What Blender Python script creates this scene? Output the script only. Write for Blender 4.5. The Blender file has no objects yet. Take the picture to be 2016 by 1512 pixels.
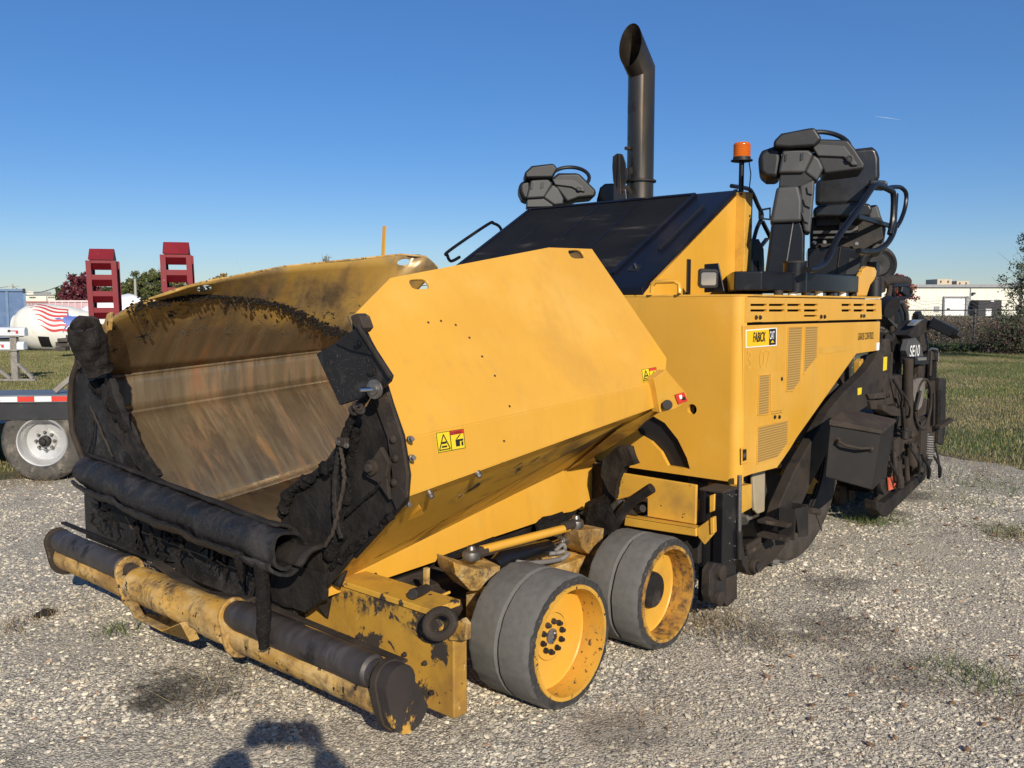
import bpy, bmesh, math, random
import numpy as np
from mathutils import Vector, Matrix, noise
random.seed(7); np.random.seed(7)
S = bpy.context.scene
COL = S.collection
R = math.radians

# ------------------------------------------------------------------ camera, sky, sun, exposure
CAM = Vector((-2.82, -2.239, 1.7))
YAW, PITCH, FPX = R(41.2354), R(5.0940), 1750.0
FWD = Vector((math.cos(YAW)*math.cos(PITCH), math.sin(YAW)*math.cos(PITCH), -math.sin(PITCH)))
RGT = Vector((math.sin(YAW), -math.cos(YAW), 0))
UPV = RGT.cross(FWD)
cd = bpy.data.cameras.new('camera'); cam = bpy.data.objects.new('camera', cd); COL.objects.link(cam)
cam.location = CAM
cam.rotation_euler = Matrix((RGT, UPV, -FWD)).transposed().to_euler()
cd.sensor_width = 36; cd.lens = FPX*36/2016; cd.clip_start = 0.02; cd.clip_end = 6000
S.camera = cam
SUN_EL, SUN_TRAVEL = R(25.2), R(56.0)          # light travels towards this bearing in the machine's frame
world = bpy.data.worlds.new('World'); S.world = world; world.use_nodes = True
wn = world.node_tree.nodes; wl = world.node_tree.links
bg = wn['Background']
sky = wn.new('ShaderNodeTexSky'); sky.sky_type = 'NISHITA'; sky.sun_disc = False
sky.sun_elevation = SUN_EL
to_sun = Vector((-math.cos(SUN_TRAVEL), -math.sin(SUN_TRAVEL)))
sky.sun_rotation = math.atan2(to_sun.x, to_sun.y)
sky.altitude = 100; sky.air_density = 1.0; sky.dust_density = 0.0; sky.ozone_density = 3.0
hs = wn.new('ShaderNodeHueSaturation'); hs.inputs['Saturation'].default_value = 1.38
tint = wn.new('ShaderNodeMix'); tint.data_type = 'RGBA'; tint.blend_type = 'MULTIPLY'; tint.inputs[0].default_value = 1; tint.inputs[7].default_value = (.82, .905, 1.19, 1)
wl.new(sky.outputs[0], hs.inputs['Color']); wl.new(hs.outputs[0], tint.inputs[6]); air = wn.new('ShaderNodeMix'); air.data_type = 'RGBA'; air.inputs[0].default_value = .17; air.inputs[7].default_value = (4.4, 6.6, 10.2, 1); wl.new(tint.outputs[2], air.inputs[6]); wl.new(air.outputs[2], bg.inputs[0]); bg.inputs[1].default_value = 0.074
sl = bpy.data.lights.new('sun', 'SUN'); sl.energy = 5.0; sl.angle = R(0.53); sl.color = (1, .91, .77)
so = bpy.data.objects.new('sun', sl); COL.objects.link(so)
d = Vector((math.cos(SUN_TRAVEL)*math.cos(SUN_EL), math.sin(SUN_TRAVEL)*math.cos(SUN_EL), -math.sin(SUN_EL)))
so.rotation_euler = d.to_track_quat('-Z', 'Y').to_euler(); so.location = (-8, -12, 12)
S.view_settings.view_transform = 'Standard'; S.view_settings.look = 'None'
S.view_settings.exposure = 0.08; S.view_settings.gamma = 1
S.view_settings.use_curve_mapping = False
S.cycles.max_bounces = 8

# ------------------------------------------------------------------ survey: sight lines met with real planes
def ray(u, v): return FWD + RGT*((u-1008)/FPX) - UPV*((v-756)/FPX)
def P(u, v, x=None, y=None, z=None):
    d = ray(u, v)
    if x is not None: t = (x-CAM.x)/d.x
    elif y is not None: t = (y-CAM.y)/d.y
    else: t = (z-CAM.z)/d.z
    return CAM + d*t
def PL(u, v, p, n):
    d = ray(u, v); return CAM + d*((Vector(p)-CAM).dot(n)/d.dot(n))
def at(u, v, D): return CAM + ray(u, v)*D
def PP(pts, **k): return [P(a, b, **k) for a, b in pts]

# ------------------------------------------------------------------ mesh helpers
class MB:
    def __init__(s): s.v = []; s.f = []; s.mi = []
    def add(s, vs, fs, mi=0):
        o = len(s.v); s.v += [tuple(a) for a in vs]; s.f += [tuple(i+o for i in f) for f in fs]; s.mi += [mi]*len(fs); return s
    def prism(s, poly, vec, mi=0):
        poly = [Vector(p) for p in poly]; vec = Vector(vec); n = len(poly)
        nrm = Vector((0, 0, 0))
        for i in range(n): nrm += poly[i].cross(poly[(i+1) % n])
        if nrm.dot(vec) > 0: poly = poly[::-1]
        vs = poly + [p+vec for p in poly]
        fs = [tuple(range(n)), tuple(range(2*n-1, n-1, -1))]
        for i in range(n): j = (i+1) % n; fs.append((j, i, i+n, j+n))
        return s.add(vs, fs, mi)
    def box(s, x0, x1, y0, y1, z0, z1, mi=0):
        return s.prism([(x0, y0, z0), (x1, y0, z0), (x1, y1, z0), (x0, y1, z0)], (0, 0, z1-z0), mi)
    def beam(s, a, b, w, h, up=(0, 0, 1), mi=0):
        a = Vector(a); b = Vector(b); d = (b-a); dn = d.normalized(); sd = dn.cross(Vector(up)).normalized(); u = sd.cross(dn)
        q = [a+sd*(sx*w/2)+u*(su*h/2) for sx, su in ((-1, -1), (1, -1), (1, 1), (-1, 1))]
        return s.prism(q, d, mi)
    def lathe(s, o, ax, prof, n=32, mi=0, closed=False, caps=True):
        o = Vector(o); ax = Vector(ax).normalized()
        e = ax.orthogonal().normalized(); g = ax.cross(e)
        vs = []; fs = []; m = len(prof)
        for r, t in prof:
            for k in range(n):
                a = 2*math.pi*k/n; vs.append(o+ax*t+(e*math.cos(a)+g*math.sin(a))*r)
        rng = m if closed else m-1
        for i in range(rng):
            i2 = (i+1) % m
            for k in range(n):
                k2 = (k+1) % n; fs.append((i*n+k, i*n+k2, i2*n+k2, i2*n+k))
        if not closed and caps:
            if prof[0][0] > 1e-6: fs.append(tuple(range(n))[::-1])
            if prof[-1][0] > 1e-6: fs.append(tuple((m-1)*n+k for k in range(n)))
        return s.add(vs, fs, mi)
    def cyl(s, a, b, r, r2=None, n=24, mi=0):
        a = Vector(a); b = Vector(b); return s.lathe(a, b-a, [(r, 0), (r if r2 is None else r2, (b-a).length)], n, mi)
    def tube(s, pts, r, n=10, mi=0, cap=True, closed=False):
        pts = [Vector(p) for p in pts]; m = len(pts); vs = []; fs = []; prev = None
        for i, p in enumerate(pts):
            if closed: d = pts[(i+1) % m]-pts[i-1]
            else: d = (pts[min(i+1, m-1)]-pts[max(i-1, 0)])
            d.normalize()
            if prev is None: e = d.orthogonal().normalized()
            else: e = (prev-d*prev.dot(d)).normalized()
            prev = e; g = d.cross(e); rr = r[i] if isinstance(r, (list, tuple)) else r
            for k in range(n): a = 2*math.pi*k/n; vs.append(p+(e*math.cos(a)+g*math.sin(a))*rr)
        for i in range(m if closed else m-1):
            i2 = (i+1) % m
            for k in range(n): k2 = (k+1) % n; fs.append((i*n+k, i*n+k2, i2*n+k2, i2*n+k))
        if cap and not closed: fs.append(tuple(range(n))[::-1]); fs.append(tuple((m-1)*n+k for k in range(n)))
        return s.add(vs, fs, mi)
    def grid(s, rows, mi=0):
        n = len(rows[0]); vs = [p for r in rows for p in r]
        fs = [(i*n+k, i*n+k+1, (i+1)*n+k+1, (i+1)*n+k) for i in range(len(rows)-1) for k in range(n-1)]
        return s.add(vs, fs, mi)
    def build(s, name, mats, parent=None, bevel=0, ang=35, smooth=True, solid=0, fixn=True):
        me = bpy.data.meshes.new(name); me.from_pydata(s.v, [], s.f)
        for m in (mats if isinstance(mats, (list, tuple)) else [mats]): me.materials.append(m)
        if any(s.mi): me.polygons.foreach_set('material_index', s.mi)
        if fixn:
            b = bmesh.new(); b.from_mesh(me); bmesh.ops.recalc_face_normals(b, faces=b.faces[:]); b.to_mesh(me); b.free()
        if smooth:
            me.polygons.foreach_set('use_smooth', [True]*len(me.polygons)); me.set_sharp_from_angle(angle=R(ang))
        o = bpy.data.objects.new(name, me); COL.objects.link(o)
        if parent: o.parent = parent
        if solid:
            m = o.modifiers.new('s', 'SOLIDIFY'); m.thickness = solid; m.offset = 0
        if bevel:
            m = o.modifiers.new('b', 'BEVEL'); m.width = bevel; m.segments = 3 if bevel >= .01 else 2; m.limit_method = 'ANGLE'; m.angle_limit = R(40); m.harden_normals = True
        return o
def cut(o, cutters):
    """cut openings out of a plate; the cutter meshes do not stay in the scene"""
    me = bpy.data.meshes.new('c'); me.from_pydata(cutters.v, [], cutters.f)
    b = bmesh.new(); b.from_mesh(me); bmesh.ops.recalc_face_normals(b, faces=b.faces[:]); b.to_mesh(me); b.free()
    c = bpy.data.objects.new('c', me); COL.objects.link(c)
    mods = [(m.type, m.width) for m in o.modifiers if m.type == 'BEVEL']
    for m in list(o.modifiers):
        if m.type == 'BEVEL': o.modifiers.remove(m)
    m = o.modifiers.new('k', 'BOOLEAN'); m.operation = 'DIFFERENCE'; m.object = c; m.solver = 'EXACT'
    dg = bpy.context.evaluated_depsgraph_get(); dg.update()
    new = bpy.data.meshes.new_from_object(o.evaluated_get(dg))
    o.modifiers.clear(); o.data = new; bpy.data.objects.remove(c)
    for t, w in mods:
        q = o.modifiers.new('b', 'BEVEL'); q.width = w; q.segments = 2; q.limit_method = 'ANGLE'; q.angle_limit = R(40); q.harden_normals = True
    return o
def tag(o, label=None, cat=None, group=None, kind=None):
    if label: o['label'] = label
    if cat: o['category'] = cat
    if group: o['group'] = group
    if kind: o['kind'] = kind
    return o
def empty(name, loc=(0, 0, 0), rz=0):
    o = bpy.data.objects.new(name, None); COL.objects.link(o); o.location = loc; o.rotation_euler.z = rz; o.empty_display_size = .1; return o
def kids(o): return [c for c in bpy.data.objects if c.parent == o]
def copy_tree(o, parent=None):
    ks = kids(o); c = o.copy(); COL.objects.link(c); c.parent = parent
    for k in ks: copy_tree(k, c)
    return c
def roughen(o, amp, scale, sub=0, maxlen=None):
    """real lumps: split long edges, then push the vertices about with noise"""
    me = o.data; b = bmesh.new(); b.from_mesh(me)
    bmesh.ops.triangulate(b, faces=b.faces[:])
    if maxlen:
        for _ in range(7):
            es = [e for e in b.edges if e.calc_length() > maxlen]
            if not es or len(b.verts) > 60000: break
            bmesh.ops.subdivide_edges(b, edges=es, cuts=1)
            bmesh.ops.triangulate(b, faces=[f for f in b.faces if len(f.verts) > 3])
    b.normal_update()
    for v in b.verts:
        p = v.co
        n = noise.fractal(p*scale, 1.0, 2.0, 4)*1.3+noise.noise(p*scale*.35)
        v.co = p+v.normal*(n*amp)+noise.noise_vector(p*scale*1.3)*amp*.4
    b.to_mesh(me); b.free()
    me.polygons.foreach_set('use_smooth', [True]*len(me.polygons)); me.update()
    return o

# ------------------------------------------------------------------ materials
def srgb(r, g, b): return tuple(((c/255+.055)/1.055)**2.4 if c > 10 else c/255/12.92 for c in (r, g, b))
def M(name, base, rough=.5, metal=0, var=.12, vscale=3, layers=(), bump=None, spec=.5, coat=0, coord='Object', stretch=None):
    """base colour with soft variation, then layers of dirt, rust or wear, each with its own noise mask"""
    m = bpy.data.materials.new(name); m.use_nodes = True; nt = m.node_tree; N = nt.nodes; L = nt.links
    bs = N['Principled BSDF']; tc = N.new('ShaderNodeTexCoord')
    def nz(scale, detail=6, st=(1, 1, 1), dist=0, rgh=.6, off=0):
        mp = N.new('ShaderNodeMapping'); mp.inputs['Scale'].default_value = st; mp.inputs['Location'].default_value = (off, off*1.7, off*.6)
        L.new(tc.outputs[coord], mp.inputs[0])
        t = N.new('ShaderNodeTexNoise'); t.inputs['Scale'].default_value = scale; t.inputs['Detail'].default_value = detail
        t.inputs['Roughness'].default_value = rgh; t.inputs['Distortion'].default_value = dist
        L.new(mp.outputs[0], t.inputs['Vector']); return t.outputs['Fac']
    def ramp(fac, lo, hi, smooth=True):
        r = N.new('ShaderNodeMapRange'); r.interpolation_type = 'SMOOTHSTEP' if smooth else 'LINEAR'
        r.inputs['From Min'].default_value = lo; r.inputs['From Max'].default_value = hi; L.new(fac, r.inputs[0]); return r.outputs[0]
    def mixc(f, a, b, mode='MIX'):
        x = N.new('ShaderNodeMix'); x.data_type = 'RGBA'; x.blend_type = mode
        if isinstance(f, float): x.inputs[0].default_value = f
        else: L.new(f, x.inputs[0])
        for s_, v in ((6, a), (7, b)):
            if isinstance(v, tuple): x.inputs[s_].default_value = (*v, 1)
            else: L.new(v, x.inputs[s_])
        return x.outputs[2]
    def mixf(f, a, b):
        x = N.new('ShaderNodeMix'); x.data_type = 'FLOAT'; L.new(f, x.inputs[0])
        for s_, v in ((2, a), (3, b)):
            if isinstance(v, (int, float)): x.inputs[s_].default_value = v
            else: L.new(v, x.inputs[s_])
        return x.outputs[0]
    def mul(a, b):
        x = N.new('ShaderNodeMath'); x.operation = 'MULTIPLY'; L.new(a, x.inputs[0])
        if isinstance(b, (int, float)): x.inputs[1].default_value = b
        else: L.new(b, x.inputs[1])
        return x.outputs[0]
    f0 = ramp(nz(vscale, 5, stretch or (1, 1, 1)), .25, .75)
    dark = tuple(c*(1-var) for c in base); lite = tuple(min(1, c*(1+var)) for c in base)
    c = mixc(f0, dark, lite); r = mixf(f0, rough*.9, min(1, rough*1.1)); me_ = None
    mt = metal; hgt = None
    for i, l in enumerate(layers):
        f = ramp(nz(l.get('scale', 5), l.get('detail', 8), l.get('st', (1, 1, 1)), l.get('dist', 0), l.get('rgh', .65), 3.1*i+1), l['lo'], l['hi'])
        if 'amt' in l: f = mul(f, l['amt'])
        for ax, a, b in l.get('mask', ()):
            sp = N.new('ShaderNodeSeparateXYZ'); L.new(tc.outputs[coord], sp.inputs[0])
            wob = N.new('ShaderNodeMath'); wob.operation = 'MULTIPLY_ADD'; L.new(nz(l.get('wob', 4), 4, off=9), wob.inputs[0])
            wob.inputs[1].default_value = l.get('wamt', .25); L.new(sp.outputs[ax], wob.inputs[2])
            f = mul(f, ramp(wob.outputs[0], a, b) if a < b else inv(N, L, ramp(wob.outputs[0], b, a)))
        c = mixc(f, c, l['col']); r = mixf(f, r, l.get('rough', rough))
        if 'metal' in l: mt = mixf(f, mt, l['metal'])
        if 'h' in l:
            hh = mul(f, l['h'])
            if hgt is None: hgt = hh
            else:
                ad = N.new('ShaderNodeMath'); ad.operation = 'ADD'; L.new(hgt, ad.inputs[0]); L.new(hh, ad.inputs[1]); hgt = ad.outputs[0]
    L.new(c, bs.inputs['Base Color']); L.new(r, bs.inputs['Roughness'])
    if isinstance(mt, (int, float)): bs.inputs['Metallic'].default_value = mt
    else: L.new(mt, bs.inputs['Metallic'])
    bs.inputs['Specular IOR Level'].default_value = spec
    if coat: bs.inputs['Coat Weight'].default_value = coat; bs.inputs['Coat Roughness'].default_value = .15
    if bump or hgt is not None:
        last = None
        if bump:
            for (sc, st_, dist) in bump:
                bp = N.new('ShaderNodeBump'); bp.inputs['Strength'].default_value = st_; bp.inputs['Distance'].default_value = dist
                L.new(nz(sc, 6), bp.inputs['Height'])
                if last: L.new(last, bp.inputs['Normal'])
                last = bp.outputs[0]
        if hgt is not None:
            bp = N.new('ShaderNodeBump'); bp.inputs['Strength'].default_value = .8; bp.inputs['Distance'].default_value = .01
            L.new(hgt, bp.inputs['Height'])
            if last: L.new(last, bp.inputs['Normal'])
            last = bp.outputs[0]
        L.new(last, bs.inputs['Normal'])
    return m
def inv(N, L, x):
    s_ = N.new('ShaderNodeMath'); s_.operation = 'SUBTRACT'; s_.inputs[0].default_value = 1; L.new(x, s_.inputs[1]); return s_.outputs[0]

YEL = (.67, .345, .038)
TAR = (.012, .010, .009); TARB = (.035, .027, .021); RUST = (.16, .06, .022); DUST = (.30, .25, .18)
chips = dict(col=(.05, .03, .02), scale=42, lo=.735, hi=.75, rough=.7)
faint = dict(col=(.74, .45, .11), scale=1.7, lo=.45, hi=.75, amt=.45, rough=.55)
streak = dict(col=(.50, .27, .05), scale=3, st=(5, 5, .5), lo=.5, hi=.8, amt=.4, rough=.55)
m_yel = M('yellow_paint', YEL, .30, var=.06, vscale=1.2, layers=[faint, streak, dict(col=(.42, .22, .05), scale=1.3, st=(1.5, 1.5, .6), lo=.55, hi=.75, amt=.35, rough=.55), dict(col=(.86, .68, .34), scale=34, st=(1, 1, 7), lo=.70, hi=.73, amt=.6, rough=.5), dict(col=(.30, .12, .03), scale=16, lo=.725, hi=.75, amt=.7, rough=.7), chips], bump=[(1.1, .22, .03), (60, .04, .002)], coat=.35)
m_yel_dirty = M('yellow_paint_dirty', (.60, .33, .045), .45, var=.1, layers=[streak, dict(col=(.22, .12, .035), scale=4, lo=.45, hi=.75, amt=.7, rough=.7), dict(col=TARB, scale=9, lo=.60, hi=.64, rough=.8, h=.2), chips], bump=[(40, .1, .003)])
m_yel_plate = M('ochre_scratched_paint', (.46, .255, .035), .5, var=.15, layers=[dict(col=(.20, .10, .025), scale=2.6, lo=.45, hi=.72, amt=.8, rough=.7), dict(col=(.62, .45, .18), scale=18, st=(1, 5, 1), lo=.62, hi=.70, amt=.7, rough=.5), dict(col=TARB, scale=5, lo=.575, hi=.60, rough=.85, h=.3, dist=.5), dict(col=TAR, scale=30, lo=.66, hi=.69, rough=.8, h=.2), dict(col=TARB, scale=12, lo=.40, hi=.52, rough=.85, mask=[(2, .19, .14)], wamt=.12), dict(col=TARB, scale=9, lo=.50, hi=.60, rough=.85, mask=[(2, .45, .52)], wamt=.12)], bump=[(25, .2, .004)])
m_yel_tar = M('yellow_paint_tarred', (.56, .30, .04), .5, var=.15, layers=[dict(col=(.60, .42, .18), scale=3, st=(3, 1, 3), lo=.35, hi=.65, amt=.8, rough=.5), dict(col=(.22, .12, .04), scale=2.2, lo=.42, hi=.66, amt=.85, rough=.6), dict(col=(.66, .50, .27), scale=4, st=(3, 1, 3), lo=.5, hi=.75, amt=.75, rough=.5), dict(col=TARB, scale=6, lo=.47, hi=.66, rough=.7, h=.1, dist=.4, rgh=.8, amt=.92), dict(col=(.16, .09, .03), scale=20, st=(1, .4, 1), lo=.5, hi=.7, rough=.6, amt=.7), dict(col=TAR, scale=26, lo=.61, hi=.64, rough=.8, h=.2), dict(col=(.75, .6, .35), scale=30, st=(1, 1, 6), lo=.68, hi=.72, rough=.5)], bump=[(25, .25, .004)])
m_yel_speck = M('yellow_paint_specked', (.62, .34, .045), .45, var=.08, layers=[streak, dict(col=TAR, scale=28, lo=.66, hi=.675, rough=.8, h=.3), dict(col=(.25, .15, .05), scale=2.5, lo=.5, hi=.75, amt=.6, rough=.7)], bump=[(40, .1, .003)])
m_under = M('yellow_paint_shade_smears', (.60, .33, .045), .30, var=.1, layers=[dict(col=(.12, .08, .035), scale=1.8, st=(1, 1.6, 2.5), dist=.8, lo=.50, hi=.66, amt=.85, rough=.55), dict(col=(.62, .52, .36), scale=9, st=(1, 6, 6), lo=.66, hi=.74, amt=.8, rough=.4), dict(col=TARB, scale=6, lo=.63, hi=.68, rough=.8)], bump=[(20, .08, .004)])  # shade painted in as olive smears, reflections as pale streaks; tar spots over both
m_tar = M('asphalt_coating', (.017, .014, .012), .72, spec=.3, var=.5, vscale=9, layers=[dict(col=(.05, .038, .03), scale=5, lo=.5, hi=.75, rough=.85, amt=.7), dict(col=(.10, .085, .075), scale=90, lo=.66, hi=.72, rough=.6, amt=.8)], bump=[(22, .6, .02), (110, .5, .006)])
m_tar_clump = M('asphalt_clump', (.013, .011, .010), .9, spec=.2, var=.5, vscale=20, layers=[dict(col=(.10, .08, .07), scale=130, lo=.6, hi=.68, rough=.7)], bump=[(60, .9, .02), (160, .8, .008)])
m_rubber = M('black_rubber', (.014, .013, .013), .55, spec=.3, var=.35, vscale=6, layers=[dict(col=(.07, .06, .052), scale=4, lo=.5, hi=.72, rough=.7, amt=.8), dict(col=(.14, .13, .12), scale=14, st=(1, 5, 1), lo=.64, hi=.72, rough=.7, amt=.5)], bump=[(30, .3, .008), (140, .3, .002)])
m_rubber_worn = M('worn_rubber_flap', (.015, .014, .014), .5, spec=.35, var=.35, vscale=5, layers=[dict(col=(.10, .085, .08), scale=2.6, lo=.52, hi=.66, rough=.9, amt=.55, h=.4), dict(col=(.12, .10, .095), scale=120, lo=.58, hi=.66, rough=.9, amt=.7, h=.3), dict(col=(.045, .04, .036), scale=7, dist=.8, lo=.5, hi=.68, rough=.6, amt=.8), dict(col=(.16, .13, .12), scale=80, lo=.66, hi=.7, rough=.7, amt=.8)], bump=[(9, .4, .02), (120, .3, .002)])
m_tread = M('grey_rubber_tread', (.125, .120, .110), .9, var=.12, vscale=30, layers=[dict(col=(.072, .073, .072), scale=6, lo=.45, hi=.75, amt=.5, rough=.9), dict(col=(.2, .2, .19), scale=60, lo=.64, hi=.72, amt=.6, rough=.9), dict(col=(.03, .03, .03), scale=26, lo=.71, hi=.73, rough=.9, h=-.3)], bump=[(70, .35, .003)])
m_armbrown = M('brown_dusty_steel', (.034, .026, .020), .7, spec=.3, var=.3, layers=[dict(col=(.10, .07, .048), scale=2.4, lo=.52, hi=.72, rough=.8, amt=.7), dict(col=(.02, .017, .015), scale=5, st=(1, 1, 2), lo=.55, hi=.62, rough=.7)], bump=[(45, .3, .004)])
m_rearside = M('brown_rubber_sidewall', (.050, .042, .035), .85, spec=.3, var=.25, vscale=10, layers=[dict(col=(.085, .07, .055), scale=3, lo=.45, hi=.7, rough=.9, amt=.7)], bump=[(60, .4, .003)])
m_sidewall = M('black_rubber_sidewall', (.035, .033, .032), .85, var=.4, vscale=20, layers=[dict(col=(.12, .11, .10), scale=45, lo=.58, hi=.66, rough=.9, amt=.8)], bump=[(50, .8, .012)])
m_darkmetal = M('dark_metal', (.018, .016, .015), .6, spec=.35, metal=.0, var=.4, vscale=6, layers=[dict(col=(.07, .052, .038), scale=3.5, lo=.48, hi=.7, rough=.8, amt=.75), dict(col=(.12, .10, .08), scale=70, lo=.68, hi=.72, rough=.7, amt=.7)], bump=[(45, .35, .005)])
m_browntar = M('brown_caked_metal', (.040, .030, .023), .8, spec=.3, var=.35, vscale=7, layers=[dict(col=(.022, .019, .017), scale=4, lo=.5, hi=.7, rough=.75, amt=.8), dict(col=(.14, .10, .07), scale=12, lo=.62, hi=.7, rough=.8, amt=.6)], bump=[(60, .5, .006)])
m_rustbar = M('worn_steel_roller', (.055, .046, .042), .5, metal=.25, var=.35, vscale=5, stretch=(1, 2.5, 1), layers=[dict(col=(.13, .11, .10), scale=4, st=(1, 3, 1), lo=.5, hi=.72, rough=.45, amt=.7), dict(col=(.014, .013, .013), scale=5, lo=.55, hi=.65, rough=.6)], bump=[(40, .3, .004)])
m_steel = M('bare_steel', (.26, .24, .22), .42, metal=.9, var=.2, vscale=20, layers=[dict(col=(.12, .09, .07), scale=25, lo=.5, hi=.7, rough=.6, metal=.2)])
m_chrome = M('chrome_rod', (.6, .6, .62), .15, metal=1, var=.05)
m_blackpaint = M('black_paint', (.007, .007, .009), .3, spec=.4, var=.2, layers=[dict(col=(.05, .045, .04), scale=5, lo=.55, hi=.8, rough=.6, amt=.5), dict(col=(.12, .11, .1), scale=80, lo=.7, hi=.73, rough=.6, amt=.5)], bump=[(30, .05, .003)])
m_hood = M('blue_black_hood_paint', (.005, .006, .012), .42, spec=.35, var=.2, layers=[dict(col=(.022, .02, .02), scale=2.2, lo=.5, hi=.75, rough=.6, amt=.7), dict(col=(.12, .11, .1), scale=90, lo=.71, hi=.735, rough=.6, amt=.5)], bump=[(2, .1, .02)])
m_grille = M('black_mesh_grille', (.010, .010, .011), .7, spec=.15, var=.3, layers=[dict(col=(.13, .11, .09), scale=3.0, st=(1.2, .3, 2.5), dist=.6, lo=.54, hi=.74, rough=.8, amt=.6)], bump=[(200, .8, .004)])
m_plastic = M('grey_plastic', (.046, .047, .048), .55, var=.12, layers=[dict(col=(.085, .08, .074), scale=4, lo=.5, hi=.75, amt=.5, rough=.65)], bump=[(200, .15, .001)])
m_plasticd = M('dark_plastic', (.010, .010, .011), .5, var=.2, layers=[dict(col=(.03, .028, .026), scale=3, lo=.5, hi=.8, amt=.4, rough=.6)], bump=[(200, .15, .001)])
m_vinyl = M('black_vinyl', (.016, .016, .017), .28, var=.2, layers=[dict(col=(.05, .047, .042), scale=3, lo=.5, hi=.8, amt=.5, rough=.45)], bump=[(4, .10, .03), (150, .1, .001)])
m_exh = M('sooty_exhaust_steel', (.10, .085, .07), .34, metal=.85, var=.25, vscale=3, stretch=(1, 1, .3), layers=[dict(col=(.15, .10, .06), scale=2.5, st=(2, 2, .4), lo=.45, hi=.75, rough=.5, amt=.8), dict(col=(.015, .014, .014), scale=3.5, lo=.52, hi=.66, rough=.7, amt=.8)], bump=[(60, .08, .002)])
m_int = M('worn_hopper_steel', (.29, .215, .13), .30, metal=.8, var=.22, vscale=4, stretch=(3.5, .5, .35), layers=[
    dict(col=(.42, .35, .23), scale=4, st=(7, .5, .35), lo=.48, hi=.75, rough=.3, amt=.7),
    dict(col=(.16, .11, .06), scale=1.2, st=(3, .6, .5), lo=.42, hi=.72, rough=.5, amt=.6, metal=.3),
    dict(col=(.17, .055, .018), scale=1.5, st=(7, 1.1, .9), dist=.4, lo=.50, hi=.70, rough=.7, metal=0, amt=.75),
    dict(col=(.26, .11, .02), scale=1.0, st=(3, .7, .6), lo=.58, hi=.72, rough=.7, metal=0, amt=.7),
    dict(col=(.10, .075, .05), scale=2.4, st=(10, .8, .6), lo=.54, hi=.72, rough=.6, metal=.1, amt=.5),
    dict(col=(.18, .14, .075), scale=3.2, st=(1.4, 1, 1), dist=.3, lo=.45, hi=.7, rough=.42, metal=.5, amt=.55),
    dict(col=(.25, .10, .02), scale=110, lo=.60, hi=.68, rough=.8, metal=0, amt=.45),
    dict(col=(.42, .25, .05), scale=2.0, lo=.28, hi=.55, rough=.5, metal=0, amt=.9, mask=[(2, 1.62, 1.82)], wamt=.3),  # yellow tone laid over the steel towards the top
    dict(col=TAR, scale=7, st=(1, 1, 1.5), dist=.3, rgh=.85, detail=14, lo=.55, hi=.57, rough=.85, metal=0, h=.12, mask=[(2, 1.60, 1.68), (2, 1.98, 1.86)], wamt=.35),
    dict(col=(.05, .035, .022), scale=9, lo=.55, hi=.7, rough=.8, metal=0, amt=.6, mask=[(2, .78, .66)])], bump=[(26, .07, .004)])
m_lens_or = M('orange_lens', (.75, .16, .01), .12, var=.15, spec=.6)
m_lens_or.node_tree.nodes['Principled BSDF'].inputs['Transmission Weight'].default_value = .35
m_lens = M('lamp_glass', (.42, .41, .38), .12, metal=.6, var=.1)
m_white = M('white_vinyl', (.8, .79, .76), .5, var=.03)
m_signyel = M('yellow_vinyl', (.72, .55, .02), .45, var=.03)
m_signor = M('sign_amber', (.85, .50, .01), .45, var=.03)
m_black = M('black_print', (.012, .012, .012), .5, var=.1)
m_red = M('red_print', (.55, .035, .02), .5, var=.1)
m_orange = M('orange_reflector', (.62, .12, .06), .5, var=.15, layers=[dict(col=(.15, .08, .05), scale=9, lo=.5, hi=.7, amt=.5)])
m_ghost = M('faded_number', (.665, .352, .044), .45, var=.03)
m_grillevent = M('vent_mesh', (.36, .235, .08), .5, var=.1)
# perforation rows on the vent mesh
nt = m_grillevent.node_tree; tc = nt.nodes.new('ShaderNodeTexCoord'); wv = nt.nodes.new('ShaderNodeTexWave'); wv.bands_direction = 'Z'; wv.inputs['Scale'].default_value = 22
wv.inputs['Distortion'].default_value = .4
nt.links.new(tc.outputs['Object'], wv.inputs[0]); mx = nt.nodes.new('ShaderNodeMix'); mx.data_type = 'RGBA'
mx.inputs[6].default_value = (.24, .15, .05, 1); mx.inputs[7].default_value = (.50, .29, .06, 1)
nt.links.new(wv.outputs['Fac'], mx.inputs[0]); nt.links.new(mx.outputs[2], nt.nodes['Principled BSDF'].inputs['Base Color'])
m_dkred = M('red_ramp_paint', (.19, .005, .012), .6, var=.12, layers=[dict(col=(.6, .45, .42), scale=7, st=(1, 1, 4), lo=.70, hi=.72, rough=.6), dict(col=(.12, .02, .02), scale=3, lo=.5, hi=.8, amt=.5)])


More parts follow.
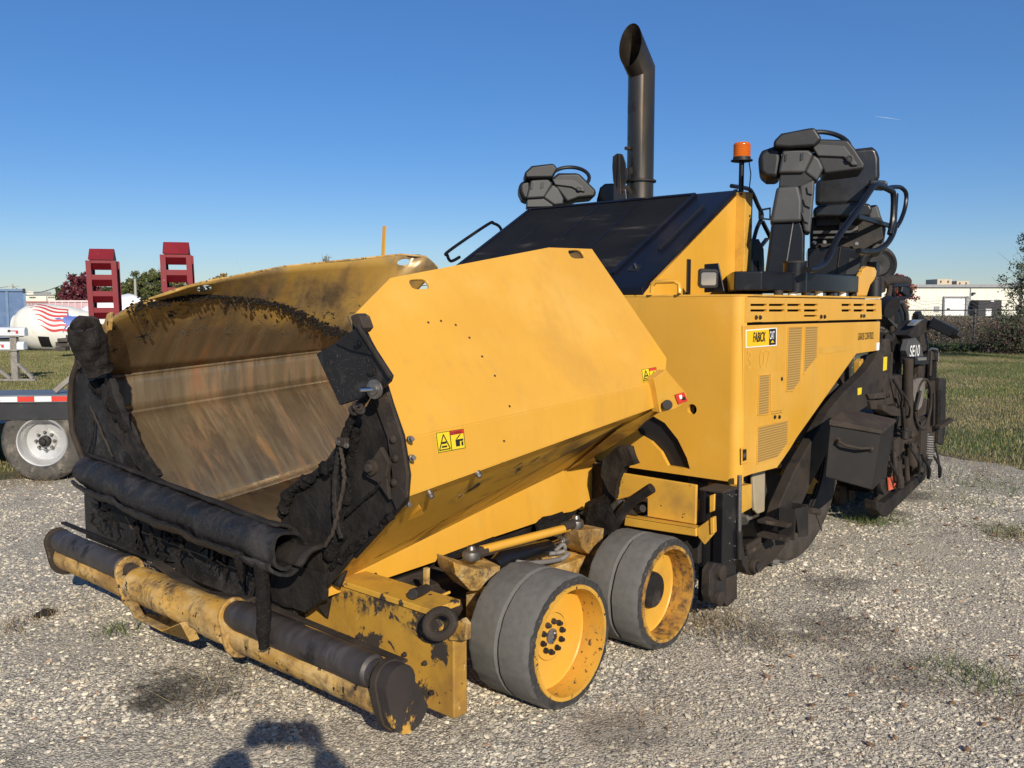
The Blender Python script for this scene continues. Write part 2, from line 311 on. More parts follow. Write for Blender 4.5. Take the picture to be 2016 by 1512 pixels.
# ================================================================== GROUND
BORDER = [(-30, 4.8), (-12, 6.2), (-4, 6.7), (.2, 6.88), (1.0, 7.1), (2.6, 6.9), (4.6, 5.7), (6.6, 3.9), (8.4, 1.6), (8.1, .8), (7.7, .2), (7.3, -.5), (7.6, -2.0), (9.5, -5.5), (13, -14), (10, -30), (-30, -30)]
def inside(x, y, poly=BORDER):
    c = False; n = len(poly)
    for i in range(n):
        (x1, y1), (x2, y2) = poly[i], poly[i-1]
        if (y1 > y) != (y2 > y) and x < (x2-x1)*(y-y1)/(y2-y1)+x1: c = not c
    return c
bp = []
for i in range(len(BORDER)):
    a, b = Vector(BORDER[i]), Vector(BORDER[(i+1) % len(BORDER)]); n = max(1, int((b-a).length/.09)) if i < 13 else 4
    for k in range(n):
        p = a.lerp(b, k/n)
        if i < 13: q = Vector((p.x, p.y, 0)); p = p+Vector((noise.fractal(q*1.1, 1, 2, 4), noise.fractal(q*1.1+Vector((7, 3, 1)), 1, 2, 4)))*.30
        bp.append((p.x, p.y, 0))
def gmat(name, build):
    m = bpy.data.materials.new(name); m.use_nodes = True; nt = m.node_tree; build(nt.nodes, nt.links, nt.nodes['Principled BSDF']); return m
def stains(N, L, vec, col, floor=.32):
    out_ = col
    for (u, v, rx, st) in ((345, 1358, .30, .30), (300, 1375, .16, .4), (1650, 1235, .34, .55), (1760, 1330, .30, .6), (1490, 1250, .3, .6), (1230, 1440, .25, .65), (1640, 1150, .25, .55), (1790, 975, .3, .4), (1760, 1010, .16, .4)):
        c = P(u, v, z=0); sb_ = N.new('ShaderNodeVectorMath'); sb_.operation = 'SUBTRACT'; L.new(vec, sb_.inputs[0]); sb_.inputs[1].default_value = c
        ln = N.new('ShaderNodeVectorMath'); ln.operation = 'LENGTH'; L.new(sb_.outputs[0], ln.inputs[0])
        nz = N.new('ShaderNodeTexNoise'); nz.inputs['Scale'].default_value = 7; nz.inputs['Detail'].default_value = 8; L.new(vec, nz.inputs[0])
        ma = N.new('ShaderNodeMath'); ma.operation = 'MULTIPLY_ADD'; L.new(nz.outputs[0], ma.inputs[0]); ma.inputs[1].default_value = rx*1.6; L.new(ln.outputs['Value'], ma.inputs[2])
        mr = N.new('ShaderNodeMapRange'); mr.interpolation_type = 'SMOOTHSTEP'; mr.inputs[1].default_value = rx*1.1; mr.inputs[2].default_value = rx*1.9; mr.inputs[3].default_value = st; mr.inputs[4].default_value = 1; L.new(ma.outputs[0], mr.inputs[0])
        sc = N.new('ShaderNodeVectorMath'); sc.operation = 'SCALE'; L.new(out_, sc.inputs[0]); L.new(mr.outputs[0], sc.inputs['Scale']); out_ = sc.outputs[0]
    return out_
def gravel(N, L, bs):
    tc = N.new('ShaderNodeTexCoord'); g = tc.outputs['Object']
    def vor(sc, feat='F1'):
        v = N.new('ShaderNodeTexVoronoi'); v.inputs['Scale'].default_value = sc; v.feature = feat; L.new(g, v.inputs['Vector']); return v
    def nz(sc, d=6):
        t = N.new('ShaderNodeTexNoise'); t.inputs['Scale'].default_value = sc; t.inputs['Detail'].default_value = d; t.inputs['Roughness'].default_value = .62; L.new(g, t.inputs[0]); return t.outputs[0]
    v1 = vor(85); v2 = vor(190)
    def cr(fac, stops):
        r = N.new('ShaderNodeValToRGB'); L.new(fac, r.inputs[0])
        for i, (p, c) in enumerate(stops):
            e = r.color_ramp.elements[i] if i < 2 else r.color_ramp.elements.new(p)
            e.position = p; e.color = (*c, 1)
        return r.outputs[0]
    def mix(f, a, b):
        x = N.new('ShaderNodeMix'); x.data_type = 'RGBA'
        if isinstance(f, float): x.inputs[0].default_value = f
        else: L.new(f, x.inputs[0])
        for s_, v in ((6, a), (7, b)):
            if isinstance(v, tuple): x.inputs[s_].default_value = (*v, 1)
            else: L.new(v, x.inputs[s_])
        return x.outputs[2]
    def mr(fac, a, b):
        r = N.new('ShaderNodeMapRange'); r.interpolation_type = 'SMOOTHSTEP'; r.inputs[1].default_value = a; r.inputs[2].default_value = b; L.new(fac, r.inputs[0]); return r.outputs[0]
    sp = N.new('ShaderNodeSeparateColor'); L.new(v1.outputs['Color'], sp.inputs[0])
    sp2 = N.new('ShaderNodeSeparateColor'); L.new(v2.outputs['Color'], sp2.inputs[0])
    st = [(0, (.30, .265, .20)), (.3, (.52, .46, .35)), (.6, (.66, .58, .44)), (.85, (.78, .69, .53)), (1, (.88, .80, .65))]
    c = mix(.45, cr(sp.outputs[0], st), cr(sp2.outputs[1], st))
    c = mix(mr(v1.outputs['Distance'], .42, .75), c, (.24, .21, .165))
    c = mix(mr(nz(1.1), .50, .75), c, (.42, .37, .29)); 
    c = mix(mr(nz(.45), .52, .72), c, (.50, .44, .33))
    stn = N.new('ShaderNodeMath'); stn.operation = 'MULTIPLY'; L.new(mr(nz(2.6), .58, .70), stn.inputs[0]); stn.inputs[1].default_value = .55
    c = mix(stn.outputs[0], c, (.10, .085, .065))
    L.new(stains(N, L, g, c), bs.inputs['Base Color']); bs.inputs['Roughness'].default_value = .95
    b1 = N.new('ShaderNodeBump'); b1.inputs['Strength'].default_value = .9; b1.inputs['Distance'].default_value = .008; b1.invert = True; L.new(v1.outputs['Distance'], b1.inputs['Height'])
    b2 = N.new('ShaderNodeBump'); b2.inputs['Strength'].default_value = .7; b2.inputs['Distance'].default_value = .004; b2.invert = True; L.new(v2.outputs['Distance'], b2.inputs['Height']); L.new(b1.outputs[0], b2.inputs['Normal'])
    b3 = N.new('ShaderNodeBump'); b3.inputs['Strength'].default_value = .6; b3.inputs['Distance'].default_value = .05; L.new(nz(3.5), b3.inputs['Height']); L.new(b2.outputs[0], b3.inputs['Normal'])
    L.new(b3.outputs[0], bs.inputs['Normal'])
m_gravel = gmat('crushed_limestone', gravel)
m_soil = M('lawn_soil', (.085, .085, .035), .95, var=.3, vscale=2, layers=[dict(col=(.19, .16, .08), scale=1.3, lo=.45, hi=.7, rough=.95, amt=.8), dict(col=(.05, .06, .02), scale=9, lo=.5, hi=.7, rough=.95, amt=.6)], bump=[(8, .5, .05), (60, .7, .02)])
gp = MB().add([(-2500, -2500, -.02), (2500, -2500, -.02), (2500, 2500, -.02), (-2500, 2500, -.02)], [(0, 1, 2, 3)]).build('ground', m_soil, smooth=False, fixn=False)
tag(gp, 'green and straw coloured lawn ground reaching to the trees', kind='structure')
gy = MB().add(bp, [tuple(range(len(bp)))])
me = bpy.data.meshes.new('gravel_yard'); me.from_pydata(gy.v, [], gy.f); b = bmesh.new(); b.from_mesh(me)
bmesh.ops.triangulate(b, faces=b.faces[:])
for f in b.faces:
    if f.normal.z < 0: f.normal_flip()
b.to_mesh(me); b.free(); me.materials.append(m_gravel)
gv = bpy.data.objects.new('gravel_yard', me); COL.objects.link(gv); tag(gv, 'pale crushed limestone yard the machine stands on', kind='structure')

# loose stones: geometry nodes scatter rough chips over patches near the viewer
def stone_mat(N, L, bs):
    oi = N.new('ShaderNodeObjectInfo'); r = N.new('ShaderNodeValToRGB'); L.new(oi.outputs['Random'], r.inputs[0])
    st = [(0, (.15, .14, .12)), (.12, (.28, .265, .235)), (.4, (.45, .405, .325)), (.62, (.57, .505, .385)), (.82, (.70, .61, .44)), (.95, (.80, .73, .59)), (1, (.36, .22, .14))]
    for i, (p, c) in enumerate(st):
        e = r.color_ramp.elements[i] if i < 2 else r.color_ramp.elements.new(p)
        e.position = p; e.color = (*c, 1)
    nz = N.new('ShaderNodeTexNoise'); nz.inputs['Scale'].default_value = .9; nz.inputs['Detail'].default_value = 5; L.new(oi.outputs['Location'], nz.inputs[0])
    mr = N.new('ShaderNodeMapRange'); mr.inputs[1].default_value = .36; mr.inputs[2].default_value = .62; mr.inputs[3].default_value = 1.12; mr.inputs[4].default_value = .84; L.new(nz.outputs[0], mr.inputs[0])
    mx = N.new('ShaderNodeVectorMath'); mx.operation = 'SCALE'; L.new(r.outputs[0], mx.inputs[0]); L.new(mr.outputs[0], mx.inputs['Scale'])
    L.new(stains(N, L, oi.outputs['Location'], mx.outputs[0]), bs.inputs['Base Color']); bs.inputs['Roughness'].default_value = .9
m_stone = gmat('stone_chip', stone_mat)
def scatter(name, poly, dens, smin, smax, seed, label):
    me = bpy.data.meshes.new(name); me.from_pydata([(a, b, .0) for a, b in poly], [], [tuple(range(len(poly)))]); 
    b = bmesh.new(); b.from_mesh(me); bmesh.ops.triangulate(b, faces=b.faces[:])
    for f in b.faces:
        f.normal_update()
        if f.normal.z < 0: f.normal_flip()
    b.to_mesh(me); b.free()
    o = bpy.data.objects.new(name, me); COL.objects.link(o); tag(o, label, kind='stuff')
    ng = bpy.data.node_groups.new(name, 'GeometryNodeTree'); N = ng.nodes; L = ng.links
    ng.interface.new_socket('Geometry', in_out='INPUT', socket_type='NodeSocketGeometry'); ng.interface.new_socket('Geometry', in_out='OUTPUT', socket_type='NodeSocketGeometry')
    gi = N.new('NodeGroupInput'); go = N.new('NodeGroupOutput')
    dp = N.new('GeometryNodeDistributePointsOnFaces'); dp.inputs['Density'].default_value = dens; dp.inputs['Seed'].default_value = seed
    ic = N.new('GeometryNodeMeshIcoSphere'); ic.inputs['Radius'].default_value = 1; ic.inputs['Subdivisions'].default_value = 1
    sp = N.new('GeometryNodeSetPosition'); nz_ = N.new('ShaderNodeTexNoise'); nz_.inputs['Scale'].default_value = 1.3+seed*.17
    sub = N.new('ShaderNodeVectorMath'); sub.operation = 'SUBTRACT'; sub.inputs[1].default_value = (.5, .5, .5); sc = N.new('ShaderNodeVectorMath'); sc.operation = 'SCALE'; sc.inputs['Scale'].default_value = 1.9
    L.new(nz_.outputs['Color'], sub.inputs[0]); L.new(sub.outputs[0], sc.inputs[0]); L.new(sc.outputs[0], sp.inputs['Offset']); L.new(ic.outputs[0], sp.inputs[0])
    sm = N.new('GeometryNodeSetMaterial'); sm.inputs['Material'].default_value = m_stone; L.new(sp.outputs[0], sm.inputs[0])
    ip = N.new('GeometryNodeInstanceOnPoints'); L.new(gi.outputs[0], dp.inputs[0]); pn = N.new('ShaderNodeTexNoise'); pn.inputs['Scale'].default_value = 1.6; pn.inputs['Detail'].default_value = 5; ps = N.new('GeometryNodeInputPosition'); L.new(ps.outputs[0], pn.inputs['Vector'])
    pm = N.new('ShaderNodeMapRange'); pm.inputs[1].default_value = .42; pm.inputs[2].default_value = .60; pm.inputs[3].default_value = .0; pm.inputs[4].default_value = .80; L.new(pn.outputs[0], pm.inputs[0])
    pr_ = N.new('FunctionNodeRandomValue'); pr_.data_type = 'FLOAT'; pr_.inputs[2].default_value = 0; pr_.inputs[3].default_value = 1; pr_.inputs['Seed'].default_value = seed+31
    lt = N.new('FunctionNodeCompare'); lt.data_type = 'FLOAT'; lt.operation = 'LESS_THAN'; L.new(pr_.outputs[1], lt.inputs[0]); L.new(pm.outputs[0], lt.inputs[1])
    dg_ = N.new('GeometryNodeDeleteGeometry'); dg_.domain = 'POINT'; L.new(dp.outputs[0], dg_.inputs[0]); L.new(lt.outputs[0], dg_.inputs[1]); L.new(dg_.outputs[0], ip.inputs['Points']); L.new(sm.outputs[0], ip.inputs['Instance'])
    rv = N.new('FunctionNodeRandomValue'); rv.data_type = 'FLOAT_VECTOR'; rv.inputs[0].default_value = (-.4, -.4, 0); rv.inputs[1].default_value = (.4, .4, 6.28); rv.inputs['Seed'].default_value = seed+5; L.new(rv.outputs[0], ip.inputs['Rotation'])
    r2 = N.new('FunctionNodeRandomValue'); r2.data_type = 'FLOAT_VECTOR'; r2.inputs[0].default_value = (.6, .45, .22); r2.inputs[1].default_value = (1.45, 1.2, .62); r2.inputs['Seed'].default_value = seed+9
    r3 = N.new('FunctionNodeRandomValue'); r3.data_type = 'FLOAT'; r3.inputs[2].default_value = 0; r3.inputs[3].default_value = 1; r3.inputs['Seed'].default_value = seed+11
    pw = N.new('ShaderNodeMath'); pw.operation = 'POWER'; pw.inputs[1].default_value = 3.2; L.new(r3.outputs[1], pw.inputs[0])
    ma = N.new('ShaderNodeMath'); ma.operation = 'MULTIPLY_ADD'; ma.inputs[1].default_value = smax-smin; ma.inputs[2].default_value = smin; L.new(pw.outputs[0], ma.inputs[0])
    s2 = N.new('ShaderNodeVectorMath'); s2.operation = 'SCALE'; L.new(r2.outputs[0], s2.inputs[0]); L.new(ma.outputs[0], s2.inputs['Scale']); L.new(s2.outputs[0], ip.inputs['Scale'])
    L.new(ip.outputs[0], go.inputs[0])
    md = o.modifiers.new('scatter', 'NODES'); md.node_group = ng; return o
def g2(pts): return [tuple(P(u, v, z=0).xy) for u, v in pts]
scatter('loose_gravel', g2([(-500, 1700), (2600, 1700), (2600, 1270), (-500, 1270)]), 5000, .004, .0145, 1, 'coarse pale stone chips in the foreground')
scatter('loose_gravel', g2([(-500, 1270), (2600, 1270), (2600, 1100), (-500, 1100)]), 4000, .0045, .0145, 2, 'pale stone chips around the wheels')
scatter('loose_gravel', g2([(-400, 1100), (2600, 1100), (2600, 975), (-400, 975)]), 1700, .0055, .016, 3, 'stone chips in the middle of the yard')

scatter('loose_gravel', g2([(-150, 975), (2250, 1010), (2010, 935), (1860, 905), (1740, 890), (500, 905), (-150, 962)]), 420, .009, .02, 4, 'stone chips at the far side of the yard')

def blades(name, pts, hmin, hmax, wd, mats, label, lean=.5, per=1):
    n = len(pts); P0 = np.array(pts, dtype=np.float32); P0 = np.repeat(P0, per, 0); n = len(P0)
    ang = np.random.rand(n)*6.283; h = (hmin+(hmax-hmin)*np.random.rand(n)); ln = np.random.rand(n)*lean; la = np.random.rand(n)*6.283
    P0[:, :2] += np.random.normal(0, .012 if per > 1 else 0, (n, 2))
    V = np.zeros((n, 3, 3), np.float32); dx = np.cos(ang)*wd/2; dy = np.sin(ang)*wd/2
    V[:, 0] = P0; V[:, 1] = P0; V[:, 2] = P0
    V[:, 0, 0] -= dx; V[:, 0, 1] -= dy; V[:, 1, 0] += dx; V[:, 1, 1] += dy
    V[:, 2, 0] += np.cos(la)*ln*h; V[:, 2, 1] += np.sin(la)*ln*h; V[:, 2, 2] += h
    me = bpy.data.meshes.new(name); me.vertices.add(n*3); me.vertices.foreach_set('co', V.ravel())
    me.loops.add(n*3); me.loops.foreach_set('vertex_index', np.arange(n*3, dtype=np.int32))
    me.polygons.add(n); me.polygons.foreach_set('loop_start', np.arange(0, n*3, 3, dtype=np.int32)); me.polygons.foreach_set('loop_total', np.full(n, 3, np.int32))
    for m in mats: me.materials.append(m)
    me.polygons.foreach_set('material_index', np.random.randint(0, len(mats), n).astype(np.int32)); me.update(); me.validate()
    o = bpy.data.objects.new(name, me); COL.objects.link(o); return tag(o, label, kind='stuff')
def leafm(name, c, rough=.6):
    m = M(name, c, rough, var=.25, vscale=.6); b = m.node_tree.nodes['Principled BSDF']
    return m
g1, g2m, g3, g4 = leafm('grass_green', (.075, .115, .022)), leafm('grass_olive', (.12, .13, .035)), leafm('grass_straw', (.30, .24, .11)), leafm('grass_dark', (.045, .075, .015))
def lawnpts(u0, u1, D0, D1, dens, z=-.02):
    w_ = (u1-u0)/FPX; area = w_*(D1**2-D0**2)/2; n = int(area*dens); out_ = []
    for _ in range(n):
        D = math.sqrt(random.random()*(D1**2-D0**2)+D0**2); u = random.uniform(u0, u1)
        h_ = Vector((FWD.x, FWD.y)).normalized(); q = Vector((CAM.x, CAM.y))+h_*D+Vector((RGT.x, RGT.y))*((u-1008)/FPX*D)
        if not inside(q.x+noise.noise(Vector((q.x, q.y, 0)))*.3, q.y): out_.append((q.x, q.y, z))
    return out_
LP_ = lawnpts(1740, 2120, 7.5, 33, 1700)
blades('grass', [p for p in LP_ if noise.noise(Vector((p[0]*.45, p[1]*.45, 0)))+random.gauss(0, .12) < .08], .018, .06, .008, [g1, g2m, g3, g1, g4], 'short lawn grass right of the paver')
blades('grass', [p for p in LP_ if noise.noise(Vector((p[0]*.45, p[1]*.45, 0)))+random.gauss(0, .12) >= .08 and random.random() < .7], .012, .045, .008, [g3, g3, g2m, leafm('grass_bleached', (.26, .21, .10))], 'straw coloured patches in the lawn right of the paver')
blades('grass', lawnpts(-90, 260, 9, 34, 1300), .02, .06, .010, [g1, g2m, g3, g3, g2m], 'sun bleached lawn grass behind the trailer')
blades('grass', lawnpts(260, 1740, 10, 30, 40), .03, .08, .02, [g1, g2m, g3], 'lawn grass beyond the paver')
blades('grass', lawnpts(1960, 2500, 6, 20, 200), .03, .08, .012, [g1, g2m, g3], 'lawn grass right of the yard')
# weeds and dry stems in the gravel
wp = []
def clump(u, v, n, r): 
    c = P(u, v, z=0)
    return [(c.x+random.gauss(0, r), c.y+random.gauss(0, r), 0) for _ in range(n)]
for u, v, n, r in ((1700, 1028, 260, .09), (1745, 1026, 140, .10), (1995, 1052, 200, .12), (1950, 1345, 130, .10), (1860, 1320, 80, .10), (225, 1247, 60, .05), (1915, 990, 120, .2), (1975, 965, 200, .2), (1900, 945, 200, .25), (1820, 960, 60, .15)): wp += clump(u, v, n, r)
blades('weeds', wp, .02, .11, .005, [g1, g2m, g4], 'low green weeds growing through the gravel', 1.6)
dp_ = []
for u, v, n, r in ((1420, 1225, 260, .12), (1380, 1240, 120, .08), (1500, 1262, 90, .12), (110, 935, 420, .16), (160, 925, 380, .14), (60, 950, 200, .18), (2000, 1060, 220, .14), (90, 1215, 60, .04), (20, 1240, 80, .06), (640, 1370, 70, .12), (1290, 1400, 40, .1), (1960, 930, 500, .35), (1880, 905, 400, .3), (400, 1395, 60, .1), (470, 1330, 70, .12), (1700, 1260, 60, .15), (1990, 1400, 120, .12)): dp_ += clump(u, v, n, r)
blades('dry_weeds', dp_, .02, .10, .004, [g3, leafm('dry_brown', (.20, .13, .07)), leafm('dry_dark', (.07, .05, .035))], 'dry brown weed stems in the gravel', 1.8)
# fallen leaves
mb = MB()
for i in range(150):
    if i in range(110, 142): continue
    if i < 60: c = P(random.uniform(1500, 2016), random.uniform(960, 1500), z=.012)
    elif i < 110: c = P(random.uniform(1850, 2016), random.uniform(925, 1080), z=.012)
    else: c = P(random.uniform(0, 700), random.uniform(1180, 1500), z=.012)
    a = random.random()*6.28; r_ = random.uniform(.012, .03); e1 = Vector((math.cos(a), math.sin(a), random.uniform(-.3, .3))); e2 = Vector((-math.sin(a), math.cos(a), random.uniform(-.3, .3)))
    mb.add([c-e1*r_, c-e2*r_*.55, c+e1*r_, c+e2*r_*.55, c+Vector((0, 0, .006))], [(0, 1, 4), (1, 2, 4), (2, 3, 4), (3, 0, 4)])
tag(mb.build('fallen_leaves', M('dead_leaf', (.22, .12, .06), .8, var=.5, vscale=1), fixn=False, smooth=False), 'dry brown fallen leaves scattered on the gravel', kind='stuff')
b = bmesh.new(); bmesh.ops.create_icosphere(b, subdivisions=3, radius=.045); cc = P(86, 1208, z=.012)
for v in b.verts: v.co = Vector((v.co.x*1.2, v.co.y*.8, v.co.z*.45))+noise.noise_vector(v.co*30)*.012
me = bpy.data.meshes.new('asphalt_lump'); b.to_mesh(me); b.free(); me.materials.append(m_tar); o = bpy.data.objects.new('asphalt_lump', me); o.location = cc; COL.objects.link(o)
tag(o, 'small black asphalt lump lying alone on the gravel left of the push roller', 'asphalt lump')

# ================================================================== FAR THINGS
def frame_box(mb, u0, u1, v0, v1, D, dep, mi=0):
    """a box standing square to the view at distance D, given the outline of its face"""
    return mb.prism([at(u0, v1, D), at(u1, v1, D), at(u1, v0, D), at(u0, v0, D)], FWD_H*dep, mi)
FWD_H = Vector((FWD.x, FWD.y, 0)).normalized()
def gz(u, D):    # point on the ground
    return Vector((CAM.x, CAM.y, 0))+FWD_H*D+Vector((RGT.x, RGT.y, 0))*((u-1008)/FPX*D)
def zat(v, D): return 1.7+(600-v)/FPX*D
def vbox(mb, u0, u1, z0, z1, D, dep, off=0, mi=0):
    a, b = gz(u0, D)+FWD_H*off, gz(u1, D)+FWD_H*off
    return mb.prism([Vector((a.x, a.y, z0)), Vector((b.x, b.y, z0)), Vector((b.x, b.y, z1)), Vector((a.x, a.y, z1))], FWD_H*dep, mi)
# beige metal building on the right
D = 140
m_siding = M('cream_siding', (.72, .70, .58), .5, var=.04)
nt = m_siding.node_tree; tc = nt.nodes.new('ShaderNodeTexCoord'); mp = nt.nodes.new('ShaderNodeMapping'); mp.inputs['Rotation'].default_value = (0, 0, -(YAW-math.pi/2)); nt.links.new(tc.outputs['Object'], mp.inputs[0])
wv = nt.nodes.new('ShaderNodeTexWave'); wv.inputs['Scale'].default_value = .8; wv.wave_profile = 'SIN'; nt.links.new(mp.outputs[0], wv.inputs[0]); cr = nt.nodes.new('ShaderNodeValToRGB'); cr.color_ramp.elements[0].position = .0; cr.color_ramp.elements[0].color = (.55, .53, .44, 1); cr.color_ramp.elements[1].position = .22; cr.color_ramp.elements[1].color = (.76, .735, .61, 1)
nt.links.new(wv.outputs['Fac'], cr.inputs[0]); nt.links.new(cr.outputs[0], nt.nodes['Principled BSDF'].inputs['Base Color'])
m_trim = M('grey_trim', (.26, .26, .27), .5); m_wdoor = M('white_door_paint', (.8, .8, .8), .5, var=.03); m_dark = M('dark_shelter', (.03, .03, .035), .8)
bd = tag(empty('warehouse', gz(1900, D)), 'long cream metal warehouse with a white loading door and black dock shelter beyond the fence', 'building')
def bpart(name, mat, u0, u1, v0, v1, dep, off=0, D=D, par=None):
    mb = vbox(MB(), u0, u1, max(0, zat(v1, D)), zat(v0, D), D, dep, off); o = mb.build(name, mat, smooth=False)
    p = par or bd; return setp(o, p)
def wmx(q): return q.matrix_basis.copy() if q.parent is None else wmx(q.parent) @ q.matrix_parent_inverse @ q.matrix_basis
def setp(o, p):
    o.parent = p; o.matrix_parent_inverse = wmx(p).inverted(); return o
bpart('wall', m_siding, 1700, 2700, 566, 640, 30, .0)
bpart('roof_edge', m_trim, 1698, 2702, 560.5, 566, 31, -.4)
bpart('wall_seam', m_trim, 1905, 1906.3, 567, 640, .1, -.15)
bpart('loading_door', m_wdoor, 1855, 1896, 586, 640, .1, -.12)
bpart('door_frame', m_trim, 1854, 1901, 583.5, 586, .4, -.4); bpart('door_frame', m_trim, 1852.5, 1855, 583.5, 640, .4, -.4); bpart('door_frame', m_trim, 1896, 1901, 583.5, 640, .4, -.4)
bpart('dock_shelter', m_dark, 1906.5, 1951, 591, 640, 2.5, -2.5); bpart('shelter_door', m_wdoor, 1920, 1931, 608, 640, .1, -2.65); bpart('shelter_sign', m_wdoor, 1929, 1935, 592, 594, .1, -2.65)
bpart('wall_lamp', m_dark, 1908, 1913, 576, 580, .4, -.5); bpart('door_window', m_dark, 1860, 1866, 607, 610, .05, -.2); bpart('small_window', m_trim, 1836, 1846, 603, 614, .05, -.1)
bpart('wall_vent', m_trim, 1968, 1988, 619, 624, .2, -.3); bpart('downpipe', m_trim, 2002, 2003.5, 566, 640, .15, -.2)
m_ac = M('beige_rooftop_unit', (.48, .40, .28), .6, var=.1)
for u0, u1, v in ((1858, 1887, 549), (1897, 1922, 552.5)):
    r_ = bpart('rooftop_unit', m_ac, u0, u1, v, 561, 4, 3)
    for k in (.1, .6):
        bpart('unit_louver', m_dark, u0+(u1-u0)*(k+.1), u0+(u1-u0)*(k+.17), v+3, v+7, .1, 2.88)
# low building far left
b2 = tag(empty('low_factory', gz(90, 260)), 'long low cream factory building far beyond the blue container', 'building')
for nm, m_, u0, u1, v0, v1, off in (('wall', m_siding, 54, 240, 581, 605, 0), ('upper_block', m_siding, 54, 67, 574, 583, 1), ('roof_edge', m_trim, 53, 241, 580, 581.5, -.3)):
    setp(vbox(MB(), u0, u1, max(0, zat(v1, 260)), zat(v0, 260), 260, 10, off).build(nm, m_, smooth=False), b2)
for k in range(4): setp(vbox(MB(), 63+k*3.2, 65+k*3.2, zat(587, 260), zat(584.5, 260), 260, .2, -.2).build('window', m_dark, smooth=False), b2)
for k in range(4): setp(vbox(MB(), 100+k*4, 102+k*4, zat(587, 260), zat(584, 260), 260, .2, -.2).build('window', m_dark, smooth=False), b2)
# shipping containers
def container(name, u0, u1, v0, D, mat, mat2, label, n, topz=None):
    z1 = zat(v0, D); B_ = gz(u1, D); r_ = tag(empty(name, B_), label, 'shipping container')
    nd = (B_-Vector((CAM.x, CAM.y, 0))).normalized(); ld = Vector((-nd.y, nd.x, 0)); W_ = (u1-u0)/FPX*D*.97
    def cb(a0, a1, z0_, z1_, dep, off=0): return MB().prism([B_+ld*a0+nd*off+Vector((0, 0, z0_)), B_+ld*a1+nd*off+Vector((0, 0, z0_)), B_+ld*a1+nd*off+Vector((0, 0, z1_)), B_+ld*a0+nd*off+Vector((0, 0, z1_))], nd*dep)
    setp(cb(0, W_, .12, z1, 2.4).build('container_body', mat, bevel=.02), r_); du = W_/n
    for k in range(n+1): setp(cb(du*(k-.07), du*(k+.07), .15, z1-.03, .06, -.06).build('side_rib', mat2, smooth=False), r_)
    setp(cb(0, W_, z1-.10, z1+.02, .08, -.09).build('top_rail', mat2, smooth=False), r_)
    setp(cb(-.06*du, .1*du, z1-.16, z1+.04, .12, -.12).build('corner_casting', m_dark, smooth=False), r_)
    setp(cb(0, W_, .05, .2, .08, -.08).build('bottom_rail', mat2, smooth=False), r_)
    return r_
m_cblue = M('container_blue', (.075, .14, .27), .5, var=.1, layers=[dict(col=(.16, .24, .36), scale=1.5, lo=.5, hi=.7, amt=.5)])
container('shipping_container', -260, 53, 570, 45, m_cblue, M('container_blue_rib', (.12, .20, .33), .5), 'blue corrugated shipping container at the left edge', 10)
m_cpink = M('container_faded', (.52, .34, .36), .6, var=.1)
container('shipping_container', 113, 250, 592, 62, m_cpink, M('container_faded_rib', (.66, .52, .52), .6), 'faded pink shipping container behind the white mixer drum', 12)
container('shipping_container', 20, 112, 593.5, 80, M('container_grey', (.40, .32, .32), .6), M('container_red_rib', (.42, .16, .15), .6), 'long low reddish container between blue container and mixer drum', 16)
# mixer drum lying on the lawn
DA, DBv = Vector(gz(30, 33.2)), Vector(gz(245, 33.8)); 
dl = (DBv-DA).length; da = Vector((DA.x, DA.y, .94)); db = Vector((DBv.x, DBv.y, .62)); dax = (db-da).normalized()
dprof = [(.0, .06), (.30, .05), (.34, .0), (.38, .0), (.40, .06), (.62, .22), (.78, .45), (.86, .75), (.885, .80), (.89, 1.25), (.88, 1.28), (.86, 1.9), (.80, 2.2), (.62, 3.0), (.42, 3.7), (.36, 3.95), (0, 3.96)]
m_drum = M('white_drum_paint', (.74, .72, .64), .45, var=.05, layers=[dict(col=(.42, .32, .2), scale=1.6, lo=.6, hi=.78, amt=.5), dict(col=(.5, .47, .38), scale=3, st=(1, 1, 3), lo=.5, hi=.8, amt=.4)])
dr = tag(empty('mixer_drum', (0, 0, 0)), 'white concrete mixer drum with red stripes and blue star lying on the lawn', 'mixer drum')
setp(MB().lathe(da, dax, dprof, 64).build('drum_shell', m_drum, ang=40), dr)
setp(MB().lathe(da-dax*.02, dax, [(.12, .03), (.27, .03), (.30, 0), (.26, .0), (.10, -.03)], 32, closed=True).build('drum_ring', M('rusty_ring', (.16, .07, .03), .8, var=.4)), dr)
toC = (CAM-da); toC = (toC-dax*toC.dot(dax)).normalized(); upd = dax.cross(toC)
if upd.z < 0: upd = -upd
def dsurf(t, ph, o_=.006):
    for (r0_, t0), (r1_, t1) in zip(dprof[1:], dprof[2:]):
        if t1 > t0 and t0 <= t <= t1: r_ = r0_+(r1_-r0_)*(t-t0)/(t1-t0); break
    return da+dax*t+(toC*math.cos(ph)+upd*math.sin(ph))*(r_+o_)
m_fred = M('flag_red', (.50, .05, .05), .5, var=.05); m_fblue = M('flag_blue', (.08, .14, .42), .5, var=.05)
for k in range(6):
    rows = []
    t0, t1 = (.55+.13*k, 2.0+.03*k); ph0 = R(66-13*k)
    for i in range(15):
        t = t0+(t1-t0)*i/14; w_ = R(6.0)*min(1, .25+i/6); ph = ph0+R(4.5)*math.sin(i/14*6.5+k*.4)-R(10)*(i/14)**1.5
        rows.append([dsurf(t, ph-w_/2), dsurf(t, ph+w_/2)])
    setp(MB().grid(rows).build('red_stripe', m_fred, fixn=False, smooth=False), dr)
ctr_t, ctr_p = 2.12, R(24)
star = []
for k in range(10):
    rr = (.56 if k % 2 == 0 else .2); a = R(90+36*k+18); star.append((ctr_t+rr*math.cos(a)*.9, ctr_p+rr*math.sin(a)*1.15))
mb = MB()
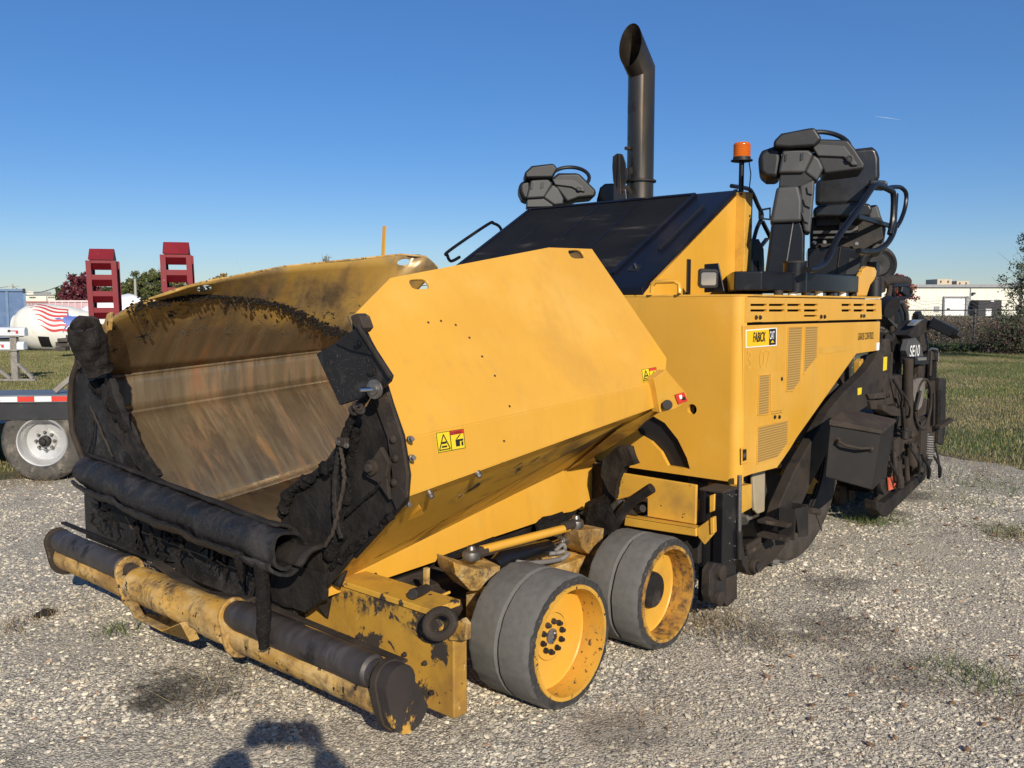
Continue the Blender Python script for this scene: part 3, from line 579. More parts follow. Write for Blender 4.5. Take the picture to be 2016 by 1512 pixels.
for k in range(10):
    for j in range(4):
        A_ = lambda s, q: (ctr_t+(q[0]-ctr_t)*s, ctr_p+(q[1]-ctr_p)*s); q1, q2 = star[k], star[(k+1) % 10]
        mb.add([dsurf(*A_(j/4, q1), .009), dsurf(*A_(j/4+.25, q1), .009), dsurf(*A_(j/4+.25, q2), .009), dsurf(*A_(j/4, q2), .009)], [(0, 1, 2, 3)])
setp(mb.build('blue_star', m_fblue, fixn=False, smooth=False), dr)
for (tt, pp, s_) in ((2.75, .38, .16), (2.95, .25, .12)):
    mb = MB(); q = [(tt+s_*math.cos(R(a)), pp+s_*1.3*math.sin(R(a))) for a in range(-80, 81, 16)]
    mb.grid([[dsurf(a, b, .012), dsurf(a+.07, b, .012)] for a, b in q]); setp(mb.build('red_swoosh', m_fred, fixn=False, smooth=False), dr)
mb = MB(); mb.grid([[dsurf(2.55+.9*i/8, .55-.22*i/8-j*.06, .010) for j in (0, 1)] for i in range(9)]); setp(mb.build('blue_band', m_fblue, fixn=False, smooth=False), dr)
setp(MB().grid([[dsurf(1.12+.38*a/5+.06*(1-b/5), R(-52+30*b/5), .012) for a in range(6)] for b in range(6)]).build('hatch_opening', m_black, fixn=False, smooth=False), dr)
# white cone behind
wc = tag(empty('white_tank', (0, 0, 0)), 'large white cone shaped tank lying behind the mixer drum', 'tank')
a_, b_ = gz(125, 41), gz(262, 43)
setp(MB().lathe(Vector((a_.x, a_.y, .6)), Vector((b_.x, b_.y, 1.15))-Vector((a_.x, a_.y, .6)), [(.35, 0), (.85, 1.2), (1.05, 2.4), (1.1, 3.2), (.9, 3.6), (0, 3.7)], 40).build('tank_shell', M('white_tank_paint', (.82, .82, .82), .4)), wc)
setp(MB().lathe(Vector((a_.x, a_.y, .6)), Vector((b_.x, b_.y, 1.15))-Vector((a_.x, a_.y, .6)), [(.36, -.02), (.40, .0), (.40, .08), (.36, .1)], 30).build('tank_rim', m_trim), wc)
# timbers
m_tie = [M('weathered_timber', (.055, .047, .04), .9, var=.4, layers=[dict(col=(.14, .12, .10), scale=3, lo=.5, hi=.7)]), M('grey_timber', (.17, .155, .13), .9, var=.3)]
for i, (u0, u1, v0, v1, D_, dep, mm) in enumerate(((108, 128, 683, 691, 29, 1.2, 0), (109, 139, 673, 682, 29.2, 1.0, 0), (113, 134, 666, 673, 29.1, 1.0, 0), (130, 175, 659, 666, 28.6, .9, 0), (133, 178, 667, 677, 28.4, .8, 1), (137, 182, 679, 690, 28.2, .8, 1))):
    o = vbox(MB(), u0, u1, max(0, zat(v1, D_)), zat(v0, D_), D_, dep).build('timber', m_tie[mm], bevel=.01)
    tag(o, ['dark timber lowest at the left end of the stack by the mixer drum', 'long dark timber second from the ground at the left of the stack', 'short dark timber topping the left part of the stack', 'dark timber topmost of the whole stack beside the drum', 'grey timber in the middle of the right part of the stack', 'grey timber on the ground at the right of the stack'][i], 'timber', 'stacked timbers by the mixer drum')
# mailboxes on a wooden stand
D = 19.9; m_wood = M('weathered_post_wood', (.24, .22, .19), .85, var=.25, vscale=8, layers=[dict(col=(.12, .10, .08), scale=8, st=(4, 4, .5), lo=.55, hi=.7)])
ms = tag(empty('mailbox_stand', gz(26, D)), 'weathered wooden post stand with slanted braces carrying the mailboxes', 'mailbox stand')
setp(vbox(MB(), 19, 32, 0, zat(662, D), D, .11).build('post', m_wood, bevel=.005), ms)
setp(MB().beam(gz(34, D)+Vector((0, 0, .38)), gz(62, D)+Vector((0, 0, .05)), .06, .09, up=FWD_H).build('brace', m_wood, bevel=.004), ms)
setp(MB().beam(gz(18, D)+Vector((0, 0, .05)), gz(-20, D)+Vector((0, 0, .38)), .06, .09, up=FWD_H).build('brace', m_wood, bevel=.004), ms)
setp(vbox(MB(), -60, 66, 0, .05, D-.1, .1).build('base_board', m_wood, bevel=.004), ms)
setp(vbox(MB(), -60, 40, zat(663, D), zat(660, D), D, .2, -.03).build('shelf_board', m_wood, bevel=.004), ms)
setp(vbox(MB(), -60, 34, zat(691, D), zat(689, D), D, .2, -.03).build('shelf_board', m_wood, bevel=.004), ms)
m_mb = M('mailbox_white', (.62, .64, .66), .4, var=.05)
def mailbox(u0, u1, v0, v1, D, label, flag=True):
    mx_ = tag(empty('mailbox', gz((u0+u1)/2, D)), label, 'mailbox', 'mailboxes on the wooden stand')
    a, b = gz(u0, D), gz(u1, D); z0, z1 = zat(v1, D), zat(v0, D); h = z1-z0
    sec = [(0, 0), (.16, 0), (.16, h*.55)]+[(.08+.08*math.cos(R(k)), h*.55+h*.45*math.sin(R(k))) for k in range(20, 161, 20)]+[(0, h*.55)]
    setp(MB().prism([Vector((a.x, a.y, z0))+FWD_H*(q[0]-.02)+Vector((0, 0, q[1])) for q in sec], b-a).build('mailbox_body', m_mb, bevel=.004), mx_)
    if flag:
        setp(vbox(MB(), u0+(u1-u0)*.56, u0+(u1-u0)*.80, z0+h*.55, z0+h*.63, D, .006, -.03).build('flag_arm', m_fred, smooth=False), mx_)
        setp(vbox(MB(), u0+(u1-u0)*.74, u0+(u1-u0)*.81, z0+h*.30, z0+h*.63, D, .006, -.04).build('flag', m_fred, smooth=False), mx_)
        setp(vbox(MB(), u0+(u1-u0)*.48, u0+(u1-u0)*.56, z0+h*.45, z0+h*.7, D, .01, -.03).build('flag_hinge', m_dark, smooth=False), mx_)
    return mx_
mailbox(-12, 50, 644, 661, D, 'pale grey mailbox with red flag on top of the wooden post')
mailbox(-40, 20, 672, 688, D, 'pale mailbox on the lower shelf left of the post')
mailbox(33, 47, 672, 688, D-.3, 'short pale mailbox end on the lower shelf right of the post', False)
# chain link fence
fc = tag(empty('chain_link_fence', gz(1917, 33)), 'chain link fence with barbed wire in front of brown brush', 'fence')
m_fence = M('galvanised_fence', (.07, .07, .07), .5, metal=.4)
DF = 33
for u in (1785-57, 1917, 2006, 2138, 2270):
    big = u == 2006
    setp(MB().cyl(gz(u, DF), gz(u, DF)+Vector((0, 0, 2.35 if big else 1.55)), .05 if not big else .035, n=10).build('fence_post', m_fence), fc)
setp(MB().cyl(gz(1600, DF)+Vector((0, 0, 1.50)), gz(2400, DF)+Vector((0, 0, 1.50)), .022, n=8).build('top_rail', m_fence), fc)
mb = MB()
L_ = (gz(2400, DF)-gz(1700, DF)); ll = L_.length; dv = L_.normalized(); nw = int(ll/.075)
for k in range(nw):
    a = gz(1700, DF)+dv*(k*.075)
    for s_ in (1, -1):
        b_ = a+dv*(s_*1.45*.9); p0 = a+Vector((0, 0, .05)); p1 = b_+Vector((0, 0, 1.5))
        e = FWD_H*.003; f_ = dv*.0035; mb.add([p0-f_, p0+f_, p1+f_, p1-f_], [(0, 1, 2, 3)])
o = setp(mb.build('wire_mesh', m_fence, fixn=False, smooth=False), fc); tag(o, kind='stuff')
for z_, of in ((1.62, 0), (1.74, -.1), (1.85, -.2)):
    pts = [gz(1700+k*10, DF)+FWD_H*of+Vector((0, 0, z_+random.uniform(-.02, .02)+.12*math.sin(k*.9)*math.sin(k*.23))) for k in range(70)]
    setp(MB().tube(pts, .006, 4).build('barbed_wire', m_fence), fc)
# brush behind the fence
m_br = [leafm('brush_brown', (.16, .11, .075), .9), leafm('brush_dark', (.05, .04, .03), .9), leafm('brush_tan', (.24, .18, .12), .9), leafm('brush_green', (.05, .07, .025), .9)]
def leafcloud(name, fn, n, size, mats, weights, label=None, kind='stuff', elong=1):
    Pn = np.array([fn() for _ in range(n)], dtype=np.float32); sz = size*(.5+np.random.rand(n))
    a = np.random.normal(size=(n, 3)); a /= np.linalg.norm(a, axis=1)[:, None]; b_ = np.random.normal(size=(n, 3)); b_ -= a*(a*b_).sum(1)[:, None]; b_ /= np.linalg.norm(b_, axis=1)[:, None]
    a *= sz[:, None]*elong; b_ *= sz[:, None]*.6
    V = np.stack([Pn-a, Pn-b_, Pn+a, Pn+b_], 1).astype(np.float32)
    me = bpy.data.meshes.new(name); me.vertices.add(n*4); me.vertices.foreach_set('co', V.ravel()); me.loops.add(n*4); me.loops.foreach_set('vertex_index', np.arange(n*4, dtype=np.int32))
    me.polygons.add(n); me.polygons.foreach_set('loop_start', np.arange(0, n*4, 4, dtype=np.int32)); me.polygons.foreach_set('loop_total', np.full(n, 4, np.int32))
    for m in mats: me.materials.append(m)
    me.polygons.foreach_set('material_index', np.random.choice(len(mats), n, p=weights).astype(np.int32)); me.update(); me.validate()
    o = bpy.data.objects.new(name, me); COL.objects.link(o)
    if label: tag(o, label)
    if kind: tag(o, kind=kind)
    return o
def brush():
    u = random.uniform(1640, 2420); D_ = random.uniform(34, 38.5); p = gz(u, D_); h = 1.18+.16*noise.noise(Vector((p.x*.8, p.y*.8, 0)))+.05*noise.noise(p*3)
    return (*p.xy, random.random()**.7*h*(1 if random.random() > .03 else 1.12))
leafcloud('brush', brush, 60000, .035, m_br, [.36, .30, .24, .10], 'dense dry brown brush along the fence')
def brush2():
    p = gz(random.gauss(2020, 38), random.gauss(31.6, .5)); z_ = abs(random.gauss(0, .55))
    return (p.x, p.y, z_)
leafcloud('brush', brush2, 14000, .04, [m_br[1], m_br[3], leafm('bush_wine', (.06, .025, .025))], [.4, .35, .25], 'dark leafy bush at the foot of the fence at the right edge')
def sh():
    p = gz(random.uniform(1700, 2400), random.uniform(32.2, 34.5)); return (p.x, p.y, random.random()*.22)
leafcloud('undergrowth', sh, 14000, .06, [g4, m_br[3], m_br[1]], [.5, .3, .2], 'dark green undergrowth at the foot of the fence')

def tree(base, h, crown, mats, wts, n, leaf, label, cat='tree', group=None, trunk_r=.12, bare=0, seed=1, name='tree', tm=None):
    """tapered trunk, limbs reaching to each clump of the crown, leaf sized faces in the clumps"""
    rnd = random.Random(seed); r_ = tag(empty(name, base), label, cat, group); B = Vector(base)
    tmt = tm or m_bark; mb = MB(); th = h*.4
    bend_ = [B+Vector((rnd.uniform(-.03, .03)*h*k, rnd.uniform(-.03, .03)*h*k, h*.75*k/4)) for k in range(5)]
    mb.tube(bend_, [trunk_r*(1-.75*k/4) for k in range(5)], 8)
    cl = []
    for (cx_, cy_, cz_, rr) in crown:
        c = B+RGT*cx_+FWD_H*cy_+Vector((0, 0, cz_)); cl.append((c, rr))
        k = min(3, max(1, int((cz_/h)*4))); s_ = bend_[k-1]
        midp = lerp3(s_, c, .5)+Vector((0, 0, rr*.15)); mb.tube([s_, midp, c], [trunk_r*.4, trunk_r*.25, trunk_r*.08], 6)
        for j in range(7+bare):
            e = c+Vector((rnd.gauss(0, 1), rnd.gauss(0, 1), rnd.gauss(.2, 1)))*rr*.62
            mb.tube([midp, lerp3(midp, e, .6)+Vector((0, 0, rr*.1)), e], [trunk_r*.14, trunk_r*.09, trunk_r*.03], 4)
    setp(mb.build('trunk', tmt, fixn=False), r_)
    if n:
        subs = []
        for c, rr in cl:
            for j in range(14): subs.append((c+Vector((rnd.gauss(0, 1), rnd.gauss(0, 1), rnd.gauss(0, 1)))*rr*.48, rr*rnd.uniform(.16, .34)))
        def f():
            c, q = subs[rnd.randrange(len(subs))]; d_ = Vector((rnd.gauss(0, 1), rnd.gauss(0, 1), rnd.gauss(0, .9))); return tuple(c+d_*q*.75)
        o = leafcloud('crown', f, n, leaf, mats, wts, None, None); setp(o, r_)
    return r_
def lerp3(a, b, t): return Vector(a)*(1-t)+Vector(b)*t
m_bark = M('bark', (.10, .08, .065), .9, var=.3)
lm = dict(gr=leafm('leaf_green', (.075, .10, .022)), dg=leafm('leaf_dark_green', (.035, .055, .018)), ol=leafm('leaf_olive', (.14, .13, .04)), au=leafm('leaf_autumn', (.28, .16, .05)), mr=leafm('leaf_maroon', (.13, .022, .035)), md=leafm('leaf_wine', (.06, .012, .02)), rd=leafm('leaf_red', (.24, .03, .035)), yl=leafm('leaf_yellow', (.33, .22, .06)))
def T(u, D, vtop, wpx, kinds, wts, n, leaf, label, seed, shape='round', **k):
    h = zat(vtop, D); w_ = wpx/FPX*D; rnd = random.Random(seed+50); cr_ = []
    nc = k.pop('nc', 12)
    for i in range(nc):
        t = .25+.7*(i+.5)/nc; rad = (math.sin(min(1, (t-.12)/.88)*math.pi)**.7 if shape == 'round' else (1.1-t)*1.1); a = i*2.4
        cr_.append((math.cos(a)*w_*.33*rad, math.sin(a)*w_*.33*rad, h*t*.93, max(.12*w_, w_*.30*rad)))
    return tree(gz(u, D), h, cr_, [lm[q] for q in kinds], wts, n, leaf, label, seed=seed, trunk_r=.02*h, group=k.pop('group', None), **k)
T(163, 80, 532, 62, ('mr', 'md', 'rd'), [.5, .35, .15], 9000, .10, 'round maroon leaved tree behind the pink container', 3)
T(132, 95, 556, 36, ('dg', 'gr'), [.7, .3], 4000, .12, 'dark evergreen tree left of the maroon tree', 4)
T(210, 96, 562, 60, ('dg', 'gr', 'md'), [.5, .3, .2], 4000, .14, 'dark bushy tree directly right of the maroon tree', 5)
T(268, 88, 545, 60, ('gr', 'ol', 'dg'), [.4, .35, .25], 8000, .12, 'green tree between the two red ramps with pale pole in front', 6, 'round')
T(305, 92, 528, 70, ('gr', 'ol', 'dg'), [.4, .35, .25], 9000, .12, 'taller green tree left of the right red ramp', 7)
T(352, 95, 545, 70, ('ol', 'au', 'gr'), [.45, .25, .3], 8000, .12, 'olive autumn tree behind the right red ramp', 8)
T(250, 105, 560, 80, ('dg', 'ol'), [.6, .4], 5000, .15, 'low dark tree behind the left red ramp', 9)
T(322, 110, 512, 46, ('au', 'ol'), [.5, .5], 900, .10, 'sparse bare topped tree rising above the green trees', 10, bare=10)
T(440, 95, 531, 52, ('yl', 'au', 'ol'), [.4, .35, .25], 3000, .12, 'yellowing treetop peeking over the hopper rim', 11)
T(643, 110, 490, 44, ('au', 'ol'), [.5, .5], 500, .09, 'bare grey treetop above the hopper near the yellow stick', 12, bare=24)
T(520, 120, 560, 120, ('ol', 'gr', 'dg'), [.4, .3, .3], 5000, .18, 'green tree hidden behind the hopper', 13)
T(1765, 75, 531, 52, ('rd', 'mr', 'au'), [.45, .35, .2], 5000, .10, 'bright red tree behind the screed controls', 14)
rt = gz(2062, 27.5)
cr_ = [(-1.0, 0, 1.55, .42), (-.95, .2, 2.1, .5), (-.75, 0, 2.7, .5), (-.55, .1, 3.2, .5), (-.5, 0, 3.7, .4), (-.2, 0, 2.4, .6), (.1, .2, 3.1, .7), (.2, 0, 3.9, .5), (-.35, -.1, 1.8, .5), (.5, 0, 2.4, .7), (.6, 0, 3.3, .7), (-.1, .1, 1.4, .5)]
tree(rt, 4.3, cr_, [leafm('leaf_grey_green', (.06, .075, .04)), lm['dg'], leafm('leaf_pale', (.13, .13, .09))], [.4, .4, .2], 6500, .035, 'leafy tree with thin twigs cut by the right edge', seed=21, trunk_r=.07, bare=9)
# utility poles with their wires, street lamp
m_pole = M('pole_grey', (.34, .32, .29), .8, var=.1); m_wire = M('wire', (.02, .02, .02), .6)
def upole(u, D, vtop, label, cat='utility pole', cross=False, lamp=False):
    p = tag(empty('utility_pole', gz(u, D)), label, cat); h = zat(vtop, D); b_ = gz(u, D)
    setp(MB().cyl(b_, b_+Vector((0, 0, h)), .16, .11, n=10).build('pole', m_pole), p)
    if cross: setp(MB().beam(b_+RGT*-1.2+Vector((0, 0, h-.5)), b_+RGT*1.2+Vector((0, 0, h-.5)), .12, .12).build('crossarm', m_pole), p)
    if lamp:
        setp(MB().tube([b_+Vector((0, 0, h-1.0)), b_+RGT*.6+Vector((0, 0, h-.8)), b_+RGT*1.25+Vector((0, 0, h-.72))], .04, 6).build('lamp_arm', m_pole), p)
        setp(MB().lathe(b_+RGT*1.25+Vector((0, 0, h-.70)), RGT, [(.03, -.1), (.09, 0), (.09, .25), (.03, .35)], 10).build('lamp_head', m_pole), p)
    return b_+Vector((0, 0, h))
t1 = upole(137.5, 90, 554, 'pale pole with street lamp arm left of the maroon tree', lamp=True)
t2 = upole(270.5, 85, 549, 'pale plain pole in front of the green trees')
t3 = upole(30.5, 170, 559, 'distant utility pole with crossarm above the blue container', cross=True)
upole(96.5, 200, 571, 'tiny distant pole above the low factory')
wi = tag(empty('power_lines', (0, 0, 0)), 'thin power lines crossing the sky at the left', 'power line')
for k, (a, b_) in enumerate(((t3+Vector((0, 0, -.5)), t1+Vector((0, 0, -.2))), (t3+RGT*1.2+Vector((0, 0, -2.5)), t1+Vector((0, 0, -1.6))), (t3+RGT*-1+Vector((0, 0, -.6)), t3-RGT*45+Vector((0, 0, -1))), (t1, t1+RGT*60+Vector((0, 0, 1))), (t3+Vector((0, 0, -4)), t1+Vector((0, 0, -2.6))))):
    pts = [lerp3(a, b_, i/14)-Vector((0, 0, 1.1*math.sin(math.pi*i/14))) for i in range(15)]
    setp(MB().tube(pts, .045, 4).build('wire', m_wire), wi)
# short condensation trail high in the sky
ct = MB().tube([at(1722, 229, 3500), at(1745, 232, 3500), at(1773, 236, 3500)], [.3, 1.1, .3], 8).build('vapour_trail', M('vapour', (.42, .5, .62), 1)); tag(ct, 'short faint white vapour trail in the blue sky above the operator seat', 'vapour trail')

# ================================================================== TRAILER WITH THE RED RAMPS
tr = tag(empty('equipment_trailer', gz(70, 9.3)), 'dark low trailer with red and white reflective edge and two upright red ramps', 'trailer')
TD = 8.42; wdir = (RGT+FWD_H*.10).normalized(); wn_ = Vector((wdir.y, -wdir.x, 0)); wn_ = wn_ if wn_.dot(FWD_H) < 0 else -wn_   # outward to the viewer
tb = gz(70, TD)
def tq(a, z, o_=0): return tb+wdir*a+Vector((0, 0, z))-wn_*o_
m_trl = M('trailer_black', (.022, .022, .024), .5, var=.2, layers=[dict(col=(.10, .09, .08), scale=3, lo=.5, hi=.75, amt=.6)])
m_trg = M('trailer_deck_edge', (.13, .15, .17), .5, var=.2)
def tpart(mb, name, mat, par=None, **k): return setp(mb.build(name, mat, **k), par or tr)
tpart(MB().prism([tq(-2.6, .77), tq(.38, .77), tq(.38, .845), tq(-2.6, .845)], -wn_*.55), 'side_rail', m_trg, bevel=.006)
tpart(MB().prism([tq(-2.6, .60, .02), tq(.34, .60, .02), tq(.38, .77, .02), tq(-2.6, .77, .02)], -wn_*.10), 'frame_rail', m_trl, bevel=.006)
for k in range(8):
    a0 = -.187+.155*(2*((k+1)//2)*(1 if k % 2 else -1) if False else k-4)
    tpart(MB().prism([tq(a0, .782, -.004), tq(a0+.153, .782, -.004), tq(a0+.153, .83, -.004), tq(a0, .83, -.004)], -wn_*.004), 'reflective_tape', m_red if k % 2 == 0 else m_white, smooth=False)
tpart(MB().prism([tq(-2.6, .40, .6), tq(2.6, .40, .6), tq(2.6, .50, .6), tq(-2.6, .50, .6)], -wn_*2.0), 'main_deck', m_trl, bevel=.01)
tpart(MB().beam(tq(.12, .87, .10), tq(.50, 1.20, .12), .05, .045), 'support_leg', m_wood, bevel=.003)
tw = empty('trailer_wheel', tq(0, .385, .03)); tw = setp(tw, tr)
tw.location = tq(0, .385, .03)
def setw(o): return setp(o, tw)
cw = tq(0, .385, .03); axw = -wn_
m_rim = M('silver_rim', (.55, .55, .54), .35, metal=.5, var=.08, layers=[dict(col=(.3, .27, .23), scale=8, lo=.5, hi=.75, amt=.5)])
m_ttyre = M('dusty_trailer_tyre', (.075, .068, .058), .85, var=.3, vscale=10, layers=[dict(col=(.20, .175, .14), scale=6, lo=.5, hi=.65, amt=.8), dict(col=(.03, .03, .03), scale=12, lo=.55, hi=.65)], bump=[(50, .4, .006)])
for off in (0, .30, 1.75, 2.05):
    if off < .5:
        setw(MB().lathe(cw+axw*off, axw, [(.235, .01), (.27, -.004), (.33, -.006), (.365, .012), (.385, .04), (.388, .09), (.38, .095), (.38, .105), (.388, .11), (.388, .18), (.385, .21), (.36, .24), (.25, .25)], 64, closed=True).build('tyre', m_ttyre, ang=30))
setw(MB().lathe(cw, axw, [(.238, .008), (.232, -.002), (.222, 0), (.218, .05), (.19, .085), (.185, .12), (.10, .13), (.09, .10), (.0, .10)], 56, caps=False).build('rim', m_rim, ang=30))
for k in range(8):
    a = 2*math.pi*k/8; e = wdir*math.cos(a)+Vector((0, 0, 1))*math.sin(a)
    setw(MB().lathe(cw+e*.085+axw*.105, -axw, [(.016, 0), (.015, .03), (.008, .04), (0, .042)], 10).build('wheel_nut', m_steel))
setw(MB().lathe(cw+axw*.11, -axw, [(.055, 0), (.05, .06), (.03, .07), (.028, .10), (0, .105)], 20).build('hub', m_darkmetal))
# ramps: two channels, cross treads, wedge shaped tip
def ramp(u, D, vtop, wpx, label, lean):
    r_ = empty('loading_ramp', gz(u, D)); setp(r_, tr); r_['label'] = label
    b_ = gz(u, D); w_ = wpx/FPX*D; h = zat(vtop, D); yaw_ = R(-14); ex = (RGT*math.cos(yaw_)+FWD_H*math.sin(yaw_)*-1).normalized(); ey = Vector((-ex.y, ex.x, 0)); ey = ey if ey.dot(FWD_H) > 0 else -ey
    upv = (Vector((0, 0, 1))-ex*lean).normalized(); q = lambda a, b, z: b_+ex*a+ey*b+upv*z; dep = .20
    for s_ in (-1, 1):
        x0 = s_*w_/2
        a_ = MB(); a_.prism([q(x0-.012, 0, .45), q(x0+.012, 0, .45), q(x0+.012, 0, h-.15), q(x0-.012, 0, h-.15)], ey*dep)
        a_.prism([q(x0-.03, -.012, .45), q(x0+.03, -.012, .45), q(x0+.03, -.012, h-.15), q(x0-.03, -.012, h-.15)], ey*.012)
        a_.prism([q(x0-.03, dep, .45), q(x0+.03, dep, .45), q(x0+.03, dep, h-.15), q(x0-.03, dep, h-.15)], ey*.012)
        setp(a_.build('ramp_channel', m_dkred, smooth=False), r_)
    z_ = h-.18; k = 0
    while z_ > .5:
        t_ = MB(); t_.prism([q(-w_/2+.014, 0, z_), q(-w_/2+.014, .085, z_-.08), q(-w_/2+.014, .09, z_-.07), q(-w_/2+.014, .006, z_+.012)], ex*(w_-.028))
        t_.prism([q(-w_/2+.014, 0, z_), q(-w_/2+.014, .006, z_), q(-w_/2+.014, .006, z_+.06), q(-w_/2+.014, 0, z_+.06)], ex*(w_-.028))
        setp(t_.build('ramp_tread', m_dkred, smooth=False), r_); z_ -= .20
    setp(MB().prism([q(-w_/2, -.02, h-.14), q(-w_/2, dep*.5, h), q(-w_/2, dep, h-.14)], ex*w_).build('ramp_tip', m_dkred, bevel=.004), r_)
    return r_
ramp(213, 10.9, 490, 46, 'left red ladder like ramp with wedge shaped tip', .02)
ramp(360, 10.2, 477, 48, 'right red ladder like ramp standing nearer the hopper', .02)

# ================================================================== THE PHOTOGRAPHER, behind the camera; only the shadow falls into view
def person():
    r_ = tag(empty('person', (0, 0, 0)), 'person in dark jacket holding up a phone, seen only as a shadow', 'person')
    B = Vector((CAM.x, CAM.y, 0)); bk = -FWD_H; rt_ = RGT.copy()
    hx = .0
    def q(a, b, z): return B+rt_*(a+hx)+bk*b+Vector((0, 0, z))
    jm = M('dark_jacket', (.03, .035, .05), .8); sk = M('skin', (.42, .24, .16), .5); jn = M('jeans', (.04, .06, .12), .8); hr = M('hair', (.03, .02, .015), .7)
    V = []; E_ = []; Rr = []
    def v(p, r): V.append(p); Rr.append(r); return len(V)-1
    pel = v(q(0, .50, .92), .15); wst = v(q(0, .50, 1.08), .13); chs = v(q(0, .48, 1.28), .15); nk = v(q(0, .48, 1.42), .06); nk2 = v(q(0, .47, 1.47), .055)
    E_ += [(pel, wst), (wst, chs), (chs, nk), (nk, nk2)]
    hands = []
    for s_ in (-1, 1):
        sh_ = v(q(s_*.17, .48, 1.37), .08); el = v(q(s_*.33+.02, .26, 1.40), .075 if s_ > 0 else .105); wr = v(q(s_*.13, .06, 1.625), .055 if s_ > 0 else .075); E_ += [(chs, sh_), (sh_, el), (el, wr)]
        hp2 = v(q(s_*.10, .50, .86), .105); kn = v(q(s_*.12, .47, .48), .07); an = v(q(s_*.13, .52, .09), .045); toe = v(q(s_*.14, .38, .045), .04); E_ += [(pel, hp2), (hp2, kn), (kn, an), (an, toe)]
        hands.append((s_, V[wr]))
    me = bpy.data.meshes.new('body'); me.from_pydata(V, E_, []); me.materials.append(jm); me.materials.append(jn)
    o = bpy.data.objects.new('body', me); COL.objects.link(o); o.parent = r_
    o.modifiers.new('skin', 'SKIN'); me.skin_vertices[0].data[0].use_root = True
    for i, rr in enumerate(Rr): me.skin_vertices[0].data[i].radius = (rr, rr)
    m = o.modifiers.new('sub', 'SUBSURF'); m.levels = 2; m.render_levels = 2; m = None
    hd = MB().lathe(q(0, .46, 1.45), (0, 0, 1), [(.03, 0), (.055, .02), (.072, .07), (.078, .12), (.074, .17), (.05, .215), (.02, .232), (0, .235)], 24)
    hd.lathe(q(0, .375, 1.545), -bk, [(.014, 0), (.010, .018), (0, .03)], 8)
    for s_ in (-1, 1): hd.lathe(q(s_*.078, .46, 1.55), rt_*s_, [(.022, -.01), (.03, .004), (.02, .012), (0, .012)], 10)
    hd.build('head', sk, r_)
    MB().lathe(q(0, .475, 1.53), (0, .0, 1), [(.080, .0), (.086, .05), (.082, .10), (.058, .145), (.02, .162), (0, .164)], 24).build('hair', hr, r_)
    for s_, wr in hands:
        hb = MB().tube([wr, wr+rt_*(-s_*.01)+FWD_H*.02+Vector((0, 0, .04)), wr+rt_*(-s_*.035)+FWD_H*.035+Vector((0, 0, .075))], [.03, .036, .028], 10)
        for j in range(4):
            b0 = wr+rt_*(-s_*.03)+FWD_H*.03+Vector((0, 0, .035+.018*j)); hb.tube([b0, b0+FWD_H*.022-rt_*(s_*.012), b0+FWD_H*.018-rt_*(s_*(.040+.004*(j % 3)))], [.009, .008, .006], 8)
        hb.tube([wr+Vector((0, 0, .02)), wr-rt_*(s_*.03)+Vector((0, 0, .045)), wr-rt_*(s_*.055)+Vector((0, 0, .055))], [.011, .010, .008], 8)
        hb.build('hand', sk, r_)
    ph = tag(empty('phone', (0, 0, 0)), 'dark phone held sideways in both hands at the camera position', 'phone')
    c = CAM-FWD*.006-FWD*.004
    pq = lambda a, z: c+RGT*a+UPV*z
    MB().prism([pq(-.13, -.085), pq(.11, -.085), pq(.11, .016), pq(-.13, .016)], -FWD*.008).build('phone_case', m_plasticd, ph, bevel=.002)
    MB().prism([pq(-.122, -.078)-FWD*.0085, pq(.102, -.078)-FWD*.0085, pq(.102, .010)-FWD*.0085, pq(-.122, .010)-FWD*.0085], -FWD*.001).build('phone_screen', m_black, ph)
    return r_
person()

# ================================================================== THE ASPHALT PAVER
PV = tag(empty('asphalt_paver', (0, 0, 0)), 'large yellow asphalt paver with tar caked hopper and tall exhaust parked on gravel', 'paving machine')
Y2 = 3.16
def X(pts, thick, mat, name, bevel=.003, parent=None, **k):
    """flat plate whose outline stands in an axis plane; thick runs away from the viewer along that axis"""
    ax = 0 if 'x' in k else 1 if 'y' in k else 2
    v = [0, 0, 0]; v[ax] = thick
    return MB().prism(PP(pts, **k), v).build(name, mat, parent or PV, bevel=bevel)

# ---- chassis core, hidden sides and everything dark between the wheels
mb = MB().box(-.36, 1.5, .82, 2.36, .28, .43).box(1.5, 4.2, .82, 2.36, .30, .74).box(1.72, 3.7, .55, 2.7, .5, 1.5).box(-.2, 1.3, .70, .82, .30, .40).box(-.2, 1.3, 2.36, 2.5, .30, .40)
mb.build('chassis', m_browntar, PV, bevel=.01)
# ---- hopper: cross section of the near wing at the front and at the rear, as surveyed
fx = -.62
n_bend_f, n_top_f, n_bot_f = P(797, 862, x=fx), P(694, 622, x=fx), P(803, 978, x=fx)
n_bend_r, n_bot_r = P(1310, 752, x=1.18), P(1303, 797, x=1.15)
nn = (n_top_f-n_bend_f).cross(n_bend_r-n_bend_f)
n_t2, n_t3, n_t4, n_r1 = [PL(u, v, n_bend_f, nn) for u, v in ((768, 547), (1080, 487), (1166, 490), (1313, 705))]
n_tip, n_tipb = P(636, 1160, x=fx), P(630, 1182, x=fx)
n_cr, n_hg = P(1112, 924, y=.86), P(1118, 1003, y=.98)
def face3(poly, n_up):
    a, b, c = [Vector(p) for p in poly[:3]]; n = (b-a).cross(c-a).normalized()
    return n if n.dot(Vector(n_up)) > 0 else -n
T = .014
out = Vector((0, -1, 0))
w = MB()
up_poly = [n_bend_f, n_top_f, n_t2, n_t3, n_t4, n_r1, n_bend_r]
n = face3(up_poly, out); w.prism(up_poly, -n*T)
upper = w.build('wing_plate', m_yel, PV, bevel=.004)
cu = MB()
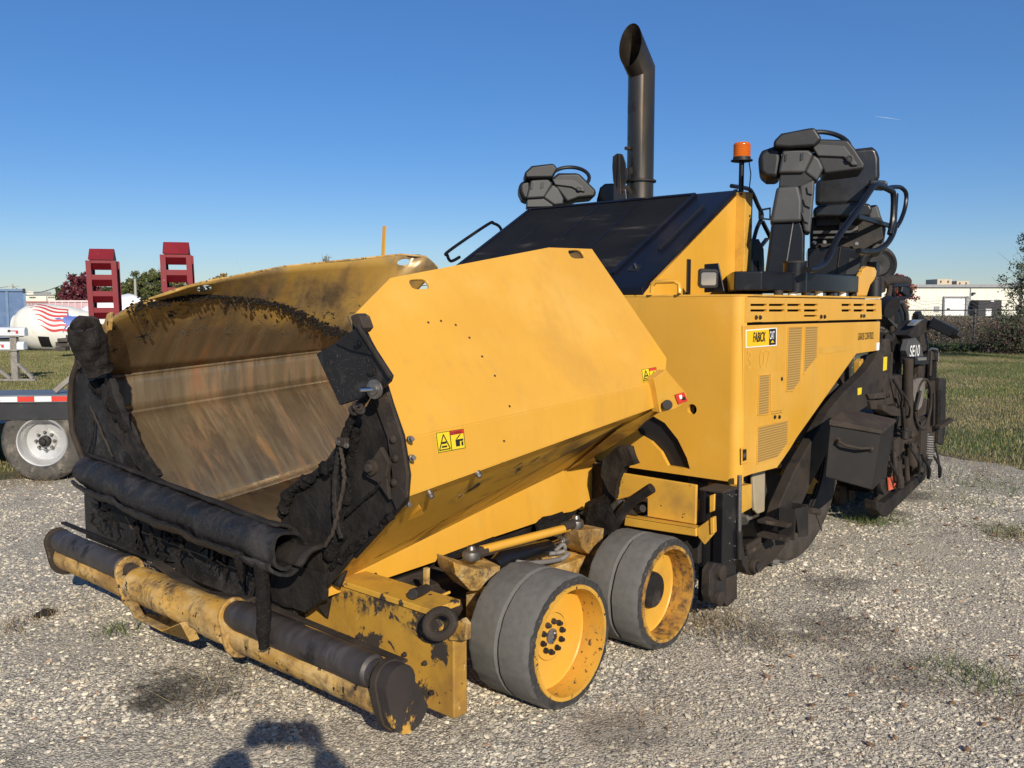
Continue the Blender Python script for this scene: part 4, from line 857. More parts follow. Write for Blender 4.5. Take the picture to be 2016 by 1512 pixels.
for (u, v, a_, b_) in ((826, 559, 15, 9), (1135, 500, 14, 8)):
    c0 = PL(u, v, n_bend_f, nn); ex = (n_bend_r-n_bend_f).normalized(); ey = n.cross(ex)
    sc = (c0-CAM).length/FPX*1.25
    pts = []
    for k in range(20):
        t = k/20*2*math.pi; pts.append(c0+ex*(math.copysign(abs(math.cos(t))**.6, math.cos(t))*a_*sc*1.25)+ey*(math.copysign(abs(math.sin(t))**.6, math.sin(t))*b_*sc)+n*.1)
    cu.prism(pts, -n*.2)
cut(upper, cu)
low = [n_bend_f, n_bend_r, n_bot_r, n_bot_f]
MB().prism(low, (0, T, 0)).build('wing_side', m_yel, PV, bevel=.006)
und = [n_bot_f, n_bot_r, n_cr, n_tip]
n2 = face3(und, (0, -1, -1))
MB().add([*und, *[p-n2*T for p in und]], [(0, 1, 2, 3), (7, 6, 5, 4), (0, 4, 5, 1), (1, 5, 6, 2), (2, 6, 7, 3), (3, 7, 4, 0)]).build('wing_underside', m_under, PV)
# lower band with its cut outs for the hinge barrels
band = [(636, 1160), (1110, 925), (1152, 1003), (1068, 1018), (1055, 1030), (1002, 1048), (975, 1057), (962, 1066), (862, 1098), (858, 1106), (752, 1142), (742, 1130), (716, 1138), (712, 1152), (630, 1181)]
def bandpt(u, v):
    # the band runs along the hinge line, standing nearly upright
    a = n_tip; b = n_cr; dirv = (b-a).normalized(); nrm = Vector((0, -1, .12)); nrm = (nrm-dirv*nrm.dot(dirv)).normalized()
    return PL(u, v, a, nrm)
MB().prism([bandpt(*p) for p in band], (0, .012, 0)).build('hopper_skirt', m_yel, PV, bevel=.003)
r_ = [(1108, 926), (1168, 895), (1200, 972), (1196, 984), (1150, 1002)]
MB().prism([P(u, v, y=.90) for u, v in r_], (0, .012, 0)).build('skirt_end_plate', m_yel, PV, bevel=.003)
tri = [P(1108, 932, y=.95), P(1168, 900, y=.90), P(1255, 845, x=1.12), P(1300, 800, x=1.12), P(1215, 846, y=.3)]
MB().prism(tri, (0, .01, -.01)).build('wing_gusset', m_under, PV)
# rolled edge and pivot arm of the wing
MB().beam(P(1150, 903, y=.88), P(1298, 806, y=.22), .012, .025).build('wing_edge_strip', m_yel, PV, bevel=.002)
arm = PP([(1288, 745), (1312, 728), (1352, 775), (1354, 790), (1328, 806), (1300, 812)], y=.17)
MB().prism(arm, (0, .05, 0)).build('wing_arm', m_yel, PV, bevel=.004)
MB().cyl(P(1314, 797, y=.17), P(1314, 797, y=.13), .026).build('pivot_pin', m_darkmetal, PV, bevel=.003)
m_crease = M('crease_highlight', (.20, .165, .11), .38, metal=.5, var=.3, vscale=8)  # steel tone meant for the crease highlights, unused
# ---- far wing, seen from inside
f_bf, f_br = P(140, 751, x=fx), P(664, 687, x=1.18)
f_of, f_or = P(150, 829, x=fx), P(659, 748, x=1.15)
f_tf = P(203, 642, x=fx)
f_hf, f_hr = P(258, 1040, x=fx), P(715, 898, x=1.03)
def lerp(a, b, t): return Vector(a)*(1-t)+Vector(b)*t
f_top = [f_tf, P(260, 603, x=-.45), P(345, 572, x=-.30), P(400, 557, x=-.12), P(560, 526, x=.45), P(790, 502, x=1.38), P(838, 506, x=1.52), P(862, 527, x=1.62)]
f_r1 = P(880, 560, x=1.66)
f_br2 = lerp(f_bf, f_br, 1.22); f_or2 = lerp(f_of, f_or, 1.22); f_hr2 = lerp(f_hf, f_hr, 1.25)
def strip(mb, A, B, n, th, pw=1):
    rows = []
    for i in range(n+1):
        rows.append([lerp(a, b, i/n) for a, b in zip(A, B)])
    mb.grid(rows)
mb = MB()
K = len(f_top)
bend = [lerp(f_bf, f_br2, t) for t in (0, .06, .12, .2, .45, .85, .93, 1)]
Fp = [P(u, v, y=yy) for (u, v), yy in zip([(203, 644), (262, 608), (350, 580), (405, 578), (545, 598), (645, 650), (700, 668), (735, 664)], (2.62, 2.60, 2.60, 2.62, 2.68, 2.74, 2.78, 2.8))]
Fp[0] = lerp(f_tf, bend[0], .02)
def qmid(a, f, c, t):
    return lerp(a, f, t/.5) if t <= .5 else lerp(f, c, (t-.5)/.5)
rows_ = []
for i in range(17):
    t = i/16; r0_ = []
    for a, f, c in zip(bend, Fp, f_top):
        p0 = qmid(a, f, c, t); p1 = (qmid(a, f, c, max(0, t-.09))+qmid(a, f, c, min(1, t+.09)))/2
        r0_.append(p1 if 0 < i < 16 else p0)
    rows_.append(r0_)
# smooth along the length too
fine = []
for r0_ in rows_:
    fr_ = []
    for k in range(len(r0_)-1):
        a0, a1, a2, a3 = r0_[max(k-1, 0)], r0_[k], r0_[k+1], r0_[min(k+2, len(r0_)-1)]
        for j in range(4):
            s_ = j/4; fr_.append(.5*((2*a1)+(-a0+a2)*s_+(2*a0-5*a1+4*a2-a3)*s_*s_+(-a0+3*a1-3*a2+a3)*s_**3))
    fr_.append(r0_[-1]); fine.append(fr_)
mb.grid(fine)
mb.grid([[lerp(a, b, i/4) for a, b in zip([lerp(f_of, f_or2, t/7) for t in range(8)], [lerp(f_bf, f_br2, t/7) for t in range(8)])] for i in range(5)])
mb.grid([[lerp(a, b, i/8) for a, b in zip([lerp(f_hf, f_hr2, t/7) for t in range(8)], [lerp(f_of, f_or2, t/7) for t in range(8)])] for i in range(9)])
far = mb.build('far_wing', m_int, PV, solid=.016, fixn=False, ang=60)
far['label'] = 'far hopper wing, bare steel worn by asphalt with rust streaks and yellow along the top'
cu = MB()
for (u, v) in ((795, 516), (402, 568)):
    c0 = P(u, v, y=2.5 if u > 600 else 2.62)
    dd = (c0-CAM).normalized(); c0 = CAM+dd*((c0-CAM).length)
    e = RGT; q = UPV
    sc = (c0-CAM).length/FPX
    poly = [c0+(e*math.cos(k/16*6.283)*13+q*(math.sin(k/16*6.283)*6+math.cos(k/16*6.283)*1.5))*sc-dd*.8 for k in range(16)]
    cu.prism(poly, dd*1.8)
for m in list(far.modifiers): pass
cut(far, cu)
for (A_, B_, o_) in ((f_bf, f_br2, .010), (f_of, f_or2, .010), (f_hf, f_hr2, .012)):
    MB().tube([lerp(A_, B_, k/8)+Vector((0, -.006, .0)) for k in range(9)], o_*1.3, 12).build('crease_highlight_bead', m_int, PV)  # rounded beads in the wing's own steel, added so the creases catch a highlight
rim = [Vector(p)+Vector((0, .005, .004)) for p in f_top]
MB().tube(rim, .007, 8).build('wing_rim', m_yel_tar, PV)
m_speck = M('tar_speckle', (.02, .016, .013), .9, spec=.2, var=.4, vscale=30)
sp_ = MB(); rs = random.Random(8)
for k in range(1500):
    u_ = rs.random()**.8*(len(Fp)-3.2)+1.0; i_ = int(u_); c_ = lerp(Fp[i_], Fp[i_+1], u_-i_); w_ = abs(rs.gauss(0, 1))*.045
    q_ = c_+Vector((rs.gauss(0, .025), -.012, rs.gauss(0, .02)))+(Vector((0, -.02, .12)) if rs.random() < .4 else Vector((0, .0, 0)))*w_*4*rs.random()
    r_k = rs.uniform(.003, .010)
    sp_.add([q_+Vector((r_k*1.4, 0, 0)), q_+Vector((0, 0, r_k)), q_+Vector((-r_k*1.4, 0, 0)), q_+Vector((0, 0, -r_k)), q_+Vector((0, -.006, 0)), q_+Vector((0, .02, 0))], [(0, 1, 4), (1, 2, 4), (2, 3, 4), (3, 0, 4), (1, 0, 5), (2, 1, 5), (3, 2, 5), (0, 3, 5)])
tag(sp_.build('tar_specks', m_speck, PV, fixn=False, smooth=False), kind='stuff')
# floor of the hopper, near inner wing (behind the outside plates) and back wall
fl = MB()
fl.add([f_hf, f_hr2, Vector((1.5, 1.12, .60)), Vector((fx, .80, .46))], [(0, 1, 2, 3)])
inner = [[p+Vector((0, .03, 0)) for p in (n_tip, n_bot_f, n_bend_f, n_top_f)], [p+Vector((0, .03, 0)) for p in (n_cr, n_bot_r, n_bend_r, n_t4)]]
fl.add(inner[0]+inner[1], [(0, 1, 5, 4), (1, 2, 6, 5), (2, 3, 7, 6)])
fl.build('hopper_floor', m_int, PV, solid=.01, fixn=False)
MB().box(1.46, 1.52, 1.0, 2.9, .5, 1.45).build('hopper_back_wall', m_int, PV)
# ---- front frame plate with tow hooks
fp = MB()
yz = [P(918, 1420, x=-.53), P(918, 1238, x=-.53), P(868, 1222, x=-.53), P(845, 1212, x=-.53), P(690, 1170, x=-.53)]
pol = [Vector((-.53, .06, .135)), Vector((-.53, .06, .44)), Vector((-.53, .12, .475)), Vector((-.53, .17, .52)), Vector((-.53, 1.0, .52)), Vector((-.53, 1.0, .135))]
fp.prism(pol, (.075, 0, 0)); fp.build('front_frame_plate', m_yel_plate, PV, bevel=.008)
MB().box(-.54, -.38, .17, 1.0, .515, .54).build('frame_flange', m_yel_dirty, PV, bevel=.004)
MB().box(-.53, -.45, 1.0, 2.3, .135, .48).build('frame_middle_plate', m_browntar, PV, bevel=.004)
MB().box(-.53, -.455, 2.3, 3.14, .30, .52).build('far_frame_plate', m_yel_tar, PV, bevel=.006)
def bolt(p, ax, r=.012, mat=None, parent=None, name='bolt', h=.014):
    p = Vector(p); ax = Vector(ax).normalized()
    return MB().cyl(p, p+ax*h*.45, r*1.35, n=12).cyl(p+ax*h*.45, p+ax*h, r, n=6).build(name, mat or m_steel, parent or PV, bevel=.001, ang=25)
for u, v in ((798, 1288), (838, 1305), (708, 1252), (852, 1363)): bolt(P(u, v, x=-.532), (-1, 0, 0), .008, m_browntar)
def hook(p, s=1):
    p = Vector(p); pts = [p+Vector((-.03+math.cos(a)*.045, .03*s-math.cos(a)*.03*s, .0+math.sin(a)*.05)) for a in [R(k) for k in range(-20, 345, 22)]]
    return MB().tube(pts, .019, 10).build('tow_shackle', m_browntar, PV)
def ring(c, e1, e2, r1, r2, rt, name, mat, n=28, a0=0, a1=360, parent=None):
    pts = [Vector(c)+Vector(e1)*r1*math.cos(R(a0+(a1-a0)*k/n))+Vector(e2)*r2*math.sin(R(a0+(a1-a0)*k/n)) for k in range(n+(0 if a1-a0 == 360 else 1))]
    return MB().tube(pts, rt, 10, closed=(a1-a0 == 360)).build(name, mat, parent or PV)
ring(P(866, 1228, x=-.57), (.35, -.92, .15), (.2, 0, 1), .055, .046, .019, 'tow_shackle', m_browntar)
lug = PP([(880, 1250), (888, 1232), (908, 1218), (918, 1230), (917, 1262), (884, 1262)], x=-.545)
MB().prism(lug, (.03, 0, 0)).build('tow_lug', m_yel_tar, PV, bevel=.006)
ring(P(190, 1010, x=-.56), (0, 1, 0), (0, 0, 1), .05, .07, .02, 'tow_shackle', m_browntar)
# ---- push roller beam
BX = -.80
def lp(u, v, x=BX): return P(u, v, x=x)
bm_ = MB()
by0, by1 = .10, 2.89
bz, rz = .285, .375
rollx = -.82
mbm = MB().lathe((BX+.02, by0, bz), (0, 1, 0), [(.074, 0), (.074, by1-by0)], 28)
beam_o = mbm.build('push_beam', m_yel_tar, PV)
roughen(beam_o, .003, 12, maxlen=.07)
mid = MB().lathe((BX-.01, 1.12, bz+.04), (0, 1, 0), [(.086, 0), (.092, .08), (.082, .3), (.088, .55), (.088, .85)], 28).build('beam_center_sleeve', m_yel_tar, PV)
roughen(mid, .004, 9, maxlen=.06)
MB().prism([(BX-.115, 1.38, .30), (BX-.13, 1.52, .235), (BX-.13, 1.78, .235), (BX-.115, 1.92, .30), (BX-.06, 1.9, .19), (BX-.06, 1.4, .19)], (.05, 0, 0)).build('beam_saddle', m_yel_tar, PV, bevel=.006)
for (a, b) in ((.17, 1.08), (2.08, 2.87)):
    rr = MB().lathe((rollx, a, rz+.01), (0, 1, 0), [(.03, -.03), (.055, -.03), (.05, 0), (.060, .012), (.063, .05), (.061, (b-a)*.5), (.063, b-a-.05), (.059, b-a-.01), (.055, b-a), (.055, b-a+.03), (.02, b-a+.03)], 32)
    o = rr.build('push_roller', m_rustbar, PV); roughen(o, .0022, 10, maxlen=.06)
m_captar = M('tar_caked_cap', (.025, .019, .016), .8, var=.4, layers=[dict(col=(.55, .30, .05), scale=7, st=(1, 1, .6), lo=.56, hi=.60, rough=.6)], bump=[(30, .5, .006)])
# end brackets of the rollers
def hull(name, yv, th, x, mat, s=1):
    pts = []
    for a in range(-10, 191, 20): pts.append(Vector((rollx+math.cos(R(a))*.074*s, yv, rz+.005+math.sin(R(a))*.074*s)))
    for a in range(190, 351, 20): pts.append(Vector((BX+.02+math.cos(R(a))*.092*s, yv, bz-.01+math.sin(R(a))*.097*s)))
    return MB().prism(pts, (0, th, 0)).build(name, mat, PV, bevel=.006)
hull('roller_bracket', .08, .035, 0, m_browntar)
e = hull('beam_end_cap', .03, .05, 0, m_captar, .93); e['label'] = 'tar caked end cap of the push beam'
roughen(e, .003, 18, maxlen=.04); e.modifiers.clear()
hull('roller_bracket', 1.09, .022, 0, m_yel_tar)
hull('roller_bracket', 2.04, .022, 0, m_yel_tar)
hull('roller_bracket', 2.89, .03, 0, m_browntar)
MB().cyl((rollx-.005, 2.05, rz+.015), (rollx-.005, 1.99, rz+.015), .034).build('roller_axle', m_browntar, PV, bevel=.004)
MB().cyl((BX+.08, 2.04, rz+.035), (BX+.08, 1.99, rz+.035), .018, n=8).build('bolt', m_steel, PV, bevel=.002)
MB().beam((BX+.08, .12, .405), (BX+.08, 1.1, .415), .03, .012).beam((BX+.07, 1.1, .42), (BX+.03, 1.45, .385), .05, .015).beam((BX+.03, 1.45, .385), (BX+.07, 1.95, .42), .05, .015).build('beam_guard_strip', m_browntar, PV, bevel=.003)
MB().beam((BX+.07, 1.95, .43), (BX+.05, 3.0, .455), .03, .012).build('beam_guard_strip', m_tar, PV, bevel=.003)
# ---- tarred apron under the roll
ap = MB().box(-.62, -.595, .95, 3.02, .335, .60).build('apron_plate', m_rubber_worn, PV, bevel=.004)
MB().beam((-.625, .98, .605), (-.625, 2.85, .615), .02, .12).build('apron_strip', m_browntar, PV, bevel=.003)
for k in range(7): bolt((-.636, 1.15+k*.26, .60), (-1, 0, 0), .012, m_browntar)
pts = PP([(560, 1105), (640, 1130), (634, 1182), (600, 1205), (520, 1178), (505, 1140)], x=-.66)
o = MB().prism(pts, (.03, 0, 0)).build('apron_end_flap', m_tar, PV); roughen(o, .005, 12, maxlen=.05)
# ---- rolled rubber flap
def spiral(cx_, cz_, y0, y1, r0, turns, start, name, mat, ny=150, amp=.006, tipdrop=0):
    th = .014; rows = []
    na = int(26*turns)
    for side in (1, -1):
        for j in (range(na+1) if side == 1 else range(na, -1, -1)):
            a = R(start)+2*math.pi*turns*j/na; rr = r0*(1-.34*j/na)+side*th/2
            rows.append((math.cos(a)*rr, math.sin(a)*rr))
    vs = []; fs = []; m = len(rows)
    for i in range(ny+1):
        t = i/ny; y = y0+(y1-y0)*t; sag = -.012*math.sin(math.pi*t)+.10*t
        for (dx, dz) in rows:
            p = Vector((cx_+dx, y, cz_+dz+sag))
            if i == 0: p.y += noise.noise(p*11)*.03
            q = noise.noise_vector(p*5)*amp*2.0+noise.noise_vector(p*15)*amp*1.1+noise.noise_vector(p*42)*amp*.5
            vs.append(p+q)
    for i in range(ny):
        for k in range(m): k2 = (k+1) % m; fs.append((i*m+k, i*m+k2, (i+1)*m+k2, (i+1)*m+k))
    fs.append(tuple(range(m))[::-1]); fs.append(tuple(ny*m+k for k in range(m)))
    return MB().add(vs, fs).build(name, mat, PV, ang=50)
spiral(-.80, .715, .72, 2.53, .098, 1.28, 200, 'rolled_flap', m_rubber_worn)
# sheet from the roll back and up to the hopper lip
rows = []
for i in range(25):
    t = i/24; row = []
    for j in range(12):
        s_ = j/11; p = Vector((-.80+.098*math.sin(s_*1.7)+.06*s_, .80+1.75*t, .81-.03*s_-.14*s_*s_+.10*t)); row.append(p+noise.noise_vector(p*7)*.012)
    rows.append(row)
MB().grid(rows).build('flap_sheet', m_tar, PV, solid=.014, fixn=False)
# curled end piece at the near side
rows = []
for i in range(22):
    a = R(150-190*i/21); r0 = .085+.05*i/21
    rows.append([Vector((-.70+math.cos(a)*r0*1.1, .66+.2*j/5, .62+math.sin(a)*r0))+noise.noise_vector(Vector((i*.3, j*.5, 2)))*.008 for j in range(6)])
MB().grid(rows).build('curled_flap_end', m_tar, PV, solid=.016, fixn=False)
# ---- near front flap plate (faces forward) and its parts
flap = [(694, 636), (712, 640), (742, 702), (792, 862), (797, 975), (770, 1010), (700, 1090), (640, 1160), (560, 1135), (552, 1060), (556, 985), (590, 945), (640, 912), (668, 870), (690, 825), (722, 800), (735, 775), (700, 700)]
o = MB().prism(PP(flap, x=-.645), (.012, 0, 0)).build('flap_plate', m_tar, PV)
roughen(o, .004, 9, maxlen=.05)
# caked asphalt hugging the inner edge of the plate
def crust(pts, r0, amp, name='caked_asphalt', mat=None, flat=.6):
    pts = [Vector(p) for p in pts]; q = []
    for i in range(len(pts)-1):
        m = max(2, int((pts[i+1]-pts[i]).length/.007))
        for k in range(m): q.append(lerp(pts[i], pts[i+1], k/m))
    q.append(pts[-1])
    q = [p+noise.noise_vector(p*11)*r0*.5 for p in q]
    rr = [r0*(.75+.7*noise.noise(p*13+Vector((5, 0, 0)))) * min(1, .3+i/6, .3+(len(q)-1-i)/6) for i, p in enumerate(q)]
    mb = MB().tube(q, rr, 18); vs = []
    for v in mb.v:
        v = Vector(v); n_ = noise.noise_vector(v*28)*amp+noise.noise_vector(v*70)*amp*.55+noise.noise_vector(v*160)*amp*.25
        vs.append(tuple(v+n_))
    mb.v = vs; return mb.build(name, mat or m_tar_clump, PV, fixn=False, ang=180)
def clumps(pts, r0, name, n, spread, mat=None):
    mid_ = [Vector(p) for p in pts]
    if r0 < .007: return None
    return crust(mid_, spread*1.3 if spread < .03 else .03, .016)
def clumps_old(pts, r0, name, n, spread, mat=None):
    mb = MB()
    for i in range(n):
        k = random.random()*(len(pts)-1); a = int(k); p = lerp(pts[a], pts[min(a+1, len(pts)-1)], k-a)+Vector([random.uniform(-spread, spread) for _ in range(3)])
        rr = r0*random.uniform(.4, 1.2); b = bmesh.new(); bmesh.ops.create_icosphere(b, subdivisions=2, radius=rr)
        sc = Vector((random.uniform(.6, 1.1), random.uniform(.6, 1.3), random.uniform(.7, 1.5)))
        for v in b.verts: q = Vector((v.co.x*sc.x, v.co.y*sc.y, v.co.z*sc.z)); v.co = q+q.normalized()*noise.noise((q+p)*40)*rr*.5
        b.verts.ensure_lookup_table()
        mb.add([v.co+p for v in b.verts], [tuple(v.index for v in f.verts) for f in b.faces]); b.free()
    o = mb.build(name, mat or m_tar_clump, PV, fixn=False); return tag(o, kind='stuff')
clumps(PP([(705, 835), (690, 870), (668, 905), (645, 925), (610, 945), (580, 960), (562, 985), (556, 1020)], x=-.655), .020, 'caked_asphalt', 420, .020)
clumps(PP([(700, 850), (690, 920), (680, 1000), (670, 1060), (640, 1110)], x=-.648), .016, 'caked_asphalt', 400, .035)
clumps(PP([(775, 1010), (730, 1050), (680, 1095), (645, 1125)], x=-.648), .010, 'caked_asphalt', 260, .012)
frame_strip = [(716, 668), (745, 720), (790, 862), (801, 935), (799, 980), (780, 1004), (770, 980), (772, 935), (762, 862), (732, 780), (744, 742), (708, 668)]
MB().prism(PP(frame_strip, x=-.662), (.014, 0, 0)).build('flap_frame_strip', m_browntar, PV, bevel=.003)
edge = PP([(703, 648), (745, 722), (792, 858), (804, 935), (800, 985), (770, 1018), (700, 1095)], x=-.635)
MB().tube(edge, .011, 8).build('flap_edge_seal', m_blackpaint, PV)
for u, v in ((775, 865), (779, 902), (776, 950)): MB().lathe(P(u, v, x=-.664), (-1, 0, 0), [(.016, 0), (.015, .006), (.008, .012), (0, .013)], 14).build('rivet', m_browntar, PV)
for u, v in ((806, 864), (809, 901), (800, 992)): bolt(P(u, v, x=-.61), (-.3, -1, .1), .009, m_steel, h=.03)
pan = [(622, 697), (658, 676), (706, 641), (770, 740), (766, 752), (740, 775), (716, 782), (668, 798)]
o = MB().prism(PP(pan, x=-.72), (.016, 0, 0)).build('upper_rubber_flap', m_rubber_worn, PV, bevel=.004)
MB().prism(PP([(660, 676), (706, 641), (742, 702), (722, 697), (690, 690)], x=-.732), (.012, 0, 0)).build('rubber_patch', m_rubber, PV, bevel=.003)
MB().beam(P(703, 640, x=-.74), P(768, 742, x=-.74), .008, .014).build('flap_clamp_bar', m_browntar, PV, bevel=.002)
MB().prism(PP([(690, 622), (700, 617), (708, 622), (716, 645), (708, 655), (694, 640)], x=-.70), (.05, 0, 0)).build('wing_tip_bracket', m_browntar, PV, bevel=.004)
c0 = P(739, 766, x=-.74)
MB().lathe(c0, (-1, -.15, 0), [(.036, 0), (.036, .008), (.022, .009), (.022, .018), (.012, .02)], 28).build('large_washer', m_steel, PV, bevel=.001)
MB().cyl(c0+Vector((-.015, 0, 0)), c0+Vector((-.06, .015, 0)), .009, n=12).build('stud', m_chrome, PV)
bolt(P(733, 731, x=-.722), (-1, 0, 0), .013, m_darkmetal)
bolt(P(706, 677, x=-.735), (-1, 0, 0), .011, m_blackpaint)
# chain with clamps hanging down to the roll
ch = PP([(724, 775), (706, 800), (690, 830), (677, 862), (668, 880)], x=-.71)
def rope(pts, r, name, mat, seg=8, amp=.006):
    pts = [Vector(p) for p in pts]; q = []
    for i in range(len(pts)-1):
        for k in range(seg): q.append(lerp(pts[i], pts[i+1], k/seg)+noise.noise_vector(pts[i]*9+Vector((k, 0, 0)))*amp)
    q.append(pts[-1]); return MB().tube(q, r, 8).build(name, mat, PV)
rope(ch, .016, 'coated_chain', m_tar_clump)
for u, v in ((704, 800), (708, 806), (697, 808)): ring(P(u, v, x=-.73), (0, 1, .3), (.6, 0, .8), .022, .013, .007, 'chain_link', m_browntar, 14)
MB().box(*[t for k in range(3) for t in (P(675, 870, x=-.72)[k]-(.012, .025, .018)[k], P(675, 870, x=-.72)[k]+(.012, .025, .018)[k])]).build('rope_clamp', m_browntar, PV, bevel=.004)
for u, v in ((667, 871), (684, 877)): bolt(P(u, v, x=-.733), (-1, 0, 0), .008, m_steel)
rope(PP([(671, 880), (676, 912), (678, 950), (668, 1000), (655, 1050), (640, 1075)], x=-.72), .008, 'wire_rope', m_browntar)
rope(PP([(668, 885), (662, 920), (658, 960), (660, 1010), (672, 1060)], x=-.70), .011, 'wire_rope', m_tar)
# shiny bracket with a rubbing pad low on the flap
MB().prism(PP([(731, 905), (748, 880), (765, 912), (760, 935), (766, 985), (742, 950), (720, 938)], x=-.675), (.02, 0, 0)).build('guide_bracket', m_browntar, PV, bevel=.004)
MB().lathe(P(734, 920, x=-.675), (-1, 0, 0), [(.03, 0), (.03, .012), (.017, .014), (.015, .03)], 20).build('guide_knob', m_browntar, PV)
rope(PP([(762, 938), (735, 968), (708, 990), (680, 1015)], x=-.67), .006, 'flap_seam', m_tar_clump, amp=.003)
# tar icicles and torn shreds under the roll
mb = MB()
for i in range(42):
    y = random.uniform(1.0, 2.7); x = random.uniform(-.74, -.64); L_ = random.uniform(.03, .13)*(1.6 if random.random() < .15 else 1); z = random.choice((.60, .56, .62))
    p = [Vector((x+random.uniform(-.01, .01)*k, y+random.uniform(-.012, .012)*k, z-L_*k/4)) for k in range(5)]
    mb.tube(p, [.009*(1-k/5)+.002 for k in range(5)], 5)
tag(mb.build('torn_shreds', m_tar_clump, PV, fixn=False), kind='stuff')
mb = MB()
for i in range(70):
    y = random.uniform(1.95, 2.55); x = random.uniform(-.70, -.62); L_ = random.uniform(.03, .1)
    p = [Vector((x+random.uniform(-.02, .02), y+random.uniform(-.03, .03), .36-L_*k/4+.01*random.random())) for k in range(5)]
    mb.tube(p, .003, 4)
tag(mb.build('root_fibres', M('dry_fibre', (.14, .10, .07), .9), PV, fixn=False), kind='stuff')
o = MB().tube([P(515, 1105, x=-.86), P(517, 1150, x=-.87), P(519, 1200, x=-.89), P(520, 1245, x=-.90), P(520, 1275, x=-.90)], [.03, .027, .029, .027, .022], 12).build('hanging_tar_strand', m_tar_clump, PV); roughen(o, .006, 22, maxlen=.02)
o = MB().tube([P(474, 1085, x=-.86), P(470, 1105, x=-.87), P(474, 1128, x=-.87), P(478, 1150, x=-.87)], [.022, .016, .012, .003], 10).build('hanging_tar_strand', m_tar_clump, PV); roughen(o, .005, 22, maxlen=.02)
# ---- far front flap
ff = [(152, 700), (165, 690), (205, 730), (222, 760), (238, 815), (252, 840), (268, 880), (290, 905), (308, 935), (300, 960), (190, 990), (165, 920), (142, 850), (136, 780)]
o = MB().prism(PP(ff, x=-.63), (.03, 0, 0)).build('far_flap_plate', m_rubber_worn, PV); roughen(o, .008, 7, maxlen=.07)
ff2 = [(198, 760), (215, 745), (232, 800), (262, 870), (308, 936), (290, 945), (240, 880), (215, 850)]
o = MB().prism(PP(ff2, x=-.67), (.03, 0, 0)).build('torn_inner_flap', m_tar, PV); roughen(o, .012, 9, maxlen=.05)
fedge = PP([(156, 705), (142, 745), (138, 785), (142, 850), (166, 912), (200, 985)], x=-.645)
MB().tube(fedge, .017, 8).build('flap_edge_angle', m_browntar, PV)
rope(PP([(178, 800), (200, 850), (222, 900)], x=-.68), .006, 'wire_rope', m_browntar)
rope(PP([(185, 815), (182, 860), (174, 890)], x=-.68), .009, 'flap_tear', m_black)
MB().lathe(P(157, 711, x=-.66), (-1, 0, 0), [(.045, 0), (.045, .01), (.028, .012), (.02, .02)], 22).build('large_washer', m_browntar, PV)
o = MB().lathe(P(193, 728, x=-.70), P(166, 644, x=-.80)-P(193, 728, x=-.70), [(.078, 0), (.08, .1), (.084, .2), (.083, .285), (.066, .285), (.060, .1), (.058, .02)], 24).build('rolled_flap_end', m_tar, PV); roughen(o, .015, 12, maxlen=.025)
clumps(PP([(205, 745), (215, 775), (228, 810), (248, 850)], x=-.67), .018, 'caked_asphalt', 200, .02)
clumps(PP([(180, 750), (195, 770), (190, 745)], x=-.66), .016, 'caked_asphalt', 80, .03)
clumps([Vector((-.78, y, .79)) for y in (.9, 1.5, 2.2, 2.6)], .006, 'caked_asphalt', 200, .03)
MB().prism(PP([(200, 648), (210, 618), (217, 614), (214, 650), (204, 662)], x=-.64), (.02, 0, 0)).build('wing_tip_bracket', m_yel_tar, PV, bevel=.004)

m_lipw1 = M('chipped_rim_lip', (.56, .30, .04), .45, var=.1, layers=[dict(col=TARB, scale=40, lo=.60, hi=.63, rough=.9), dict(col=(.30, .19, .07), scale=6, lo=.5, hi=.7, amt=.6)])
m_lipw2 = M('tarred_rim_lip', (.46, .25, .04), .5, var=.2, layers=[dict(col=(.30, .15, .04), scale=9, lo=.4, hi=.6, amt=.8), dict(col=TARB, scale=22, lo=.44, hi=.68, amt=.9, rough=.9, h=.4)])
